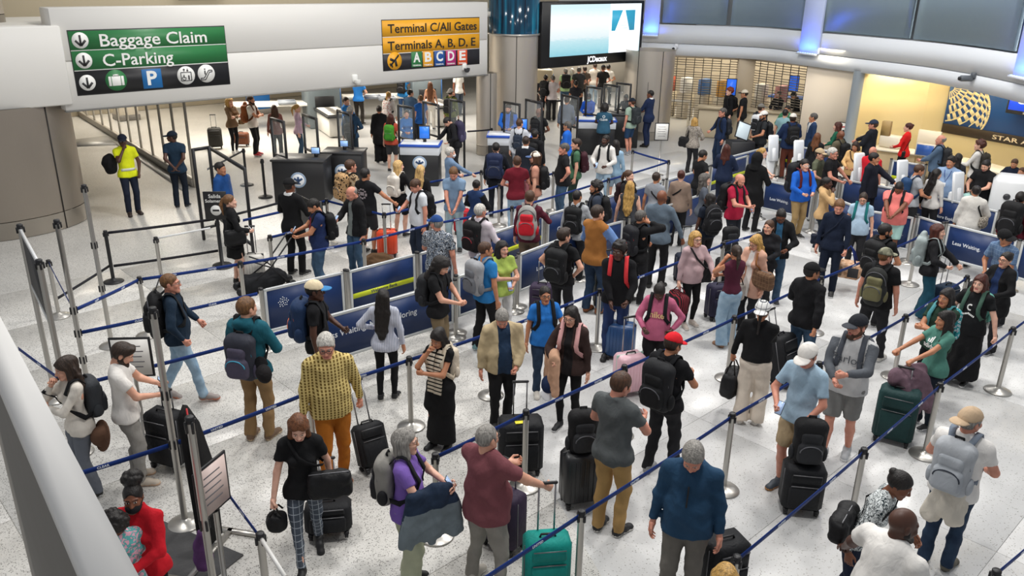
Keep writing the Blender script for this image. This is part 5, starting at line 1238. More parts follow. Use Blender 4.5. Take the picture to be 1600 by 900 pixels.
# ------------------------------------------------------------------ mezzanine guard wall at the lower left
RZT = 4.72
ro = [G(0, 494, RZT)[:2], G(217, 900, RZT)[:2]]; ri = [G(0, 597, RZT)[:2], G(132, 900, RZT)[:2]]
def ext(a, c, f0, f1): return a + (c - a) * f0, a + (c - a) * f1
o0, o1_ = ext(*ro, -.6, 1.25); i0, i1_ = ext(*ri, -.9, 1.25)
rm = empty('guard_wall', (float(o0[0]), float(o0[1]), 3.7), 0, 'white capped guard wall of the upper floor at the lower left corner', 'guard wall'); O3 = np.array([o0[0], o0[1], 3.7])
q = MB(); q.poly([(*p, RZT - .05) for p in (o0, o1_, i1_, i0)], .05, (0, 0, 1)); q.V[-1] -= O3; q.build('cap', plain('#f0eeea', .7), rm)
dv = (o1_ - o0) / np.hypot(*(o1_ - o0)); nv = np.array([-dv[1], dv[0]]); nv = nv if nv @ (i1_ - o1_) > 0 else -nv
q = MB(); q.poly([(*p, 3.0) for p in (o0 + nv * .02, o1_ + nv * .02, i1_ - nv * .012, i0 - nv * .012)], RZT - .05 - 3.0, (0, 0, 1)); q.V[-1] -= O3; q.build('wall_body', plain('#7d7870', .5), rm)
# ------------------------------------------------------------------ queue posts and belts
def S_(px, py, h=.98): return G(px, py, h)[:2]
B95 = lambda px, py: tuple(G(px, py, .93)[:2])
def nm(i, s): return s
A_ = G(141, 620)[:2]; B_ = G(175, 540)[:2]; D_ = G(290, 818)[:2]; C1 = G(30, 350, 2.42)[:2]; C2 = G(60, 405, 2.42)[:2]; E_ = G(340, 958)[:2]
s75 = S_(75, 406); s1 = S_(217, 432); s2 = S_(375, 408); s3 = S_(421, 367); s4 = S_(568, 373); s5 = S_(510, 310); s6 = S_(780, 287); s7 = S_(951, 278); s8 = S_(1045, 250); s9 = S_(989, 234); s10 = S_(489, 500)
s11 = S_(483, 607); s12 = S_(639, 557); s13 = G(767, 618)[:2]; n0 = S_(680, 708); n1 = S_(822, 640); n2 = S_(976, 570); n3 = S_(1148, 493); n4 = S_(1284, 431); n5 = S_(1436, 367)
r1 = S_(909, 797); r2 = S_(1145, 645); r3 = S_(1281, 565); r4 = S_(1416, 491); r5 = S_(1512, 430)
q1 = S_(1152, 868); q2 = S_(1351, 700); q3 = S_(1470, 598); q4 = S_(1584, 511); q5 = S_(1690, 430); m1 = S_(1131, 378); m0 = S_(937, 451); m2 = S_(1215, 352); w1 = S_(406, 832)
offL1 = G(27, 543, .93)[:2]; offL2 = G(60, 617, .93)[:2]; offL3 = G(40, 765, .93)[:2]
st = stanchion
st(A_, 'tall steel double height post nearest the upper floor guard wall', [(*s1, 1.25, .93), (*S_(406, 453), .93), ], 2.46, slots=(.93, .55, 1.25), txt='CLEAR')
st(B_, 'tall steel post in front of the dark steel column', [], 2.5, slots=(.93, 1.6))
st(D_, 'tall steel post behind the man in a white tee', [(*offL3, .95, .93), (*G(497, 498, .93)[:2], 1.3, .93)] if False else [(*offL3, .95, .93)], 2.42, slots=(.95, 1.5), txt='CLEAR')
st(C1, 'farther tall steel post of the rail frame beside the dark column', [], 2.42); st(C2, 'nearer tall steel post of the rail frame beside the dark column', [(*offL1, .95, .93)], 2.42, slots=(.95,), txt='CLEAR')
r = empty('rail_frame', (C1[0], C1[1], 0), math.atan2(C2[1] - C1[1], C2[0] - C1[0]), 'black mesh panel with white rails between two tall steel posts', 'panel'); L = float(np.hypot(*(C2 - C1)))
for z in (2.34, 1.62): MB().box((L / 2, 0, z), (L - .06, .03, .05), .005).build('rail', plain('#d9dadb', .35, .3), r)
MB().box((L / 2, 0, 1.98), (L - .08, .012, .66)).build('mesh_panel', plain('#2b2b2e', .6), r)
st(s75, 'short steel post left of the tall posts with a black belt', [(*A_, .93, 1.25), (*G(165, 362, .93)[:2], .3, .3, '#26262c')])
st(s1, 'steel post left of the walking man in navy sweatshirt', [(*s2,)]); st(s2, 'steel post beside the white suitcase', [(*s4,)]); st(s3, 'steel post in front of the man in a black suit', [(*S_(510, 385),)] if False else [(*S_(480, 352),)])
st(s4, 'steel post at the man in the black leather jacket', [(*s6,)] if False else [(*S_(672, 347),)]); st(s5, 'steel post behind the man in the red and blue football shirt', [(*S_(600, 332),), (*S_(376, 341),)])
st(S_(672, 347), 'steel post hidden behind the man in the floral shirt', [(*S_(800, 322),)]); st(S_(800, 322), 'steel post behind the man in the maroon sweater', [(*s7,)]); st(S_(600, 332), 'steel post behind the man in black tee with orange suitcase', [(*S_(697, 309),)]); st(S_(697, 309), 'steel post behind the man in grey blue tee', [(*s6,)])
st(s6, 'steel post between the navy suit man and the maroon polo man', [(*S_(865, 268),)]); st(S_(865, 268), 'steel post hidden by the man in black graphic tee', []); st(s7, 'steel post in front of the man in a white hoodie', [(*s8,)]); st(s8, 'steel post at the corner of the blue belts near the notice stand', [(*s9,)]); st(s9, 'steel post behind the man in a white hoodie', [])
st(S_(752, 266), 'steel post left of the navy backpack', [(*S_(668, 282),)]); st(S_(668, 282), 'steel post beside the blonde women', [])
st(s10, 'steel post at the left end of the long blue panel', [(*offL2,)], txt='CLEAR'); st(s11, 'steel post behind the woman in black tee', [(*s12,), (*D_, .93, .95)]); st(s12, 'steel post left of the woman in a black dress', [(*s13,)]); st(s13, 'steel post behind the grey haired man in a beige jacket', [(*m0,)])
st(m0, 'steel post hidden behind the young man in black hoodie', [(*m1,)]); st(m1, 'steel post between the laughing woman and the woman in a maroon tank top', [(*m2,)]); st(m2, 'steel post behind the man in an open black jacket', [])
st(n0, 'steel post right of the woman in purple tee', [(*n1,)]); st(n1, 'steel post in front of the black suitcase with yellow tag', [(*n2,)]); st(n2, 'steel post right of the pink suitcase', [(*n3,)]); st(n3, 'steel post left of the woman in cream trousers', [(*n4,)]); st(n4, 'steel post hidden behind the man in a black bomber jacket', [(*n5,)]); st(n5, 'steel post behind the man in a camouflage cap', [])
r0 = r1 + (r1 - r2) * .78
st(r0, 'steel post at the lower edge near the teal suitcase', [(*r1,)]); st(r1, 'steel post right of the teal suitcase', [(*r2,)]); st(r2, 'steel post behind the man in a navy quarter zip pullover', [(*r3,)]); st(r3, 'steel post hidden behind the man in white cap', [(*r4,)]); st(r4, 'steel post right of the bearded man in grey raglan shirt', [(*r5,)]); st(r5, 'steel post behind the woman in a dark green tee', [])
st(q1, 'steel post at the lower edge right of the man in a navy pullover', [(*q2,)]); st(q2, 'steel post right of the stacked black suitcase and backpack', [(*q3,)]); st(q3, 'steel post beside the woman in a teal tee', [(*q4,)]); st(q4, 'steel post nearest the right edge', [(*q5,)]); st(q5, 'steel post just outside the right edge', [])
t1 = G(1556, 898, .93)[:2]; t2 = G(1640, 826, .93)[:2]; st(t1, 'steel post at the lower right corner', [(*t2,)])
st(w1, 'steel post with a white rail at the lower edge', [(*G(352, 765, .93)[:2],)])
r = empty('rail_frame', (w1[0], w1[1], 0), 0, 'white rail frame running from the post at the lower edge', 'rail'); p = G(448, 905, .93)[:2] - w1; MB().tube([(0, 0, .93), (p[0], p[1], .93)], .018, 8).build('rail', plain('#d9d8d4', .4), r, True); MB().tube([(p[0], p[1], 0), (p[0], p[1], .95)], .022, 8).build('leg', STEEL(), r, True)
# black stanchions in the security forecourt
bk = [S_(164, 360), S_(338, 338), S_(476, 270), S_(380, 232), S_(409, 248)]
st(bk[0], 'black post with black belts in the empty forecourt', [(*bk[1], .93, .93, '#26262c'), (*bk[1], .3, .3, '#26262c')], col='black'); st(bk[1], 'black post under the no entry sign', [(*S_(437, 313), .93, .93, '#26262c')], col='black', h=.9)
st(bk[3], 'black post behind the glass partition', [(*S_(322, 262), .93, .93, '#26262c')], col='black'); st(bk[4], 'black post left of the first podium', [], col='black')
st(S_(768, 200), 'black post in front of the broad steel column', [(*S_(728, 203), .93, .93, '#26262c')], col='black')
p = S_(243, 370); st(p, 'steel post with a rail in the empty forecourt', [(*s1, .3, .3, '#26262c')]); r = empty('rail_frame', (p[0], p[1], 0), 0, 'clear screen with a white top rail in the forecourt', 'screen'); e = S_(328, 354) - p; n_ = np.array([-e[1], e[0], 0]) / np.hypot(*e)
MB().tube([(0, 0, .95), (e[0], e[1], .95)], .018, 8).build('rail', plain('#dfe0e0', .35), r, True); MB().tube([(0, 0, .2), (e[0], e[1], .2)], .012, 8).build('lower_rail', plain('#77777a', .35), r, True)
# no entry sign on its stand
p = bk[1]; r = empty('sign_stand', (p[0] + .05, p[1] - .1, 0), 0.1, 'black no entry sign on a stand in front of the man in a blue shirt', 'sign'); MB().box((0, 0, 1.22), (.42, .03, .54), .006).build('panel', plain('#161618', .4), r)
q = MB(); q.lathe([(0, 0), (.2, 0), (.2, .012), (.03, .03), (.025, .95)], 20); q.build('stand', BLACK(), r, True)
lettering('Salida', .1, WHT(), r, (0, -.02, 1.40), (math.pi / 2, 0, 0), bold=.001); lettering('Solamente', .085, WHT(), r, (0, -.02, 1.31), (math.pi / 2, 0, 0), bold=.001); disc(r, 0, 1.13, .1, WHT(), 'ring', -.021); q = MB(); bar(q, -.06, 1.13, .06, 1.13, .035, -.026); q.build('bar', BLACK(), r)
# framed notices on posts
def notice(px, py, h, lb, w=.3, hh=.4, rz=0.0, top=1.42, tilt=0, face='#e9e7e2', stem=True, dist=None):
    p = G(px, py, top)[:2]; r = empty('notice_stand', (p[0], p[1], 0), rz, lb, 'sign')
    MB().box((0, 0, top - hh / 2), (w, .02, hh), .004).build('frame', BLACK(), r); MB().box((0, -.0115, top - hh / 2), (w - .05, .004, hh - .05)).build('sheet', plain(face, .4), r)
    q = MB()
    for i in range(5): q.box((0, -.014, top - hh * (.22 + .13 * i)), (w * (.6 if i % 2 else .5), .002, .012))
    q.build('print', plain('#6c6c70', .6), r)
    if stem: q = MB(); q.lathe([(0, 0), (.16, 0), (.16, .012), (.025, .03), (.022, top - hh)], 18); q.build('stand', STEEL(), r, True)
    return r
notice(201, 527, 1, 'black framed notice behind the man in a white tee', .46, .5, .1, 1.42); notice(1035, 192, 1, 'framed white notice on a post in front of the rolling grille', .4, .5, 0, 1.5)
r = notice(326, 722, 1, 'framed pink notice on the dark display stand at the lower left', .42, .5, 1.25, 1.45, face='#d9c4bd', stem=True)
# dark fabric stand with the two near tall posts
st(E_, 'nearest tall steel post at the lower left with a red cord', [], 2.0, slots=(1.9, .95))
p = G(331, 870)[:2]; r = empty('display_stand', (p[0], p[1], 0), math.radians(78), 'tall black fabric display stand behind the nearest tall posts', 'display stand'); q = MB(); q.poly([(-.1, 0, .12), (.22, 0, .12), (.24, 0, .9), (.1, 0, 1.45), (-.04, 0, 1.7), (-.14, 0, 1.6)], .05, (0, 1, 0)); q.build('fabric', cloth('#131314'), r)
q = MB(); q.box((0, .02, .02), (.8, .05, .04)); q.box((-.38, .02, .02), (.05, .6, .04)); q.box((.38, .02, .02), (.05, .6, .04)); q.box((0, .02, .1), (.04, .04, .2)); q.build('floor_frame', STEEL(), r)
q = MB(); q.tube([(-.1, -.03, 1.7), (-.12, -.06, 1.3), (-.08, -.03, .9), (-.1, -.02, .6)], .008, 6); q.build('cord', plain('#c3262c', .5), r, True)
p = G(322, 905)[:2]; r = empty('cloth_bundle', (float(p[0]), float(p[1]), .35), 0, 'purple cloth tied to the foot of the nearest tall post', 'cloth'); s = SDF((-.15, -.15, -.3), (.15, .15, .3), .015); s.rc((0, 0, .18), (0, 0, -.15), .03, .09, 0); V, F = s.net(); link('fabric', mesh_np('fabric', fold(V, F, .012, 9), F, [cloth('#5c3b69')]), r)
p = G(255, 880)[:2]; r = empty('floor_mat', (float(p[0]), float(p[1]), 0), 1.1, 'dark grey floor mat beside the woman in red', 'mat'); MB().box((0, 0, .008), (.9, 1.2, .016), .004).build('mat', cloth('#4a4a4b'), r)
# ------------------------------------------------------------------ blue graphic panels
SP = signpanel
def PN(a, b, *k, **kw): return SP(G(*a, .95), G(*b, .95), *k, **kw)
PN((411, 453), (536, 425), 'blue panel with a dotted emblem behind the man in a white and blue cap', logo=True); PN((545, 424), (648, 397), 'blue panel with a yellow Welcome Back stripe', 'Welcome Back', stripe=True, tz=.36, tsize=.085, tpos=.5); PN((655, 396), (707, 383), 'short blue panel behind the man in a floral shirt')
PN((497, 498), (708, 440), 'long blue panel reading Less Waiting More Exploring behind the long haired woman', 'Less Waiting, More Exploring', tpos=.36, tsize=.13, tz=.55); PN((715, 432), (803, 405), 'blue panel behind the man with a grey backpack')
PN((812, 397), (905, 362), 'blue panel reading Less Waiting behind the man in a black tee', 'Less Waiting.', tz=.42, tpos=.42, tsize=.1); PN((914, 360), (973, 345), 'blue panel beside the man in a tan vest'); PN((985, 340), (1100, 302), 'blue panel in front of the bald man in grey blue sweater')
PN((763, 366), (848, 337), 'blue panel with a yellow stripe left of the red backpack', stripe=True); PN((856, 335), (915, 317), 'blue panel with airport fast lane lettering behind the red backpack', 'CLEAR', tz=.45, tsize=.13, tpos=.4); PN((925, 314), (1035, 283), 'blue panel behind the blonde woman in grey vest'); PN((1043, 281), (1105, 262), 'blue panel behind the woman in a taupe top'); PN((1112, 260), (1168, 243), 'blue panel behind the woman in a navy jacket', stripe=True)
PN((1195, 281), (1272, 297), 'blue panel reading Less Waiting in front of the man in a bright blue pullover', 'Less Waiting.', tz=.4, tpos=.35, tsize=.09); PN((1280, 300), (1345, 325), 'blue panel behind the woman in a tan hoodie'); PN((1352, 328), (1428, 340), 'blue panel reading More Adventures right of the man in salmon', 'More Adventures.', tz=.45, tpos=.5, tsize=.09); PN((1436, 338), (1472, 349), 'narrow blue panel behind the woman with a grey backpack'); PN((1482, 350), (1590, 376), 'blue panel reading Less Waiting on the right', 'Less Waiting.', tz=.5, tpos=.33, tsize=.1); PN((1597, 378), (1680, 400), 'blue panel running out at the right edge')
PN((1318, 280), (1395, 294), 'blue panel behind the man in a dark suit'); PN((1240, 258), (1310, 277), 'blue panel behind the man in a black polo'); PN((1402, 296), (1450, 305), 'blue panel behind the woman in a white sweater', 'CLEAR', tz=.6, tsize=.12, tpos=.5); PN((1458, 306), (1560, 330), 'blue panel reading Exploring behind the light blue shirt agent', 'More Exploring', tz=.4, tsize=.09, tpos=.3)
PN((1140, 245), (1215, 225), 'white framed blue panel left of the first kiosk', stripe=True); PN((1225, 226), (1300, 236), 'blue panel between the first two kiosks', stripe=True); PN((1395, 250), (1445, 258), 'blue panel under the fourth kiosk', stripe=True)
# ------------------------------------------------------------------ self service kiosks
def kiosk(px, py, lb, top=1.55, w=.3, rz=.25, big=1.0):
    p = G(px, py, top)[:2]; r = empty('kiosk', (p[0], p[1], 0), rz, lb, 'kiosk'); wm = plain('#e4e6e8', .35)
    R = Matrix.Rotation(math.radians(-12), 3, 'X'); Rn = np.array(R)
    MB().box((0, 0, top - .34 * big), (w * big, .07, .68 * big), .033, Rn).build('head', wm, r); MB().box((0, -.037, top - .34 * big), (w * big * .78, .012, .6 * big), .004, Rn).build('back_plate', plain('#d2d6da', .3), r)
    MB().box((0, -.07, top - .5 * big), (w * .36, .05, .34 * big), .02, Rn).build('card_reader', wm, r); MB().box((0, .06, .55), (w * .7, .16, 1.1), .03).build('pedestal', wm, r); MB().box((0, .06, .02), (.5, .42, .04), .01).build('foot', plain('#9a9da1', .4), r); return r
for px, py, lb in ((1211, 211, 'white kiosk farthest left, beside the man with a white cap and beard'), (1251, 219, 'white kiosk left of the man in a black polo'), (1346, 239, 'white kiosk beside the woman in a tan blouse'), (1414, 250, 'white kiosk behind the man in a dark suit'), (1502, 269, 'white kiosk in front of the agent in a light blue shirt')): kiosk(px, py, lb)
p = G(1592, 275, 1.5)[:2]; r = empty('bag_drop', (p[0], p[1], 0), -.5, 'large white bag drop machine at the right edge', 'machine'); MB().box((0, 0, .75), (.9, .7, 1.5), .12).build('housing', plain('#dcdedf', .35), r); q = MB(); q.lathe([(0, 0), (.07, 0), (.06, .02), (0, .02)], 16); q.build('speaker', plain('#3a3b3e', .4), r, True, (-.15, -.36, 1.1), (math.pi / 2, 0, 0))
# ------------------------------------------------------------------ ticket counters in the niche
cp = [G(x, y, .8)[:2] for x, y in ((1362, 231), (1432, 240), (1505, 253), (1580, 274))]; ctm = plain('#d6c095', .5)
for i in range(3):
    a, c = cp[i], cp[i + 1]; d = c - a; L = float(np.hypot(*d)); r = empty('ticket_counter', (a[0], a[1], 0), math.atan2(d[1], d[0]), ('beige ticket counter left of the woman in red', 'beige ticket counter at the woman in red', 'beige ticket counter under the airline sign')[i], 'counter')
    MB().box((L / 2, .3, .38), (L - .02, .6, .76), .01).build('cabinet', ctm, r); MB().box((L / 2, .28, .78), (L, .74, .05), .01).build('worktop', plain('#e6dcc4', .4), r); MB().box((L / 2, -.01, .12), (L - .1, .03, .2)).build('plinth', plain('#6b5d45', .5), r)
def gadget(px, py, z, lb, dims, c, cat, rz=-.9, screen=None):
    p = G(px, py, z)[:2]; r = empty(cat.replace(' ', '_'), (p[0], p[1], z), rz, lb, cat); MB().box((0, 0, dims[2] / 2), dims, min(dims) * .1).build('casing', plain(c, .4), r)
    if cat == 'monitor': MB().box((0, .03, -z / 2 + .01), (.12, .06, z + .02), .01).build('stand', plain('#8d8372', .4), r)
    if screen: MB().box((0, -dims[1] / 2 - .003, dims[2] / 2), (dims[0] * .88, .006, dims[2] * .84)).build('screen', plain(screen, .3, emit=.5), r)
    return r
gadget(1392, 230, .81, 'cream printer on the counter right of the man in a navy cap', (.6, .4, .34), '#e5dcc8', 'printer'); gadget(1449, 231, .81, 'cream monitor back with an emblem right of the woman in red', (.62, .1, .5), '#e6ddcb', 'monitor', -.75); gadget(1444, 244, .81, 'blue lit terminal screen on the counter beside the bald man', (.5, .1, .34), '#d9d2c2', 'monitor', -.7, '#2b4f8f'); gadget(1383, 212, 1.4, 'tan wall box above the counter by the man in a navy cap', (.24, .12, .4), '#b3935c', 'box', -.75); gadget(1350, 228, .81, 'tan receipt printer left of the man in a navy cap', (.34, .34, .3), '#c9ad78', 'printer')
# desks and screens in front of the grilles
p = G(1130, 168, 1.05)[:2]; r = empty('service_desk', (p[0], p[1], 0), -.35, 'long beige service desk in front of the rolling grilles', 'desk'); MB().box((1.4, 0, .5), (4.4, .6, 1.0), .02).build('body', plain('#cdbfa4', .5), r); MB().box((1.4, -.02, 1.03), (4.6, .75, .06), .01).build('top', plain('#a99a80', .4), r)
for i, (px, py, lb) in enumerate(((1144, 123, 'blue lit upright screen left on the service desk'), (1170, 119, 'blue lit upright screen right on the service desk'), (1242, 118, 'small blue lit screen on the counter behind the narrow grille'))):
    p = G(px, py, 2.05)[:2]; r = empty('upright_screen', (p[0], p[1], 1.06), -.2, lb, 'screen'); MB().box((0, 0, .7), (.36, .06, .6), .01).build('casing', BLACK(), r); MB().box((0, -.033, .7), (.31, .006, .54)).build('display', plain('#2a63d6', .3, emit=.7), r); MB().box((0, .03, .2), (.06, .05, .42)).build('stand', BLACK(), r); MB().box((0, .03, -.53), (.4, .3, 1.06), .01).build('pedestal', plain('#c9bda6', .5), r)
p = G(1225, 150, 1.05)[:2]; r = empty('service_desk', (p[0], p[1], 0), -.5, 'white service desk with a blue edge behind the narrow grille', 'desk'); MB().box((.6, 0, .5), (2.2, .6, 1.0), .02).build('body', plain('#ddd5c6', .5), r); MB().box((.6, 0, 1.03), (2.3, .7, .06), .01).build('top', plain('#2a58a8', .4), r)
p = G(1075, 198)[:2]; r = empty('barrier_rail', (p[0], p[1], 0), .12, 'white hand rail in front of the rolling grille', 'rail'); q = MB(); q.box((-1.2, 0, .98), (2.5, .07, .09), .02); q.build('rail', plain('#e8e4da', .4), r); MB().box((0, 0, .5), (.1, .1, 1.0), .01).build('leg', plain('#cfc8b8', .4), r); MB().box((-2.4, 0, .5), (.1, .1, 1.0), .01).build('leg', plain('#cfc8b8', .4), r)
p = G(1160, 195, 1.45)[:2]; r = empty('black_lectern', (p[0], p[1], 0), .1, 'black lectern with a tilted white screen by the man with white and black backpack', 'lectern'); MB().box((.0, .0, .5), (.7, .5, 1.0), .02).build('body', plain('#1c1c1f', .5), r); Rn = np.array(Matrix.Rotation(.35, 3, 'Y') @ Matrix.Rotation(-.4, 3, 'X')); MB().box((0, -.1, 1.3), (.42, .03, .5), .01, Rn).build('screen_frame', BLACK(), r); MB().box((0, -.117, 1.3), (.36, .01, .44), .002, Rn).build('screen', plain('#b9c6cc', .3, emit=.3), r)
# ------------------------------------------------------------------ security podiums and their clear shields
def podium(px, py, lb, w=1.1, d=.7, h=1.08, blue=False, seal=True, z=1.08, rz=None):
    p = G(px, py, z)[:2]; r = empty('podium', (p[0], p[1], 0), WANG - .78 if rz is None else rz, lb, 'podium'); MB().box((0, d / 2, (h - .25 if blue else h) / 2), (w, d, h - .25 if blue else h), .012).build('cabinet', plain('#1c1c1e', .45), r)
    if blue: MB().box((0, d / 2, h - .14), (w + .04, d + .04, .22), .01).build('upper_panel', plain('#d5d9de', .4), r); MB().box((0, d / 2, h), (w + .1, d + .1, .06), .01).build('worktop', plain('#1f4fb4', .4), r); MB().box((0, d / 2, h + .034), (w, d, .01)).build('mat', plain('#dfe5ee', .4), r)
    else: MB().box((0, d / 2, h), (w + .06, d + .06, .05), .01).build('worktop', plain('#2a2a2c', .4), r)
    if seal:
        q = MB(); q.lathe([(0, 0), (.19, 0), (.19, .012), (0, .012)], 28); q.build('seal', plain('#e7eaee', .5), r, False, (0, -.004, .62), (math.pi / 2, 0, 0)); q = MB(); q.lathe([(.15, .0), (.19, .0), (.19, .008), (.15, .008)], 28); q.build('seal_ring', plain('#8fa4bd', .5), r, False, (0, -.01, .62), (math.pi / 2, 0, 0))
        q = MB(); bar(q, -.1, .66, -.01, .6, .05, -.022); bar(q, .1, .66, .01, .6, .05, -.022); bar(q, 0, .7, 0, .54, .05, -.022); bar(q, -.05, .53, .05, .53, .03, -.022); q.build('seal_eagle', plain('#28466f', .5), r)
    return r
def monitor(r, x, y, z, c='#2c73d8', w=.3, h=.36, rz=0): 
    MB().box((x, y, z + h / 2 + .1), (w, .05, h), .01).build('monitor', BLACK(), r); MB().box((x, y - .028, z + h / 2 + .1), (w * .86, .006, h * .86)).build('monitor_screen', plain(c, .3, emit=.55), r); MB().box((x, y + .02, z + .06), (.08, .08, .14)).build('monitor_stand', BLACK(), r)
def shield(a, b, lb, top=2.0, rail=1.1):
    pa, pb = G(*a, top)[:2], G(*b, top)[:2]; d = pb - pa; L = float(np.hypot(*d)); r = empty('clear_shield', (pa[0], pa[1], 0), math.atan2(d[1], d[0]), lb, 'shield'); k = BLACK()
    for x in (0, L): MB().box((x, 0, top / 2), (.055, .055, top), .008).build('post', k, r)
    q = MB(); q.box((L / 2, 0, top - .03), (L, .05, .06)); q.build('top_rail', k, r); MB().box((L / 2, 0, rail), (L, .045, .05)).build('middle_rail', k, r); MB().box((L / 2, 0, (top + rail) / 2), (L - .07, .012, top - rail - .08)).build('pane', glassm(.13), r); return r
r = podium(464, 252, 'black podium with a round seal nearest the glass partition', 1.25, .8); monitor(r, .35, .45, 1.08, '#8fb4e8', .22, .16)
r = podium(533, 240, 'black podium with a round seal behind the man in camouflage', 1.0, .7); monitor(r, 0, .4, 1.08, '#8fb4e8', .22, .16)
r = podium(655, 228, 'blue topped podium where the woman officer sits', 1.0, .7, blue=True); monitor(r, .1, .35, 1.1)
r = podium(796, 214, 'blue topped podium in front of the bearded officer', 1.2, .7, blue=True, seal=False); monitor(r, .35, .3, 1.1)
r = podium(932, 189, 'blue topped podium behind the staff woman with an afro', 1.2, .6, blue=True, seal=False)
r = podium(975, 180, 'black podium where the seated officer in gloves works', 1.0, .7, seal=False)
for i, (a, b, n) in enumerate((((423, 183), (443, 189), 'first clear shield in a black frame left of the woman in a pink sweater'), ((473, 177), (494, 184), 'clear shield in a black frame right of the woman in a pink sweater'), ((527, 171), (548, 178), 'clear shield in a black frame before the man in a grey knit cap'), ((622, 163), (646, 167), 'clear shield in front of the woman officer'), ((661, 157), (685, 163), 'clear shield behind the monitor of the woman officer'), ((703, 154), (725, 158), 'clear shield beside the slim steel column'), ((788, 158), (812, 162), 'clear shield in front of the bearded officer'), ((822, 154), (847, 160), 'clear shield left of the bald man in black tee'), ((879, 147), (904, 152), 'clear shield at the man in a grey shirt'), ((917, 134), (941, 137), 'clear shield in front of the masked officer'), ((945, 130), (968, 134), 'clear shield above the staff woman with an afro'), ((964, 128), (986, 131), 'clear shield left of the seated officer in gloves'), ((991, 125), (1013, 128), 'clear shield beside the man in a navy suit at the steel column'))): shield(a, b, n)
shield((301, 232), (326, 228), 'left pane of the black framed glass partition', 1.95, .25); shield((326, 228), (382, 262), 'long pane of the black framed glass partition', 1.85, .3)
# panel rack in front of the first podium
p = G(480, 305, 1.0)[:2]; r = empty('waiting_sign', (p[0], p[1], 0), -.9, 'black waist high panel with white lettering beside the man in a football shirt', 'barrier panel'); MB().box((0, 0, .62), (1.3, .03, .6), .006).build('panel', plain('#19191b', .5), r); lettering('Please Wait', .16, WHT(), r, (0, -.02, .72), (math.pi / 2, 0, 0), bold=.002); q = MB(); q.box((-.63, 0, .5), (.05, .05, 1.0)); q.box((.63, 0, .5), (.05, .05, 1.0)); q.build('leg', BLACK(), r)
# screening machines behind the beam
def machine(px, py, z, lb, rz, L=2.6, c='#5b6468'):
    p = G(px, py, z)[:2]; r = empty('screening_machine', (p[0], p[1], 0), rz, lb, 'machine'); MB().box((0, 0, .85), (1.2, 1.1, 1.7), .06).build('scanner', plain(c, .4), r); MB().box((0, -.56, .9), (.7, .04, .5), .01).build('tunnel', BLACK(), r); MB().box((0, -1.6, .72), (.85, 2.1, .08), .01).build('conveyor', plain('#2b2c2e', .4), r)
    q = MB()
    for i in range(9): q.tube([(-.38, -2.5 + i * .2, .78), (.38, -2.5 + i * .2, .78)], .035, 8)
    q.build('roller', STEEL(), r, True); MB().box((0, -1.6, .36), (.7, 1.8, .66), .02).build('cabinet', plain('#d8d6d0', .4), r); q = MB(); q.box((.61, -.1, .9), (.03, .8, 1.2)); q.build('side_panel', plain('#1d63a8', .4), r); return r
machine(500, 132, 1.5, 'grey screening machine behind the woman in a pink sweater', WANG - .3); machine(660, 122, 1.5, 'grey screening machine behind the officer in a bright blue shirt', WANG - .3); machine(838, 118, 1.4, 'beige screening machine left of the queue under the screen', .2, c='#b8ab90')
for px, py, lb in ((425, 160, 'long white roller table behind the woman with brown hair'), (600, 148, 'white roller table beside the standing officer')):
    p = G(px, py, .9)[:2]; r = empty('roller_table', (p[0], p[1], 0), WANG - .5, lb, 'table'); MB().box((0, 0, .85), (3.2, .9, .1), .02).build('bed', plain('#eceae4', .4), r)
    for x in (-1.4, 1.4): MB().box((x, 0, .4), (.12, .8, .8), .01).build('leg', plain('#bdb9b0', .4), r)
for i, (px, py) in enumerate(((582, 150), (604, 152), (448, 158))):
    p = G(px, py, 1.0)[:2]; r = empty('tray', (p[0], p[1], .91), WANG - .4, ('grey tray on the roller table left of the ponytail woman', 'grey tray on the roller table beside the officer', 'grey tray on the far roller table')[i], 'tray'); MB().box((0, 0, .01), (.6, .42, .02)).build('bottom', plain('#8d939b', .4), r); q = MB(); q.box((-.3, 0, .06), (.015, .42, .12)); q.box((.3, 0, .06), (.015, .42, .12)); q.box((0, -.21, .06), (.6, .015, .12)); q.box((0, .21, .06), (.6, .015, .12)); q.build('rim', plain('#8d939b', .4), r)
# ------------------------------------------------------------------ the people
def p(hx, hy, h, a, label, top, leg, hair=('short', 'dk'), skin='l', arms=('down', 'down'), **kw):
    """hx, hy: top of the head in the photograph; h: height; a: 0 faces the viewer, 90 to the right, 180 away"""
    bow, turn, lean = kw.get('bow', 0), kw.get('turn', 0), kw.get('lean', 0)
    K = h / 1.75; b, t, l = map(math.radians, (bow, turn, lean))
    o = np.array([0, -.022 + .008, .112 + .125]); o = np.array([o[0], o[1] * math.cos(b) - o[2] * math.sin(b), o[1] * math.sin(b) + o[2] * math.cos(b)])
    o = np.array([-o[1] * math.sin(t), o[1] * math.cos(t), o[2]]) + np.array([0, .02, 1.5])
    z = o[2] - .92; y = o[1]; o[1], o[2] = y * math.cos(l) - z * math.sin(l), .92 + z * math.cos(l) + y * math.sin(l)
    o = o * K; q = G(hx, hy, o[2]); aw = math.radians(a) - math.atan2(q[0], q[1])
    x = q[0] - (o[0] * math.cos(aw) - o[1] * math.sin(aw)); y = q[1] - (o[0] * math.sin(aw) + o[1] * math.cos(aw))
    return person((x, y), math.degrees(aw), h, label, top, leg, hair, skin, arms, **kw)
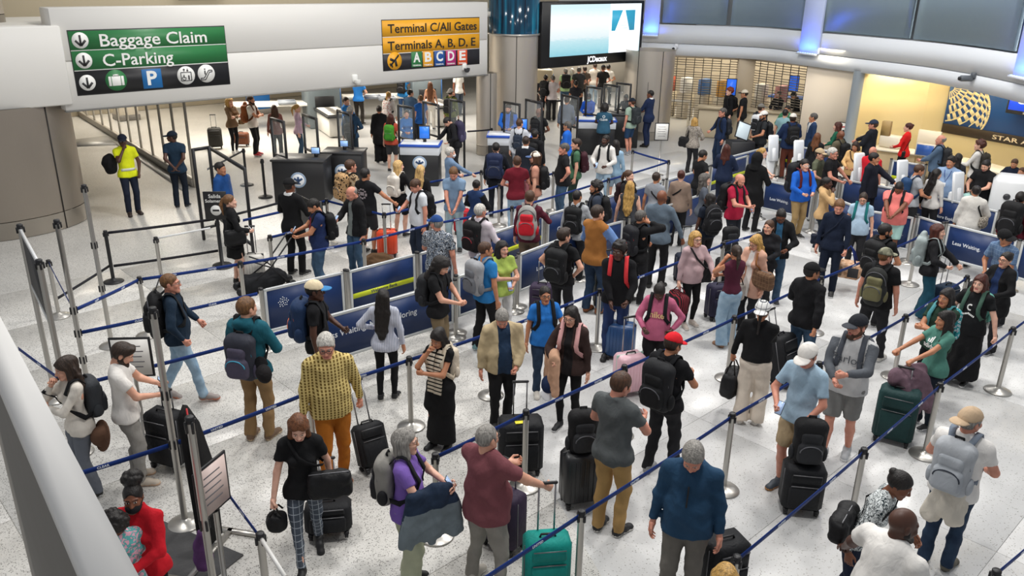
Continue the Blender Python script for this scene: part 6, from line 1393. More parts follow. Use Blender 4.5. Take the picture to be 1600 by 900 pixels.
def print_on(P, s, size, z, col, back=False, x0=0.0, bold=.0, sx=1.0, name='print', rows=None):
    me = text_mesh(s, size * P.K, 0, 'CENTER', bold) if rows is None else rows; V = np.array([v.co for v in me.vertices]); X = V[:, 0] * sx + x0 * P.K; Z = z * P.K + V[:, 1]
    Y = np.array([surf(P, -x if back else x, zz, back, .05) for x, zz in zip(X, Z)]) + (.006 if back else -.006)
    for v, x, y, zz in zip(me.vertices, X, Y, Z): v.co = (-x if back else x, y, zz)
    me.materials.clear(); me.materials.append(plain(col, .7)); return link(name, me, P.root)
def shapeprint(P, polys, col, back=False, name='print'):
    """flat print made of small quads given in (x, z)"""
    V = []; F = []
    for c, w, hh in polys:
        n = len(V); V += [(c[0] - w, c[1] - hh), (c[0] + w, c[1] - hh), (c[0] + w, c[1] + hh), (c[0] - w, c[1] + hh)]; F.append((n, n + 1, n + 2, n + 3))
    W_ = [(x * P.K * (-1 if back else 1), surf(P, x * P.K * (-1 if back else 1), z * P.K, back, .04) + (.007 if back else -.007), z * P.K) for x, z in V]
    return link(name, mesh_np(name, np.array(W_), np.array(F), [plain(col, .7)], None, False), P.root)
def drape(P, s, label, c, cat, size=(.16, .42), inner=None, out=0.0):
    """a garment laid over the forearm of side s, hanging down"""
    T, Rm, fd = P.hand[s]; E = P.dfm(T - fd * .2); root = worn(P, cat.replace(' ', '_'), (E[0], E[1], max(E[2] - size[1], .05)), label, cat); hgt = min(size[1], E[2] - .05)
    S = SDF((-.3, -.3, -.05), (.3, .3, hgt + .12), .015); f = fd[:2] / (np.hypot(*fd[:2]) + 1e-6)
    a = np.array([f[0], f[1], 0]) * size[0]
    S.rc((*(-a[:2]), hgt), (*(a[:2]), hgt), .045, .042, 0)
    for t in np.linspace(-.95, .95, 9): S.rc((*(a[:2] * t), hgt), (*(a[:2] * t * (1.25 + out)), .05 + .07 * abs(math.sin(t * 4))), .05, .042, .045)
    V, F = S.net(); V = fold(V, F, .011, 21, .25); c_ = V[F].mean(1); mi = ((c_[:, 2] < hgt * .75) & (c_ @ np.array([f[1], -f[0], 0]) > .01)).astype(int) if inner else None
    link('cloth', mesh_np('cloth', V, F, [c if not isinstance(c, str) else cloth(c)] + ([cloth(inner)] if inner else []), mi), root); return root
def lanyard(P, c='#2b4c8c'):
    b = MB(); pts = [(-.07, 1.45), (-.05, 1.35), (0, 1.2), (.05, 1.35), (.07, 1.45)]; b.ribbon([(x * P.K, surf(P, x * P.K, z * P.K) - .006, z * P.K) for x, z in pts], (0, -1, 0), .015, .003); b.build('lanyard', plain(c, .6), P.root)
    MB().box((0, surf(P, 0, 1.14 * P.K) - .012, 1.14 * P.K), (.06, .006, .09), .001).build('badge', plain('#e9ecef', .4), P.root)
K0, K1, NV, JN, JL = '#18181a', '#232326', '#1c2438', cloth('#2c4258', 'denim', '#46607a'), cloth('#7f9bb3', 'denim', '#a3bacb')
JD = cloth('#1f2d42', 'denim', '#2f4259')
TB = dict
# ---- nearest rows
x = p(205, 757, 1.6, -28, 'woman in a red jacket and black face mask with an afro puff', ('jacket', '#c01826'), ('pants', K0), ('puff', 'k'), 'b', ('two', 'two'), fem=True, mask='#1d1d20', turn=14)
x = p(176, 800, 1.5, -150, 'dark haired woman in a teal and pink jacket half hidden by the guard wall', ('jacket', cloth('#5fa9a8', 'blotch', '#d9a3b4', '#5fa9a8')), ('pants', K1), ('curly', 'k'), 'b', fem=True)
x = p(98, 560, 1.66, -75, 'woman in a cream sweater with sunglasses on her head, hand at her chin', ('long', '#ddd6cb'), ('pants', '#6a6f78'), ('wavy', 'dk'), 'l', ('chin', 'fold'), fem=True, bow=8)
backpack(x, 'dark grey backpack of the woman in a cream sweater', '#3a3d41', '#3a3d41'); q = x.dfm((.2, .2, .78)); r = worn(x, 'hat', q, 'brown wide brimmed hat hanging from the dark grey backpack', 'hat'); link('hat', cap_tpl('hat'), r, (0, 0, 0), (1.3, .3, 0), [cloth('#5d4334')] * 2)
x = p(198, 538, 1.72, 82, 'bearded man in a white tee and grey trousers looking at his phone', ('tee', '#e6e2dc'), ('pants', '#8d8a85'), ('quiff', 'dk'), 'l', ('two', 'phone'), bow=30, fat=.25, beard=('full', 'dk'), shoe=('#b7ab9c', '#c9a98c')); phone(x, 1, 'black phone held by the bearded man in a white tee')
suitcase(268, 728, -20, 'tall black suitcase beside the bearded man in a white tee', size=(.42, .27, .66), handle=.25)
x = p(263, 428, 1.8, 82, 'man in a navy sweatshirt and jeans striding to the right', ('long', '#1a2b3c'), ('pants', JL), ('buzz', 'lb'), 'r', ((.25, -.1, .95), (.25, -.22, .98)), stance='walk', fat=.3, glasses='#6c6a66', shoe=('#8d8480', '#b06a50')); backpack(x, 'big black backpack of the striding man in a navy sweatshirt', '#1d1d1f', kind='round', sc=1.15)
x = p(383, 465, 1.88, 148, 'man in a teal hoodie and khaki trousers seen from behind', ('hoodie', '#1f5e6e'), ('pants', '#8f7350'), ('short', 'lb'), 'l', ('hold', 'hold'), shoe=('#6b5440', '#c9b394'), turn=-20)
backpack(x, 'grey backpack with turquoise zips on the man in a teal hoodie', '#33353f', '#4e4a5c', zc='#3fa3c4', low=.1, sc=1.1); q = worn(x, 'cap', x.dfm((-.27, .2, .98)), 'black cap hanging upside down from the grey backpack', 'cap'); link('cap', cap_tpl('cap'), q, (0, 0, 0), (-1.2, .4, .3), [cloth('#1d1b1d'), cloth('#1a1a1c')])
x = p(490, 440, 1.78, 78, 'man in a black tee with white and blue cap seen from the side', ('tee', '#17171a'), ('pants', JL), ('buzz', 'k'), 'd', ('down', 'hold'), cap=('cap', '#e0cfae', '#3f7fb5'), fat=.25, turn=10, shoe=('#26262a', '#e4e4e4')); backpack(x, 'navy backpack with a small badge on the man in a white and blue cap', '#24395c', '#24395c', zc='#d96a3c', sc=1.15)
x = p(508, 524, 1.86, 8, 'grey haired man in a yellow patterned shirt and orange trousers', ('shirt', cloth('#d3bd7a', 'basket', '#6f5a2b')), ('pants', '#a8631d'), ('short', 'w'), 'r', ('down', (.3, .12, .84)), stance='step', glasses='#26262a', fat=.5, bow=14, turn=-12, shoe=('#8d4b24', '#e0d8cc'))
suitcase(588, 735, 35, 'black case pulled by the man in a yellow patterned shirt', size=(.36, .22, .5), handle=.5, tilt=-22)
x = p(465, 655, 1.66, -4, 'woman with auburn hair in a black tee and checked trousers', ('tee', '#161618'), ('slim', cloth('#4d5560', 'plaid', '#a9b1ba')), ('bob', 'au'), 'p', ('bag', (.26, .14, .86)), fem=True, stance='walk', bow=22, shoe=(K0, K0)); crossbag(x, 'large black shoulder bag across the woman with auburn hair', '#1a1a1c', 1, (.4, .16, .27), .98, .9); handbag(x, -1, 'round black pouch in the hand of the woman with auburn hair', K0, (.2, .18, .2), 'pouch', .05)
suitcase(515, 835, 10, 'small black wheeled bag behind the woman with auburn hair', size=(.46, .3, .3), handle=.42, tilt=-12)
x = p(632, 672, 1.66, 74, 'grey haired woman in a purple tee and sage trousers with phone', ('tee', '#7c5fb0'), ('wide', '#a8ac93'), ('mid', 'gr'), 'p', ('phone', 'phone'), fem=True, glasses='#7a5a3c', fat=.35, turn=12); backpack(x, 'grey and black backpack of the woman in a purple tee', '#8f8c86', '#222225', sc=1.05); phone(x, 1, 'black phone of the woman in a purple tee'); drape(x, -1, 'dark denim jacket over the arm of the woman in a purple tee', cloth('#1d2a3d', 'denim', '#2b3a50'), 'jacket', (.17, .55), '#6f7a80', .5)
x = p(760, 665, 1.78, 138, 'bald man in a maroon tee and grey trousers holding a suitcase handle', ('tee', '#7a474d'), ('pants', '#8c8881'), ('buzz', 'gr'), 'l', ((.3, -.42, 1.02), 'phone'), fat=.85, glasses='#55504c', stance='wide', shoe=('#b9b2a8', '#e6e2dc'))
suitcase(787, 852, -38, 'dark purple suitcase behind the bald man in a maroon tee', '#352a3e', (.42, .27, .6), handle=.3); suitcase(852, 925, 8, 'teal suitcase held by the bald man in a maroon tee', '#128c83', (.42, .27, .58), handle=.5, c2='#0f8078')
x = p(975, 582, 1.85, 148, 'man in a grey polo shirt and khaki trousers with phone', ('polo', '#565a5b'), ('pants', '#b08d5a'), ('short', 'br'), 'r', ('phone', 'hold'), bow=18, fat=.2, turn=-12, shoe=('#1c1c1f', '#e9e5df')); phone(x, -1, 'white screened phone of the man in a grey polo shirt', '#e8e8ea', '#d8e4f4')
suitcase(905, 785, 14, 'ribbed black suitcase beside the man in a grey polo shirt', '#222325', (.42, .28, .6), 'hard', .3); q = G(905, 785); loosepack(q, .66, 10, 'black backpack with a water bottle on the ribbed black suitcase', K0, 'box', 0, 1.05)
x = p(1083, 702, 1.82, -6, 'man in a navy quarter zip pullover looking down', ('shirt', '#24435f'), ('pants', '#6e6a64'), ('short', 'gr'), 'r', ('down', 'down'), bow=34, fat=.4); b_ = MB(); b_.ribbon([(0, surf(x, 0, z) - .008, z) for z in (1.22, 1.28, 1.34, 1.4)], (0, -1, 0), .014, .004); b_.build('zip', plain('#11151c', .5), x.root)
suitcase(1122, 935, 20, 'black bag standing behind the man in a navy quarter zip pullover', size=(.4, .3, .62), handle=0)
x = p(1055, 522, 1.76, 150, 'man in a black tee and red cap with black trousers', ('tee', '#17171a'), ('pants', K1), ('short', 'dk'), 'm', ('phone', 'hold'), cap=('cap', '#d01f2a'), bow=14, turn=-8, stance='step', shoe=('#8d8d8f', '#e0e0e0')); backpack(x, 'dark grey backpack on the man in a red cap', '#1e1f22', '#17181a', sc=1.2, low=.05)
x = p(1193, 472, 1.7, 172, 'woman in a black top and wide cream trousers with a checked cap', ('long', '#141416', None, 'in'), ('wide', '#d6cabb'), ('braid', 'k'), 'm', ('fold', 'bag'), fem=True, cap=('bcap', cloth('#d9d9d7', 'plaid', '#4c4f55')), fat=.5, shoe=('#d9d4cc', '#d9d4cc')); handbag(x, 1, 'big black tote bag carried by the woman in cream trousers', K0, (.46, .2, .34), 'bag', .16)
x = p(1270, 412, 1.76, 150, 'man in a black bomber jacket and black cap pulling a suitcase', ('jacket', '#17171a'), ('pants', JN), ('short', 'k'), 'm', ((.28, .2, .9), 'hold'), cap=('cap', '#151517'), turn=-22, glasses='#222222', fat=.2)
suitcase(1228, 602, 40, 'long black bag behind the man in a black bomber jacket', size=(.4, .3, .68), handle=.36, tilt=-16)
x = p(1262, 541, 1.8, -24, 'man in a white cap and light blue shirt with khaki shorts', ('half', '#9fb9cc', '#9fb9cc'), ('shorts', '#b19c7c'), ('short', 'br'), 'r', ('hold', (.16, -.22, .96)), cap=('cap', '#dedad4'), bow=18, shoe=('#39414a', '#b07a44')); phone(x, -1, 'phone in the hand of the man in white cap')
suitcase(1247, 795, -8, 'black suitcase in front of the man in white cap', size=(.42, .3, .52), handle=.0); q = G(1247, 795); loosepack(q, .6, -8, 'black backpack on top of the suitcase in front of the man in white cap', K0, 'box', 0, 1.1)
x = p(1343, 494, 1.82, -14, 'bearded man in a grey raglan shirt and grey shorts with dark cap', ('raglan', '#b9b9b9', '#565a60'), ('shorts', '#7b7b79'), ('short', 'br'), 'r', ('two', (.06, -.36, 1.2)), cap=('cap', '#23252b', '#3d4046'), beard=('full', 'br'), fat=.55, turn=-25, stance='step', shoe=('#a5a8ab', '#e4e4e4')); print_on(x, 'Barlow', .12, 1.27, '#4a4d52', sx=1.1); backpack(x, 'grey backpack worn by the bearded man in a grey raglan shirt', '#4b4e54', straps='#4b4f57')
x = p(1480, 487, 1.6, -52, 'young woman in a teal tee reaching to a green suitcase', ('tee', '#4f8275'), ('pants', '#1c2430'), ('wavy', 'k'), 'm', ('reach', 'reach'), fem=True, turn=-8, shoe=('#1d1d20', '#e6e6e6')); print_on(x, 'adidas', .1, 1.24, '#eef0ee', bold=.002); shapeprint(x, [((-.045 + .03 * i, 1.315 + .012 * i), .011, .022 + .012 * i) for i in range(3)], '#eef0ee')
suitcase(1392, 688, -30, 'dark green suitcase stack under a mauve jacket', '#1c3a3a', (.46, .3, .66), 'soft', .25); q = G(1400, 678); r = empty('jacket', (q[0], q[1], .46), .4, 'mauve jacket thrown over the dark green suitcase', 'jacket'); S = SDF((-.3, -.32, -.1), (.34, .3, .5), .016); S.rc((-.16, .02, .36), (.16, .02, .36), .13, .13, 0, .8)
for i in range(4): S.rc((-.14 + .1 * i, -.06, .36), (-.1 + .11 * i, -.2, .02 - .04 * (i % 2)), .07, .06, .03)
V, F = S.net(); link('cloth', mesh_np('cloth', fold(V, F, .013, 31, .3), F, [cloth('#6d5661')]), r)
x = p(1482, 452, 1.64, -32, 'curly haired woman in a dark green tee behind the young woman in teal', ('tee', '#22382c'), ('pants', K0), ('wavy', 'k'), 'm', ('fold', 'fold'), fem=True, fat=.35, shoe=('#c43fa8', '#e7a0d8')); backpack(x, 'white and turquoise flower backpack on the curly haired woman', cloth('#2f8f96', 'leaf', '#e2e6e6', '#3d4f7a'), straps='#4f8f96')
x = p(1535, 430, 1.64, -22, 'woman with red hair in a black moon print tee and long black skirt', ('tee', '#161719'), ('longskirt', '#151517'), ('wavy', 'rdk'), 'p', ((.37, -.06, .88), (.37, -.06, .88)), fem=True, fat=.6); shapeprint(x, [((.035 * math.cos(t) + .0, 1.27 + .04 * math.sin(t)), .008, .01) for t in np.linspace(1.2, 5, 14)] + [((-.08 + .02 * i, 1.18 - .008 * abs(4 - i)), .007, .012) for i in range(9)], '#e3e3e0'); backpack(x, 'mint backpack of the woman with red hair', '#5d9a8d', straps='#3f5a4e')
x = p(1520, 640, 1.76, 168, 'man in a white tee and beige cap with cream jacket around the waist', ('tee', '#e3e0dc'), ('pants', JD), ('short', 'gr'), 'r', ('hold', 'hold'), cap=('bcap', '#bfa689'), fat=.4, turn=-25, shoe=('#5b564a', '#4a463d')); backpack(x, 'light grey backpack with navy trim on the man in a beige cap', '#a9adb2', '#a3a8ae', zc='#1d2433', straps='#76808e', sc=1.12)
r = worn(x, 'jacket', x.dfm((0, .0, .62)), 'cream jacket tied around the waist of the man in a beige cap', 'jacket'); S = SDF((-.3, -.3, -.1), (.3, .32, .45), .016); S.rc((0, .01, .36), (0, .01, .32), .185, .185, 0, .8).rc((-.08, .11, .32), (-.1, .13, .06), .075, .085, .03).rc((.08, .11, .32), (.1, .13, .0), .075, .085, .03).rc((0, .13, .32), (0, .14, .1), .07, .07, .03); V, F = S.net(); link('cloth', mesh_np('cloth', fold(V, F, .012, 41, .3), F, [cloth('#cfc8bb')]), r)
x = p(1418, 742, 1.66, 84, 'woman with a dark bun in a zebra print top bending forward', ('long', cloth('#dfe4e4', 'zebra', '#1c2a30')), ('pants', NV), ('bun', 'k'), 'b', ('down', 'gest'), fem=True, lean=24, bow=0); crossbag(x, 'black bag hanging from the woman in a zebra print top', K0, -1, (.42, .16, .24), 1.12, -.3)
x = p(1418, 795, 1.84, 146, 'bald man in a white tee at the lower right edge', ('tee', '#e7e4df'), ('pants', '#4a4d55'), ('bald', 'k'), 'd', ((.2, -.3, .9), 'out'), fat=.8, beard=('short', 'k'), lean=10, turn=-18)
x = p(1137, 888, 1.66, 10, 'blonde woman whose hair just shows at the lower edge', ('tee', '#3b4a5a'), ('pants', K1), ('bob', 'bl'), 'p', fem=True)
# ---- second rows
x = p(598, 452, 1.6, 165, 'woman with very long black hair in a pale striped blouse', ('shirt', cloth('#c6c9d6', 'vstripe', '#b3b8c8')), ('leggings', '#141416'), ('longback', 'k'), 'm', ('down', (.17, -.1, 1.1)), fem=True, shoe=('#1b1b1d', '#e9e7e2'))
x = p(682, 517, 1.58, -36, 'woman in a long black dress with a striped scarf and folded arms', ('dress', '#121214'), ('none', K0), ('wavy', 'k'), 'm', ('chin', 'fold'), fem=True, bow=18, shoe=(K0, K0)); backpack(x, 'cream canvas backpack on the woman in a long black dress', '#d5c8b4', '#d9cdbb', kind='sack', straps='#cdbfa9', sc=.95)
sc_ = cloth('#ded3c0', 'hstripe', '#1d1b1a'); b_ = MB()
for s in (-1, 1): b_.ribbon([(s * .06, .07, 1.33), (s * .075, .0, 1.345), (s * .06, surf(x, s * .06, 1.28) - .01, 1.27), (s * .055, surf(x, s * .055, 1.15) - .012, 1.12), (s * .05, surf(x, s * .05, 1.0) - .012, .95), (s * .05, surf(x, s * .05, .9) - .02, .78)], [(0, 1, .4), (0, 0, 1), (0, -1, .3), (0, -1, 0), (0, -1, 0), (0, -1, 0)], .1, .014)
b_.build('scarf', sc_, x.root)
x = p(695, 405, 1.72, 66, 'person with messy long black hair in a black tee and khaki shorts', ('tee', '#161618'), ('pants', '#7a6a52'), ('wavy', 'k'), 'l', ('two', 'two'), bow=30, fat=.2); backpack(x, 'dark backpack of the person with messy long black hair', '#2a2b2e')
x = p(758, 378, 1.74, 128, 'bald man in a bright blue tee with black trousers', ('tee', '#2f7fc0'), ('pants', K0), ('buzz', 'br'), 'm', ('down', 'hold'), turn=-15, stance='step', shoe=('#6b8f92', '#d9e0e0')); backpack(x, 'grey backpack with a white bottle on the man in a bright blue tee', '#9a9ca0', '#6f7278', zc='#2a2b2e', straps='#8f9298', sc=1.1)
x = p(785, 377, 1.64, 24, 'woman in a lime green tee with folded arms and white trousers', ('tee', '#a8bd5c'), ('pants', '#d9d8d6'), ('long', 'k'), 'l', ('fold', 'two'), fem=True, turn=10); phone(x, 1, 'dark phone of the woman in a lime green tee')
x = p(785, 488, 1.64, 14, 'grey haired man in a beige and black jacket over a navy shirt', ('jacket', cloth('#b8a684', None), '#23364e'), ('pants', K0), ('short', 'gr'), 'r', ('down', (.12, -.22, .98)), fat=.7, bow=30, turn=-12)
suitcase(812, 735, 6, 'black suitcase with a yellow tag in front of the grey haired man', size=(.5, .32, .62), handle=.42); q = G(806, 735); r = empty('luggage_tag', (q[0] + .03, q[1] - .09, .685), .2, 'yellow tag lying on the black suitcase', 'tag'); MB().box((0, 0, .004), (.1, .06, .006), .002).build('tag', plain('#e3d62c', .5), r)
x = p(852, 448, 1.57, 14, 'woman with glasses in a bright blue tee and jeans', ('tee', '#2873c4'), ('pants', JD), ('bun', 'k'), 'm', ('down', 'hold'), fem=True, fat=.3, glasses='#22201e', shoe=('#c9c4bb', '#dcd8d0')); backpack(x, 'black backpack of the woman in a bright blue tee', K0)
x = p(893, 481, 1.66, -18, 'young woman in a brown hooded jacket with long hair', ('jacket', '#3a2b28', '#1f1d1f'), ('leggings', '#141416'), ('long', 'k'), 'l', ('hold', 'down'), fem=True, glasses='#8a7a72', bow=8, turn=-8, shoe=('#202023', '#dddddd')); backpack(x, 'pink backpack on the young woman in a brown jacket', '#dba6a4', '#d79c9a', straps='#d9a5a3'); drape(x, -1, 'beige coat over the arm of the young woman in a brown jacket', '#c99f83', 'coat', (.15, .55)); r = worn(x, 'cap', x.dfm((-.24, -.2, .66)), 'navy and white cap carried by the young woman in a brown jacket', 'cap'); link('cap', cap_tpl('cap'), r, (0, 0, 0), (.9, .2, .6), [cloth('#1e2c4c'), cloth('#d5d6da')])
x = p(968, 378, 1.83, -4, 'young man in a black hoodie with red and blue backpack straps', ('hoodie', '#141417'), ('pants', '#24345c'), ('curly', 'k'), 'd', ('front', (.16, -.27, .97)), turn=-18, bow=4, shoe=('#1a1a1c', '#1a1a1c')); backpack(x, 'backpack with red and blue straps on the young man in a black hoodie', '#27406f', '#c43a40', straps='#d23a3f')
suitcase(968, 560, -16, 'navy hard suitcase in front of the young man in a black hoodie', '#274a78', (.42, .28, .52), 'hard', .5)
x = p(1030, 448, 1.62, -8, 'woman in a pink sweatshirt with backpack looking down', ('long', '#b9627f'), ('pants', K0), ('pony', 'k'), 'd', ('hold', (.2, -.1, 1.02)), fem=True, bow=38, fat=.4); print_on(x, 'nike', .13, 1.24, '#e8c48c', bold=.002); backpack(x, 'black backpack of the woman in a pink sweatshirt', K0)
suitcase(980, 615, 22, 'pink and mint hard suitcase behind the belt', '#dfb6c0', (.4, .27, .55), 'hard', .5, c2='#a9cdbd')
x = p(1088, 362, 1.62, 34, 'laughing blonde woman in a mauve fleece with glasses', ('shirt', '#b49a9d'), ('leggings', '#151517'), ('bob', 'bl'), 'p', ('down', (.16, -.32, 1.05)), fem=True, fat=.45, glasses='#22201f', shoe=('#b5aaa0', '#d9d4cc')); crossbag(x, 'black shoulder bag of the laughing blonde woman', K0, 1, (.3, .12, .24), .92, .4); handbag(x, -1, 'black and red striped bag carried by the laughing blonde woman', cloth('#1c1c1f', 'vstripe', '#8f2a34'), (.4, .2, .36), 'bag', .1, cloth('#1c1c1f', 'vstripe', '#8f2a34'))
x = p(1152, 383, 1.66, -142, 'woman in a maroon tank top and flared light jeans', ('tank', '#4f1f31', None, 'in'), ('wide', JL), ('pony', 'dk'), 'm', ('fold', 'chin'), fem=True, turn=-20, shoe=('#8f6b52', '#8f6b52')); suitcase(1119, 497, 18, 'dark violet suitcase left of the woman in a maroon tank top', '#28263c', (.4, .26, .56), handle=.0)
x = p(1180, 369, 1.66, -40, 'blonde woman in a tan jacket with glasses', ('cardigan', '#c59a86', '#dedad6'), ('pants', K1), ('wavy', 'bl'), 'l', ('two', 'down'), fem=True, glasses='#3b2f29', bow=16); crossbag(x, 'brown checked shoulder bag of the blonde woman in a tan jacket', cloth('#6a503d', 'plaid', '#8a6c52'), 1, (.38, .16, .3), .98, .2, '#8a5a33', cross=False); r = handbag(x, -1, 'grey tote bag held by the blonde woman in a tan jacket', '#a8a099', (.32, .12, .3), 'bag', .12)
x = p(1203, 344, 1.62, -6, 'woman in a black puffer jacket with a pony tail', ('jacket', '#1a1a1e'), ('pants', K1), ('pony', 'br'), 'l', ('hold', 'two'), fem=True, turn=-22)
x = p(1222, 329, 1.76, 4, 'man in an open black jacket looking at his phone', ('jacket', '#17181b', '#3c6f94'), ('pants', JN), ('buzz', 'k'), 'b', ('phone', 'hold'), bow=30, glasses='#1a1a1a'); phone(x, -1, 'phone of the man in an open black jacket')
x = p(1313, 313, 1.8, -10, 'man in a navy sweater and navy trousers carrying a pet carrier', ('long', '#172033'), ('pants', '#141d2e'), ('short', 'lb'), 'r', ('down', (.24, -.12, .84)), bow=16, turn=10); crossbag(x, 'dark bag slung behind the man in a navy sweater', '#1b2233', -1, (.3, .1, .2), .95, -.3)
q = G(1318, 452); r = empty('pet_carrier', (q[0], q[1], .24), -.55, 'patterned tan pet carrier with navy straps held by the man in a navy sweater', 'pet carrier'); MB().box((0, 0, .16), (.5, .3, .3), .05).build('shell', cloth('#c39b7c', 'camo', '#d8b699', '#a57f62'), r); MB().box((.13, -.152, .15), (.18, .012, .18), .004).build('mesh_window', plain('#2a2a2d', .7), r); MB().box((-.14, -.152, .15), (.16, .012, .18), .004).build('mesh_window', plain('#6d5844', .7), r); b_ = MB()
for y in (-.1, .1): b_.ribbon([(-.14, y, .31), (-.07, y * .5, .5), (0, 0, .6), (.07, y * .5, .5), (.14, y, .31)], (0, 1, 0), .03, .008)
b_.build('strap', cloth('#1f2f6b'), r)
x = p(1350, 302, 1.6, -4, 'woman in a pale blue tee with teal backpack straps', ('tee', '#a9c1d6'), ('pants', K1), ('bun', 'dk'), 'l', ('down', 'down'), fem=True, fat=.5, glasses='#1d1d1d', bow=16); backpack(x, 'dark teal backpack of the woman in a pale blue tee', '#1d5a60', straps='#1d6a6c')
x = p(1405, 287, 1.72, -10, 'large man in a salmon tee and pale green shorts', ('tee', '#e37c76'), ('shorts', '#a9cfc8'), ('buzz', 'k'), 'b', ('two', 'two'), fat=1.25, bow=38, shoe=('#d9d9d9', '#ececec')); backpack(x, 'black backpack of the large man in a salmon tee', K0)
x = p(1385, 350, 1.76, 148, 'black haired bearded man in a black tee seen from behind', ('tee', '#151517'), ('pants', K1), ('short', 'k'), 'm', ('hold', 'down'), beard=('full', 'k'), turn=-30); backpack(x, 'black backpack of the black haired bearded man', '#19191b', sc=1.1)
x = p(1385, 389, 1.74, 166, 'man in a camouflage cap and black tee seen from behind', ('tee', '#161618'), ('pants', K1), ('buzz', 'lb'), 'r', ('down', 'down'), cap=('cap', cloth('#6f6f5e', 'camo', '#8b8a76', '#4f5044')), fat=.5, stance='wide', turn=-28, shoe=('#bdb9b2', '#dddddd')); backpack(x, 'olive and black backpack on the man in a camouflage cap', '#2a2b2a', '#6e6a4c', kind='round', sc=1.1)
x = p(1467, 351, 1.66, 84, 'woman in a black jacket and teal jeans with a suitcase handle', ('jacket', '#1b1b1e'), ('wide', '#1d4a5c'), ('mid', 'rdk'), 'p', ('hold', (.2, -.42, 1.0)), fem=True); backpack(x, 'light grey backpack on the woman in a black jacket', '#98a3a3', '#8f9a9b', kind='sack', straps='#9aa4a4', sc=1.15)
suitcase(1470, 492, 30, 'dark blue suitcase behind the belt right of the camouflage cap', '#1d3147', (.42, .27, .5), handle=.5)
x = p(1570, 361, 1.74, -32, 'man in a blue plaid shirt and black cap leaning forward', ('half', cloth('#5c7596', 'plaid', '#7d93ae')), ('pants', K1), ('short', 'k'), 'm', ('hold', 'two'), cap=('cap', '#161618'), lean=22, turn=80, fat=.3); r = handbag(x, -1, 'black duffel bag held by the man in a blue plaid shirt', K0, (.55, .26, .3), 'bag', .1)
x = p(1575, 394, 1.64, -36, 'woman with glasses in a black cardigan over a navy tee', ('cardigan', '#151517', '#1d2f55'), ('pants', K1), ('bun', 'k'), 'l', ('hold', 'hold'), fem=True, glasses='#4a3a30', fat=.2)
# ---- left middle
x = p(190, 211, 1.86, 12, 'man in a hi vis yellow shirt and navy trousers with a black bag', ('tee', '#d9e021', '#27458f'), ('pants', '#1d2333'), ('buzz', 'k'), 'd', ('chin', (.2, -.12, .9)), cap=('cap', '#1b2030'), turn=-14, shoe=('#2a1d17', '#2a1d17')); b_ = MB(); b_.ribbon([(xx, surf(x, xx, 1.08) - .008, 1.08) for xx in np.linspace(-.15, .15, 7)], [(xx, -.3, 0) for xx in np.linspace(-.15, .15, 7)], .06, .004); b_.build('reflective_band', plain('#cfd2c4', .3), x.root)
r = worn(x, 'bag', x.dfm((-.3, .12, .9)), 'big black bag on the shoulder of the man in hi vis yellow', 'bag'); S = SDF((-.25, -.2, 0), (.25, .25, .55), .018); S.ell((0, 0, .25), (.16, .19, .24), 0); V, F = S.net(); link('bag_body', mesh_np('bag_body', fold(V, F, .01, 3), F, [cloth(K0)]), r)
x = p(268, 206, 1.84, 168, 'guard in navy uniform with a cap standing with hands behind', ('tee', '#1f3346'), ('pants', '#141c28'), ('buzz', 'k'), 'd', ('behind', 'behind'), cap=('cap', '#18222f'), turn=80)
x = p(343, 254, 1.76, 55, 'man in a blue shirt behind the no entry sign', ('shirt', '#1f4a86'), ('pants', K1), ('short', 'k'), 'm', ('down', 'down'), fat=.2)
x = p(357, 304, 1.7, 96, 'woman in a black suit and skirt with a blonde pony tail', ('suit', '#161618'), ('skirt', '#131315'), ('pony', 'lb'), 'p', ('hold', (.22, -.2, .95)), fem=True, shoe=('#141414', '#141414')); phone(x, -1, 'white phone of the woman in a black suit', '#d9d9dc', '#dfe6ee'); crossbag(x, 'black handbag of the woman in a black suit', K0, -1, (.36, .14, .28), .95, 0, cross=False)
suitcase(398, 442, 10, 'white suitcase beside the woman in a black suit', '#dcd8d0', (.4, .26, .5), 'hard', .5)
x = p(451, 280, 1.86, 142, 'man in a black suit seen from behind at the belt', ('suit', '#141416', '#dddddd'), ('pants', '#131315'), ('buzz', 'k'), 'b', ('hold', 'hold'), cap=('cap', '#131315'))
q = G(415, 452); r = empty('stroller_bag', (q[0], q[1], 0), .5, 'black folded stroller and bags behind the belt', 'stroller'); S = SDF((-.5, -.3, 0), (.5, .3, .5), .02); S.ell((-.1, 0, .14), (.3, .2, .14), 0, box=.08).ell((.2, 0, .2), (.2, .18, .16), .06); V, F = S.net(); link('bag_body', mesh_np('bag_body', fold(V, F, .014, 17), F, [cloth('#1d1e21')]), r)
b_ = MB()
for y in (-.16, .16): b_.tube([(-.45, y, .08), (.1, y, .45), (.5, y, .95)], .014, 6); b_.tube([(.45, y, .08), (.1, y, .45), (-.2, y, .6)], .014, 6)
b_.build('frame', BLACK(), r)
for xx in (-.45, .45):
    for y in (-.16, .16): b_ = MB(); b_.tube([(xx, y - .02, .08), (xx, y + .02, .08)], .08, 12); b_.build('wheel', BLACK(), r)
x = p(484, 313, 1.74, -84, 'man in a red and navy football shirt looking at his phone', ('tee', '#1d2b52', '#1d2b52'), ('pants', JN), ('short', 'k'), 'm', ('phone', 'two'), fat=.5, bow=30); shapeprint(x, [((-.06, 1.2), .03, .2), ((.04, 1.2), .025, .2)], '#9c1f33', name='stripe'); phone(x, -1, 'phone of the man in a football shirt'); backpack(x, 'black backpack of the man in a football shirt', K0)
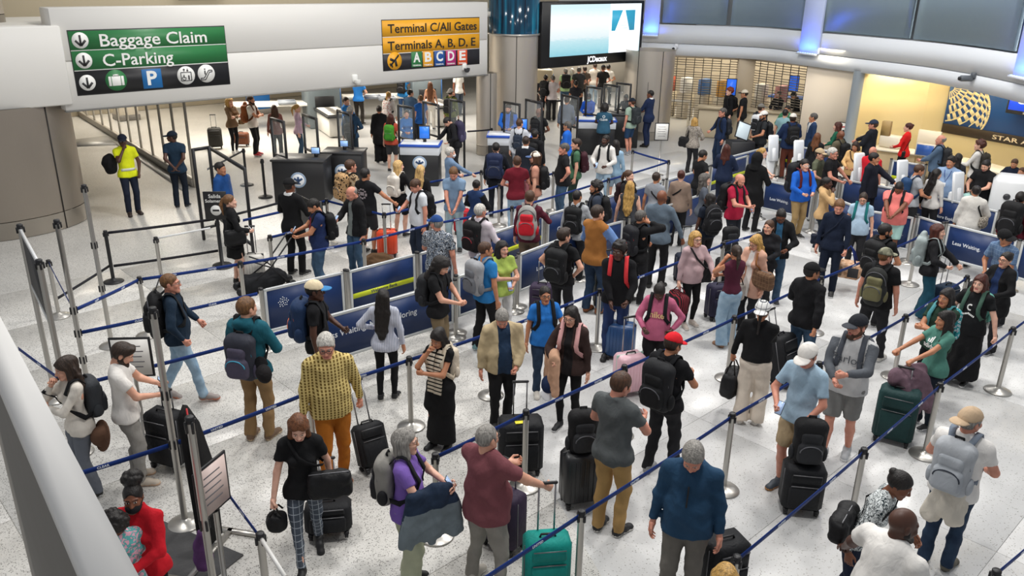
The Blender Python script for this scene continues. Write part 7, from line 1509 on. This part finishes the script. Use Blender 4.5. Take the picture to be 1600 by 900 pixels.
x = p(545, 293, 1.8, -58, 'balding man in a black leather jacket over a grey tee', ('jacket', '#19191b', '#7d8482'), ('pants', JN), ('fringe', 'gr'), 'r', ('phone', 'down'), bow=26, turn=-5); phone(x, -1, 'phone of the balding man in a black leather jacket')
CAMO = cloth('#b59a78', 'camo', '#d5c3a4', '#5a4636')
x = p(547, 250, 1.85, 118, 'man in a camouflage shirt and black shorts with cropped hair', ('shirt', CAMO), ('shorts', '#1a1a1c'), ('short', 'br'), 'r', ('down', 'down'), shoe=('#c9c4bc', '#dddddd')); backpack(x, 'leopard spotted tan backpack on the man in a camouflage shirt', cloth('#b8946a', 'leaf', '#4a3a2c', '#241b14'), cloth('#b8946a', 'leaf', '#4a3a2c', '#241b14'), sc=1.15)
x = p(570, 263, 1.78, 140, 'man in a black tee with a graphic on the back holding a handle', ('tee', '#17171a'), ('shorts', '#2a2b2e'), ('short', 'k'), 'm', ((.42, -.28, 1.05), 'down'), fat=.3); shapeprint(x, [((.09 * math.cos(t), 1.26 + .09 * math.sin(t)), .022, .016) for t in np.linspace(0, 6, 11)] + [((0, 1.26), .05, .035)], '#9a8f92', True)
suitcase(606, 400, 4, 'orange hard suitcase behind the belt', '#e8512c', (.4, .26, .5), 'hard', .5); q = G(590, 420); r = empty('coat', (q[0], q[1], 0), .3, 'brown coat and black bag lying by the orange suitcase', 'coat'); S = SDF((-.45, -.3, 0), (.45, .3, .4), .02); S.ell((0, 0, .15), (.34, .2, .15), 0); V, F = S.net(); link('cloth', mesh_np('cloth', fold(V, F, .02, 18), F, [cloth('#5e4630')]), r)
x = p(622, 251, 1.68, 140, 'blonde woman in a black sweater and black shorts', ('long', '#161618'), ('shorts', '#161618'), ('long', 'lbl'), 'p', ('hold', 'down'), fem=True, turn=-30); backpack(x, 'white backpack on the blonde woman in a black sweater', '#dcd6cc', '#d8d2c8', kind='sack', straps='#d9d3c9')
x = p(657, 258, 1.66, 150, 'long haired blonde woman in a black top near the notice stand', ('long', '#1b1b1d'), ('pants', K1), ('longback', 'lbl'), 'p', fem=True)
x = p(645, 282, 1.78, -62, 'man in a white polo shirt with black backpack and phone', ('polo', '#d9dde2'), ('pants', '#232c3c'), ('short', 'br'), 'r', ('phone', 'down'), fat=.35, bow=28); backpack(x, 'black backpack of the man in a white polo shirt', K0); phone(x, -1, 'phone of the man in a white polo shirt')
x = p(708, 263, 1.8, -10, 'man in a grey blue tee and pale jeans with crossed wrists', ('tee', '#7891ac'), ('pants', cloth('#a9c0c8')), ('short', 'lb'), 'r', ('front', 'front'), bow=26)
x = p(703, 230, 1.76, 110, 'white haired man in a blue shirt and khaki trousers with mask', ('shirt', '#6e86a3'), ('pants', '#a48c6a'), ('short', 'w'), 'p', ('reach', 'hold'), mask='#dfe4e8')
x = p(775, 223, 1.78, 172, 'man in a dark suit seen from behind', ('suit', '#191c24', '#ddd'), ('pants', '#181b23'), ('short', 'k'), 'l', ('hold', 'down')); backpack(x, 'navy backpack on the man in a dark suit', '#1f2947', '#1d2742', sc=1.2)
x = p(745, 281, 1.6, 150, 'woman in a navy quilted vest with a dark bun', ('vestl', '#22365c', '#1a1a1d', 'sleeve'), ('pants', K1), ('bun', 'k'), 'm', ('hold', 'hold'), fem=True, bow=10); suitcase(722, 365, 6, 'red suitcase left of the woman in a navy vest', '#b5202c', (.36, .24, .5), handle=.4)
x = p(682, 338, 1.76, 158, 'man in a floral shirt and blue cap seen from behind', ('half', cloth('#c9cdd3', 'blotch', '#6d7886', '#23262e')), ('pants', '#3c3f48'), ('short', 'gr'), 'r', ('down', 'hold'), cap=('cap', '#26457e'), fat=.5, turn=60)
x = p(750, 319, 1.78, 138, 'grey haired man in a pale pink shirt with black backpack', ('shirt', '#d8cdd4'), ('pants', '#5a5a60'), ('short', 'w'), 'r', ('hold', 'reach'), fat=.3); backpack(x, 'black and red backpack on the man in a pale pink shirt', '#1a1a1c', '#201a1c', zc='#9c2430', sc=1.1)
x = p(881, 357, 1.76, 152, 'man in a black tee with hands on hips seen from behind', ('tee', '#161618'), ('pants', K1), ('quiff', 'dk'), 'l', ('hip', 'hip'), turn=-20); backpack(x, 'black backpack on the man with hands on hips', '#1b1c1e', sc=1.15, low=.05)
suitcase(846, 492, -10, 'dark suitcase beside the man with hands on hips', '#3a2f45', (.4, .26, .5), handle=.4)
x = p(828, 298, 1.8, 170, 'man in a maroon sweater holding his strap', ('long', '#56202f'), ('pants', '#6a5a48'), ('short', 'br'), 'l', ('strap', 'down')); backpack(x, 'red and grey backpack on the man in a maroon sweater', '#9c9a96', '#c2222f', kind='round', zc='#55565a', straps='#8f8d8a', sc=1.15)
x = p(808, 244, 1.8, -166, 'man in a maroon polo shirt with jacket over the arm', ('polo', '#6a1826'), ('pants', JL), ('short', 'br'), 'r', ('hold', 'hold'), turn=-15, fat=.15); drape(x, -1, 'dusty pink jacket held by the man in a maroon polo shirt', '#b5757a', 'jacket', (.1, .5))
x = p(837, 238, 1.82, -92, 'long haired man in a peach tee and cream cap', ('tee', '#c08a76'), ('pants', '#8a6a5c'), ('mid', 'br'), 'l', ('down', 'down'), cap=('cap', '#e3ddd0', '#4a5e86'), beard=('short', 'br')); backpack(x, 'black backpack of the long haired man in a peach tee', K0)
x = p(882, 224, 1.84, -78, 'grey haired man in a black graphic tee', ('tee', '#17171a'), ('pants', JN), ('short', 'dg'), 'r', ('down', 'hip'), fat=.55, turn=-10)
x = p(901, 217, 1.8, -84, 'young man in a green tee with dark floppy hair', ('tee', '#43684e'), ('pants', '#26362e'), ('quiff', 'dk'), 'l', ('down', 'down')); backpack(x, 'maroon backpack with white stripes on the young man in a green tee', '#3a1822', '#3a1822', zc='#e5e5e5')
x = p(947, 211, 1.8, -22, 'bearded man in a white hoodie and jeans', ('hoodie', '#dcd9d4'), ('pants', JL), ('buzz', 'k'), 'd', ('hold', 'hold'), beard=('full', 'k'), turn=-10); backpack(x, 'black and blue backpack of the bearded man in a white hoodie', '#23262c'); phone(x, -1, 'phone of the bearded man in a white hoodie')
x = p(963, 219, 1.66, 160, 'person with dark hair in a light blue denim shirt', ('shirt', '#8fadc4'), ('shorts', '#8fa0ae'), ('long', 'k'), 'l', fem=True)
x = p(902, 297, 1.76, 162, 'man in a light grey sweatshirt with black backpack seen from behind', ('long', '#a9acb0'), ('pants', K1), ('buzz', 'k'), 'm', ('hold', 'down'), turn=-8); backpack(x, 'black backpack on the man in a light grey sweatshirt', '#17181a', sc=1.05)
x = p(932, 283, 1.76, -82, 'man in a dark slate hooded sweater with short curly hair', ('hoodie', '#353d4c'), ('pants', K1), ('curly', 'k'), 'm', ('hold', 'down'), beard=('short', 'k')); backpack(x, 'black backpack of the man in a dark slate hooded sweater', K0)
x = p(934, 321, 1.9, 142, 'man in a tan vest over a blue shirt with jeans', ('vestl', '#a06a35', '#6c8cc0', 'sleeve'), ('pants', JD), ('short', 'dk'), 'l', ((.26, -.32, 1.02), 'hold'), turn=-12, fat=.2, shoe=('#7a4420', '#3a2416')); suitcase(945, 480, 10, 'dark olive case beside the man in a tan vest', '#2c302a', (.4, .28, .6), handle=.35)
x = p(985, 283, 1.66, 172, 'woman in a sleeveless dark grey top with wavy blonde hair', ('tank', '#3d3f44'), ('pants', K1), ('longback', 'bl'), 'p', fem=True, fat=.3)
x = p(983, 266, 1.66, 50, 'woman in a black top with a long brown pony tail', ('tee', '#1c1a1d'), ('pants', K1), ('pony', 'br'), 'p', ('hold', 'down'), fem=True, turn=12); backpack(x, 'dark maroon backpack of the woman with a brown pony tail', '#2a161c')
x = p(1026, 269, 1.68, 162, 'woman in a grey tee with dark hair pinned up', ('tee', '#8e9299'), ('pants', K1), ('bun', 'dk'), 'm', fem=True, turn=-12); crossbag(x, 'black sling bag of the woman in a grey tee', K0, -1, (.2, .08, .16), 1.0, -.6)
x = p(1035, 297, 1.86, 164, 'bald man in a grey blue sweater and black trousers', ('long', '#5f6d7a'), ('pants', K0), ('bald', 'k'), 'b', ((.38, -.1, .9), 'down'), fat=.2, turn=-10, shoe=('#1a1a1a', '#1a1a1a')); suitcase(1068, 440, 8, 'dark case pulled by the bald man in a grey blue sweater', '#1d2434', (.38, .25, .5), handle=.5)
x = p(1002, 329, 1.7, 128, 'grey haired person in black holding a phone to the ear', ('jacket', '#161618'), ('pants', K1), ('short', 'dg'), 'm', ('ear', 'hold')); backpack(x, 'black and red trimmed backpack on the person phoning', '#212226', zc='#b8303a', sc=1.1); phone(x, -1, 'phone at the ear of the grey haired person in black')
x = p(1065, 266, 1.66, 170, 'woman in a taupe top with red hair in a bun', ('long', '#8f7b6d'), ('pants', K1), ('bun', 'rdk'), 'p', fem=True, fat=.4); crossbag(x, 'black bag of the woman in a taupe top', K0, 1, (.3, .1, .22), 1.0, 0, )
x = p(1101, 235, 1.74, 128, 'man in a black tee leaning on the panel', ('tee', '#18181a'), ('pants', K1), ('short', 'k'), 'm', ('hip', 'hold'), bow=20)
x = p(1136, 226, 1.68, 166, 'woman in a navy jacket with auburn hair', ('jacket', '#1c2740'), ('pants', '#1a2233'), ('long', 'rdk'), 'p', ('hold', 'hold'), fem=True, fat=.3)
x = p(1102, 272, 1.66, 96, 'woman with curly grey hair in a grey denim shirt', ('shirt', '#565c66'), ('pants', K1), ('wavy', 'dg'), 'p', ('hold', 'hold'), fem=True)
x = p(1160, 273, 1.8, 58, 'bald bearded man in a crimson tee looking at his phone', ('tee', '#a31c3a'), ('pants', '#20232b'), ('bald', 'k'), 'r', ('phone', 'two'), bow=24, beard=('short', 'dk'), fat=.35); backpack(x, 'black backpack of the bald man in a crimson tee', K0, sc=1.1); phone(x, 1, 'phone of the bald man in a crimson tee')
q = G(1133, 440); r = suitcase(1133, 452, 15, 'black case under a backpack below the bald man in a crimson tee', K0, (.42, .28, .55), handle=.3); loosepack(q, .62, 15, 'black backpack with an orange patch standing on the black case', K0, 'box', 0, 1.0)
x = p(1185, 240, 1.8, 146, 'person in a long black hooded coat with the hood up', ('coat', '#121214'), ('pants', K0), ('short', 'k'), 'b', ('hold', 'down'), cap=('hood', '#121214'), turn=-10)
x = p(1110, 303, 1.6, -150, 'girl with long black hair and dark clothes holding a big pack', ('tee', '#1b2230'), ('pants', K1), ('long', 'k'), 'd', ('hold', 'down'), fem=True, turn=40); backpack(x, 'huge black backpack of the girl with long black hair', '#1a1a1d', kind='round', sc=1.25)
x = p(1192, 231, 1.66, 78, 'blonde woman in a white tee behind the black hooded coat', ('tee', '#dfdcd8'), ('pants', '#c9c4bd'), ('pony', 'bl'), 'p', ('hold', 'hold'), fem=True); handbag(x, 1, 'grey helmet shaped bag of the blonde woman in a white tee', '#bdbab6', (.24, .2, .2), 'bag', .02)
x = p(1258, 249, 1.76, 36, 'man in a bright blue pullover with white rimmed glasses', ('shirt', '#1f5fc0'), ('pants', '#9a8158'), ('short', 'k'), 'l', ('hold', 'two'), fat=.55, glasses='#eeeeee'); backpack(x, 'large black and red hiking backpack on the man in a bright blue pullover', '#1d1e22', '#26272b', zc='#c03a30', straps='#5a1f22', sc=1.4)
x = p(1282, 233, 1.72, 66, 'man in an olive shirt and beige cap behind the bright blue pullover', ('tee', '#5b5f4c'), ('pants', K1), ('short', 'dk'), 'l', ('hold', 'hold'), cap=('cap', '#b8a283'))
x = p(1302, 231, 1.82, 74, 'white haired man in a black polo shirt and glasses', ('polo', '#161618'), ('pants', K1), ('short', 'w'), 'r', ('hold', (.3, -.3, 1.0)), fat=.6, glasses='#2a2a2a')
x = p(1293, 277, 1.64, 74, 'woman in a tan hoodie and leggings with curly black hair', ('hoodie', '#c3a072'), ('leggings', '#1f2a36'), ('pony', 'k'), 'd', ('chin', 'fold'), fem=True, stance='step', turn=10, shoe=('#d9d6d0', '#eeeeee'))
x = p(1367, 239, 1.8, 64, 'man in a dark suit beside the white panels', ('suit', '#1a1b26', '#22242e'), ('pants', '#171822'), ('short', 'k'), 'm', ('down', 'reach'), turn=25, fat=.3)
x = p(1365, 229, 1.74, 152, 'bald man in a red polo shirt behind the dark suit', ('polo', '#c81e2c'), ('pants', K1), ('bald', 'k'), 'r', fat=.5)
x = p(1337, 222, 1.64, -20, 'woman in a tan blouse with dark wavy hair', ('shirt', '#d3ab74'), ('pants', K1), ('long', 'dk'), 'm', ('two', 'hold'), fem=True, bow=18, fat=.3); crossbag(x, 'dark brown shoulder bag of the woman in a tan blouse', '#4a3524', 1, (.26, .1, .2), .95, .5)
x = p(1315, 204, 1.78, -120, 'bald man in an olive jacket with backpack', ('jacket', '#5d5644'), ('pants', K1), ('bald', 'k'), 'b', ('hold', 'hold'), turn=-20); backpack(x, 'black backpack of the bald man in an olive jacket', K0)
x = p(1310, 191, 1.68, -100, 'woman in a green top with straight brown hair', ('long', '#1f5a44'), ('pants', K1), ('long', 'rdk'), 'p', ('hold', 'hold'), fem=True)
x = p(1272, 177, 1.78, -70, 'grey haired man in a navy suit by the beige wall', ('suit', '#253a5c', '#ddd'), ('pants', '#223352'), ('short', 'dg'), 'm', turn=-30)
x = p(1278, 208, 1.66, 150, 'woman with long copper hair in a black coat', ('coat', '#1a1a1d'), ('pants', K1), ('long', 'au'), 'p', fem=True)
x = p(1240, 178, 1.86, -160, 'tall man in a navy jacket and white cap with brown trousers', ('jacket', '#1c2c4c'), ('pants', '#5a2e22'), ('short', 'dk'), 'b', ('hold', 'hold'), cap=('cap', '#d9d3c8'), fat=.3, turn=-30); backpack(x, 'black sling pack of the tall man in a navy jacket', K0)
x = p(1194, 174, 1.82, -66, 'bearded man in a dark tee and white cap with bare forearms', ('tee', '#2a2c2f'), ('pants', K1), ('short', 'dk'), 'm', ('down', 'hold'), cap=('cap', '#dedbd5'), beard=('full', 'k'), fat=.3); backpack(x, 'dark backpack of the bearded man in white cap', '#242528')
x = p(1190, 163, 1.78, 150, 'man in a grey cap with his back turned beside the lectern', ('tee', '#3b3d42'), ('pants', K1), ('short', 'dk'), 'l', cap=('cap', '#77746e'), turn=-20); backpack(x, 'white and black backpack of the man in a grey cap', '#dcdde0', '#222326')
x = p(1228, 171, 1.76, 160, 'man in a pale teal tee with dark hair', ('tee', '#86aab0'), ('pants', '#5a5d63'), ('short', 'k'), 'l', fat=.3)
x = p(1231, 165, 1.7, -30, 'person with dark hair and green jacket behind the pale teal tee', ('jacket', '#3f7a58', '#cfcfcf'), ('pants', K1), ('short', 'k'), 'm', ('hold', 'hold'))
x = p(1217, 143, 1.68, -34, 'woman in a black jacket at the white service desk', ('jacket', '#1d1d20'), ('pants', K1), ('bun', 'br'), 'l', ('two', 'two'), fem=True, bow=10)
x = p(1237, 146, 1.76, -70, 'man in a black jacket bending at the white service desk', ('jacket', '#19191b'), ('pants', '#3a3226'), ('short', 'k'), 'm', ('hold', 'hold'), bow=38, lean=10)
x = p(1164, 141, 1.82, -100, 'man in a black tee and white fronted cap at the service desk', ('tee', '#19191b'), ('pants', K1), ('short', 'dk'), 'm', ('hold', 'down'), cap=('cap', '#d8cdb8', '#1b1b1d'), fat=.4)
x = p(1141, 137, 1.84, -62, 'red haired young man in a black jacket', ('jacket', '#17171a'), ('pants', K1), ('curly', 'rd'), 'p', turn=-10); backpack(x, 'black backpack of the red haired young man', K0)
x = p(1130, 169, 1.8, -66, 'man in a navy pullover with glasses and grey hair', ('long', '#1c2b48'), ('pants', '#20304a'), ('short', 'dg'), 'r', ('hold', 'down'), glasses='#222222', fat=.2); backpack(x, 'dark grey backpack of the man in a navy pullover', '#2c2f36')
x = p(1086, 184, 1.64, 150, 'blonde woman in a grey tweed jacket', ('jacket', cloth('#8d857c', 'blotch', '#a39b91', '#6f6860')), ('pants', K1), ('bob', 'bl'), 'p', ('hold', 'hold'), fem=True, fat=.2, turn=20); crossbag(x, 'large black shoulder bag of the blonde woman in tweed', K0, 1, (.4, .16, .3), .9, -.2, cross=False)
x = p(1017, 141, 1.88, -118, 'man in a navy suit standing at the far podium', ('suit', '#1f2c4c', '#ddd'), ('pants', '#1c2846'), ('buzz', 'k'), 'b', ('hold', 'two'), shoe=('#15120f', '#15120f'))
x = p(988, 154, 1.78, -128, 'man in a mint tee and navy shorts with dark cap', ('tee', '#9fb5a4'), ('shorts', '#26405f'), ('short', 'br'), 'r', ('down', 'down'), cap=('cap', '#1d2430'), fat=.25, beard=('short', 'br'), shoe=('#8d8f96', '#e0e0e0')); backpack(x, 'dark grey backpack of the man in a mint tee', '#2f3437', sc=1.1)
x = p(945, 163, 1.7, 176, 'staff woman in a teal blue tee with a big afro', ('tee', '#2f566e'), ('pants', K1), ('afro', 'k'), 'd', ('hold', 'hold'), fem=True, fat=.6); print_on(x, 'CLEAR', .085, 1.27, '#e6ecef', True, bold=.002); shapeprint(x, [((.035 * math.cos(t), 1.37 + .035 * math.sin(t)), .008, .008) for t in np.linspace(0, 6.0, 14)], '#e6ecef', True)
x = p(887, 190, 1.74, -100, 'officer in a royal blue shirt with dark grey hair', ('shirt', '#1f62c4'), ('pants', K1), ('short', 'dg'), 'm', fat=.4, turn=-20); shapeprint(x, [((.13, 1.33), .028, .035)], '#d7dde8', name='shoulder_patch')
x = p(920, 147, 1.68, -20, 'officer in royal blue wearing a pale mask behind a shield', ('shirt', '#1d57c0'), ('pants', K1), ('short', 'k'), 'd', ('two', 'two'), mask='#9fc8c4', bow=14)
x = p(886, 151, 1.78, 170, 'man in a grey work shirt behind the podium shields', ('shirt', '#626a78'), ('pants', K1), ('short', 'dk'), 'm')
x = p(842, 169, 1.8, 158, 'bald man in a black tee at the podium', ('tee', '#19191b'), ('pants', K1), ('bald', 'k'), 'b', ('hold', 'down')); backpack(x, 'black backpack of the bald man in black tee at the podium', '#1f2023')
x = p(812, 186, 1.78, 166, 'man in a white sweatshirt with a sling backpack', ('long', '#c9ccd2'), ('pants', '#8a8f98'), ('short', 'br'), 'l', ('hold', 'down'), turn=-20); backpack(x, 'dark blue sling backpack on the man in a white sweatshirt', '#27303f', sc=.8)
x = p(836, 203, 1.74, 158, 'young man in a black hoodie with short black hair', ('hoodie', '#17171a'), ('pants', K1), ('short', 'k'), 'm'); backpack(x, 'black backpack of the young man in a black hoodie by the podium', K0)
x = p(822, 213, 1.78, 166, 'man in a navy blazer with dark brown hair', ('suit', '#20242e', '#ddd'), ('pants', K1), ('short', 'dk'), 'm')
x = p(794, 163, 1.8, -16, 'bearded officer in a blue shirt and dark vest', ('vestl', '#1a2230', '#1f62c0', 'sleeve'), ('pants', '#1a2028'), ('short', 'dk'), 'l', ('two', 'hold'), beard=('full', 'dk'), bow=18, fat=.3)
x = p(978, 148, 1.6, -24, 'seated officer in blue gloves behind the far podium', ('long', '#1f2430'), ('pants', K1), ('short', 'k'), 'd', ('reach', 'reach'), bow=18)
x = p(635, 172, 1.62, 4, 'woman officer in a bright blue shirt behind her podium', ('shirt', '#2a72bc'), ('pants', K1), ('bun', 'dk'), 'l', ('two', 'two'), fem=True)
x = p(694, 186, 1.76, -70, 'man in a black hooded jacket with a large purple pack bending to his bag', ('jacket', '#1c1c1f'), ('pants', K1), ('short', 'k'), 'l', ('reach', 'hold'), bow=34, lean=16); backpack(x, 'large purple grey backpack on the man bending to his bag', '#3a364e', '#4a4660', zc='#a8ad7c', sc=1.25)
x = p(592, 165, 1.72, 176, 'person in a long black coat seen from behind at the podiums', ('coat', '#111113'), ('wide', '#111113'), ('bun', 'k'), 'm', fem=True)
x = p(610, 178, 1.66, 160, 'person with a green and red flowered pack seen from behind', ('tee', '#c2543f'), ('shorts', '#3a3a3d'), ('mid', 'rdk'), 'p', fem=True); backpack(x, 'bright green backpack next to the long black coat', '#4f9a34', '#3f8a2c')
x = p(547, 167, 1.74, 160, 'man in a grey knit cap and dark blue jacket behind the shield', ('jacket', '#26405a'), ('pants', '#23303d'), ('short', 'gr'), 'l', ('hold', 'down'), cap=('bcap', '#a8a6a2')); backpack(x, 'black bag on the man in a grey knit cap', K0, low=.15)
x = p(540, 152, 1.74, 60, 'officer in a bright blue shirt beside the screening machine', ('shirt', '#2b78c4'), ('pants', K1), ('short', 'dk'), 'l', ('hold', 'hold'), fat=.3)
x = p(558, 118, 1.82, 160, 'officer in bright blue standing at the roller table', ('polo', '#2b78c4'), ('pants', '#2a2622'), ('short', 'dk'), 'l', ('hold', 'reach'))
x = p(607, 143, 1.68, 150, 'woman with a long blonde pony tail and flowered backpack', ('long', '#d8d2cc'), ('pants', '#8a8f99'), ('pony', 'bl'), 'p', fem=True); backpack(x, 'pink and white flowered backpack of the woman with a blonde pony tail', cloth('#e6e0de', 'leaf', '#d0605a', '#4a8a62'))
x = p(641, 140, 1.76, 150, 'dark haired man in a slate blue shirt', ('shirt', '#4a6482'), ('pants', K1), ('short', 'k'), 'l', turn=-30)
x = p(657, 149, 1.72, -150, 'blond person in a bright blue top with a black strap', ('tee', '#2560b0'), ('pants', K1), ('short', 'lb'), 'l')
x = p(672, 128, 1.72, 174, 'woman with long copper blonde hair in a tank top', ('tank', '#c9926e'), ('pants', '#d8d0c4'), ('longback', 'au'), 'l', fem=True)
x = p(704, 139, 1.78, 150, 'man in an olive green shirt and grey cap', ('shirt', '#6c7436'), ('pants', K1), ('short', 'dk'), 'l', cap=('bcap', '#a8a4a0')); backpack(x, 'dark backpack of the man in an olive green shirt', '#28292c')
x = p(716, 108, 1.84, 40, 'person in a white shirt at the edge of the beam', ('tee', '#dedbd6'), ('pants', '#3f4652'), ('short', 'dk'), 'b', ('down', 'down'))
x = p(628, 112, 1.82, 165, 'person with a bright blue jacket under the beam', ('tee', '#2c78b4'), ('pants', '#33507a'), ('short', 'k'), 'm', ('reach', 'reach')); backpack(x, 'black backpack of the person with a bright blue jacket', K0)
x = p(653, 106, 1.78, 20, 'person in a white tee and light jeans far behind the podiums', ('tee', '#d3d0cc'), ('pants', JL), ('short', 'dk'), 'l')
# far left inside the security area
x = p(358, 153, 1.72, 40, 'woman with long blonde hair in a brown patterned blouse', ('shirt', '#77604a'), ('leggings', '#1a1a1d'), ('wavy', 'bl'), 'p', ('fold', 'fold'), fem=True, shoe=('#dddddd', '#eeeeee')); crossbag(x, 'brown patterned waist bag of the woman with long blonde hair', '#6a4f2c', 1, (.24, .1, .16), 1.0, .8)
x = p(391, 150, 1.82, 64, 'bearded man in a white tee with folded arms', ('tee', '#d9d5cf'), ('pants', '#1c1d21'), ('short', 'br'), 'm', ('fold', 'fold'), beard=('full', 'dk'), shoe=('#b21f2e', '#c8c8c8')); backpack(x, 'tan leather backpack on the bearded man with folded arms', '#8a4f2a', '#7d4625', kind='sack', straps='#5d351c', sc=1.1)
suitcase(338, 232, 20, 'dark suitcase behind the glass partition left of the blonde woman', '#2f2e2a', (.42, .28, .6), handle=.4); suitcase(379, 228, 0, 'brown leather bag on the floor by the bearded man with folded arms', '#6e3f26', (.45, .26, .38), handle=0)
x = p(428, 164, 1.66, 178, 'woman with brown hair behind the first clear shield', ('long', '#8a5a52'), ('pants', K1), ('long', 'br'), 'p', fem=True)
x = p(463, 163, 1.68, 82, 'woman in a pink sweater over yellow with blonde hair', ('long', '#cbb0c4', '#d9d03a'), ('pants', JN), ('pony', 'bl'), 'p', ('down', 'hold'), fem=True)
# queue under the big screen
for hx, hy, h, lb, t, lg, hr, sk, kw in (
    (853, 117, 1.76, 'dark haired man with a big black pack in the queue under the screen', '#1c1c1f', K1, ('short', 'k'), 'l', {}), (864, 118, 1.76, 'man in a white shirt under the left end of the screen', '#d6cdd0', K1, ('short', 'dg'), 'r', {}),
    (884, 107, 1.78, 'grey haired man in a pale green tee under the screen', '#a3c08c', JN, ('short', 'gr'), 'r', {}), (894, 107, 1.72, 'white haired woman in grey under the screen', '#9a9a98', K1, ('bob', 'w'), 'p', dict(fem=True)),
    (905, 105, 1.82, 'broad man in a charcoal tee under the screen', '#3a3b3d', K1, ('short', 'dg'), 'r', dict(fat=.5)), (914, 104, 1.76, 'young man in a brown tee under the screen', '#5a5048', K1, ('short', 'dk'), 'l', {}),
    (900, 126, 1.7, 'man with headphones in dark clothes near the shields', '#2c2b30', K1, ('short', 'k'), 'm', {}), (943, 102, 1.84, 'tall man in a black tee and cap under the right end of the screen', '#242426', '#8c8376', ('short', 'br'), 'r', dict(cap=('cap', '#1b1b1d'))),
    (951, 101, 1.78, 'man in a white tee at the right end of the queue under the screen', '#dcd9d4', K1, ('short', 'k'), 'm', {}), (930, 99, 1.8, 'man in light jeans farthest back under the screen', '#c9c2b8', JL, ('short', 'dk'), 'l', {}), (838, 146, 1.66, 'woman with brown hair near the left shield under the screen', '#3c3440', K1, ('mid', 'dk'), 'l', dict(fem=True))):
    x = p(hx, hy, h, 165 if hx % 2 else 190, lb, ('tee', t), ('pants', lg), hr, sk, ('hold', 'down'), **kw)
    if 'big black pack' in lb or 'pale green' in lb: backpack(x, ('large black' if 'big' in lb else 'dark') + ' backpack of the ' + lb.split(' with')[0].split(' in a')[0] + ' under the screen', K0, sc=1.2)
# ticket counter side
x = p(1366, 188, 1.84, -112, 'man in a navy cap and black jacket at the counter', ('jacket', '#1d2027'), ('pants', K1), ('short', 'br'), 'r', ('reach', 'hold'), cap=('cap', '#2c3446'), fat=.3, turn=10)
x = p(1421, 192, 1.77, -104, 'woman in a bright red sweater with a high bun', ('long', '#d6201f'), ('pants', '#1b1c22'), ('bun', 'rdk'), 'p', ('hold', 'hold'), fem=True); crossbag(x, 'thin black strap bag of the woman in a bright red sweater', K0, 1, (.2, .08, .16), .95, -.3)
x = p(1472, 211, 1.8, -96, 'bald man in a blue grey shirt holding papers', ('shirt', '#51667e'), ('pants', K1), ('fringe', 'gr'), 'r', ('two', 'two'), fat=.4); backpack(x, 'dark backpack of the bald man in a blue grey shirt', '#2a2b2e')
x = p(1533, 219, 1.78, -100, 'curly haired man in a white sweater with phone at the counter', ('long', '#d8d5d0'), ('pants', K1), ('curly', 'rdk'), 'p', ('hold', 'phone')); backpack(x, 'dark brown backpack of the curly haired man in a white sweater', '#2e2a26'); phone(x, -1, 'phone of the curly haired man in a white sweater')
x = p(1586, 249, 1.5, -16, 'boy in a navy tee with stripes across the chest', ('tee', '#1a2234'), ('shorts', K1), ('short', 'br'), 'm', ('hip', 'hip'), bow=16); shapeprint(x, [((0, 1.24), .11, .012)], '#d98a6a', name='stripe')
x = p(1598, 262, 1.4, -30, 'child just visible at the right edge behind the boy', ('tee', '#25304a'), ('shorts', K1), ('short', 'br'), 'm')
x = p(1499, 240, 1.66, 160, 'woman with long dark hair behind the agent', ('tee', '#2a2c33'), ('pants', K1), ('longback', 'k'), 'm', fem=True)
x = p(1488, 245, 1.74, -14, 'agent in a light blue shirt with a lanyard', ('half', '#8ba3c4'), ('pants', '#1c2334'), ('messy', 'k'), 'm', ('down', 'down'), fat=.8, turn=-14); lanyard(x)
x = p(1541, 251, 1.74, -26, 'man in a black tee with a mint bag on his arm', ('tee', '#161618'), ('pants', K1), ('short', 'k'), 'l', ('hold', 'two'), fat=.4, bow=18, beard=('short', 'k')); r = handbag(x, 1, 'mint green bag of the man in a black tee', '#9cc4bd', (.42, .26, .26), 'bag', .04)
x = p(1465, 264, 1.64, 150, 'woman in a white sweater with straight black hair', ('long', '#d3d0cc'), ('pants', K1), ('longback', 'k'), 'l', fem=True, turn=-20); crossbag(x, 'black shoulder bag of the woman in a white sweater', K0, 1, (.3, .12, .26), .98, 0, cross=False)
x = p(1440, 258, 1.74, 112, 'man in a grey tee with a blue backpack', ('tee', '#a4a7ac'), ('pants', K1), ('short', 'br'), 'm', ('hold', 'hold'), bow=16); backpack(x, 'blue backpack of the man in a grey tee', '#26456c', '#26456c', straps='#1f3a5c')
x = p(1527, 290, 1.68, 170, 'person in an off white jacket with dark pinned hair', ('jacket', '#d4d1ca'), ('pants', K1), ('bun', 'k'), 'm', ('hold', 'down'), fem=True, fat=.5, turn=30); crossbag(x, 'grey furry handbag of the person in an off white jacket', cloth('#8d867c', 'blotch', '#a79f93', '#5f5850'), -1, (.3, .14, .22), 1.0, 0, cross=False)
x = p(1597, 300, 1.76, 160, 'person in dark red at the right edge', ('jacket', '#5a1726'), ('pants', K1), ('short', 'k'), 'm'); backpack(x, 'large black backpack at the right edge', '#161618', sc=1.3)
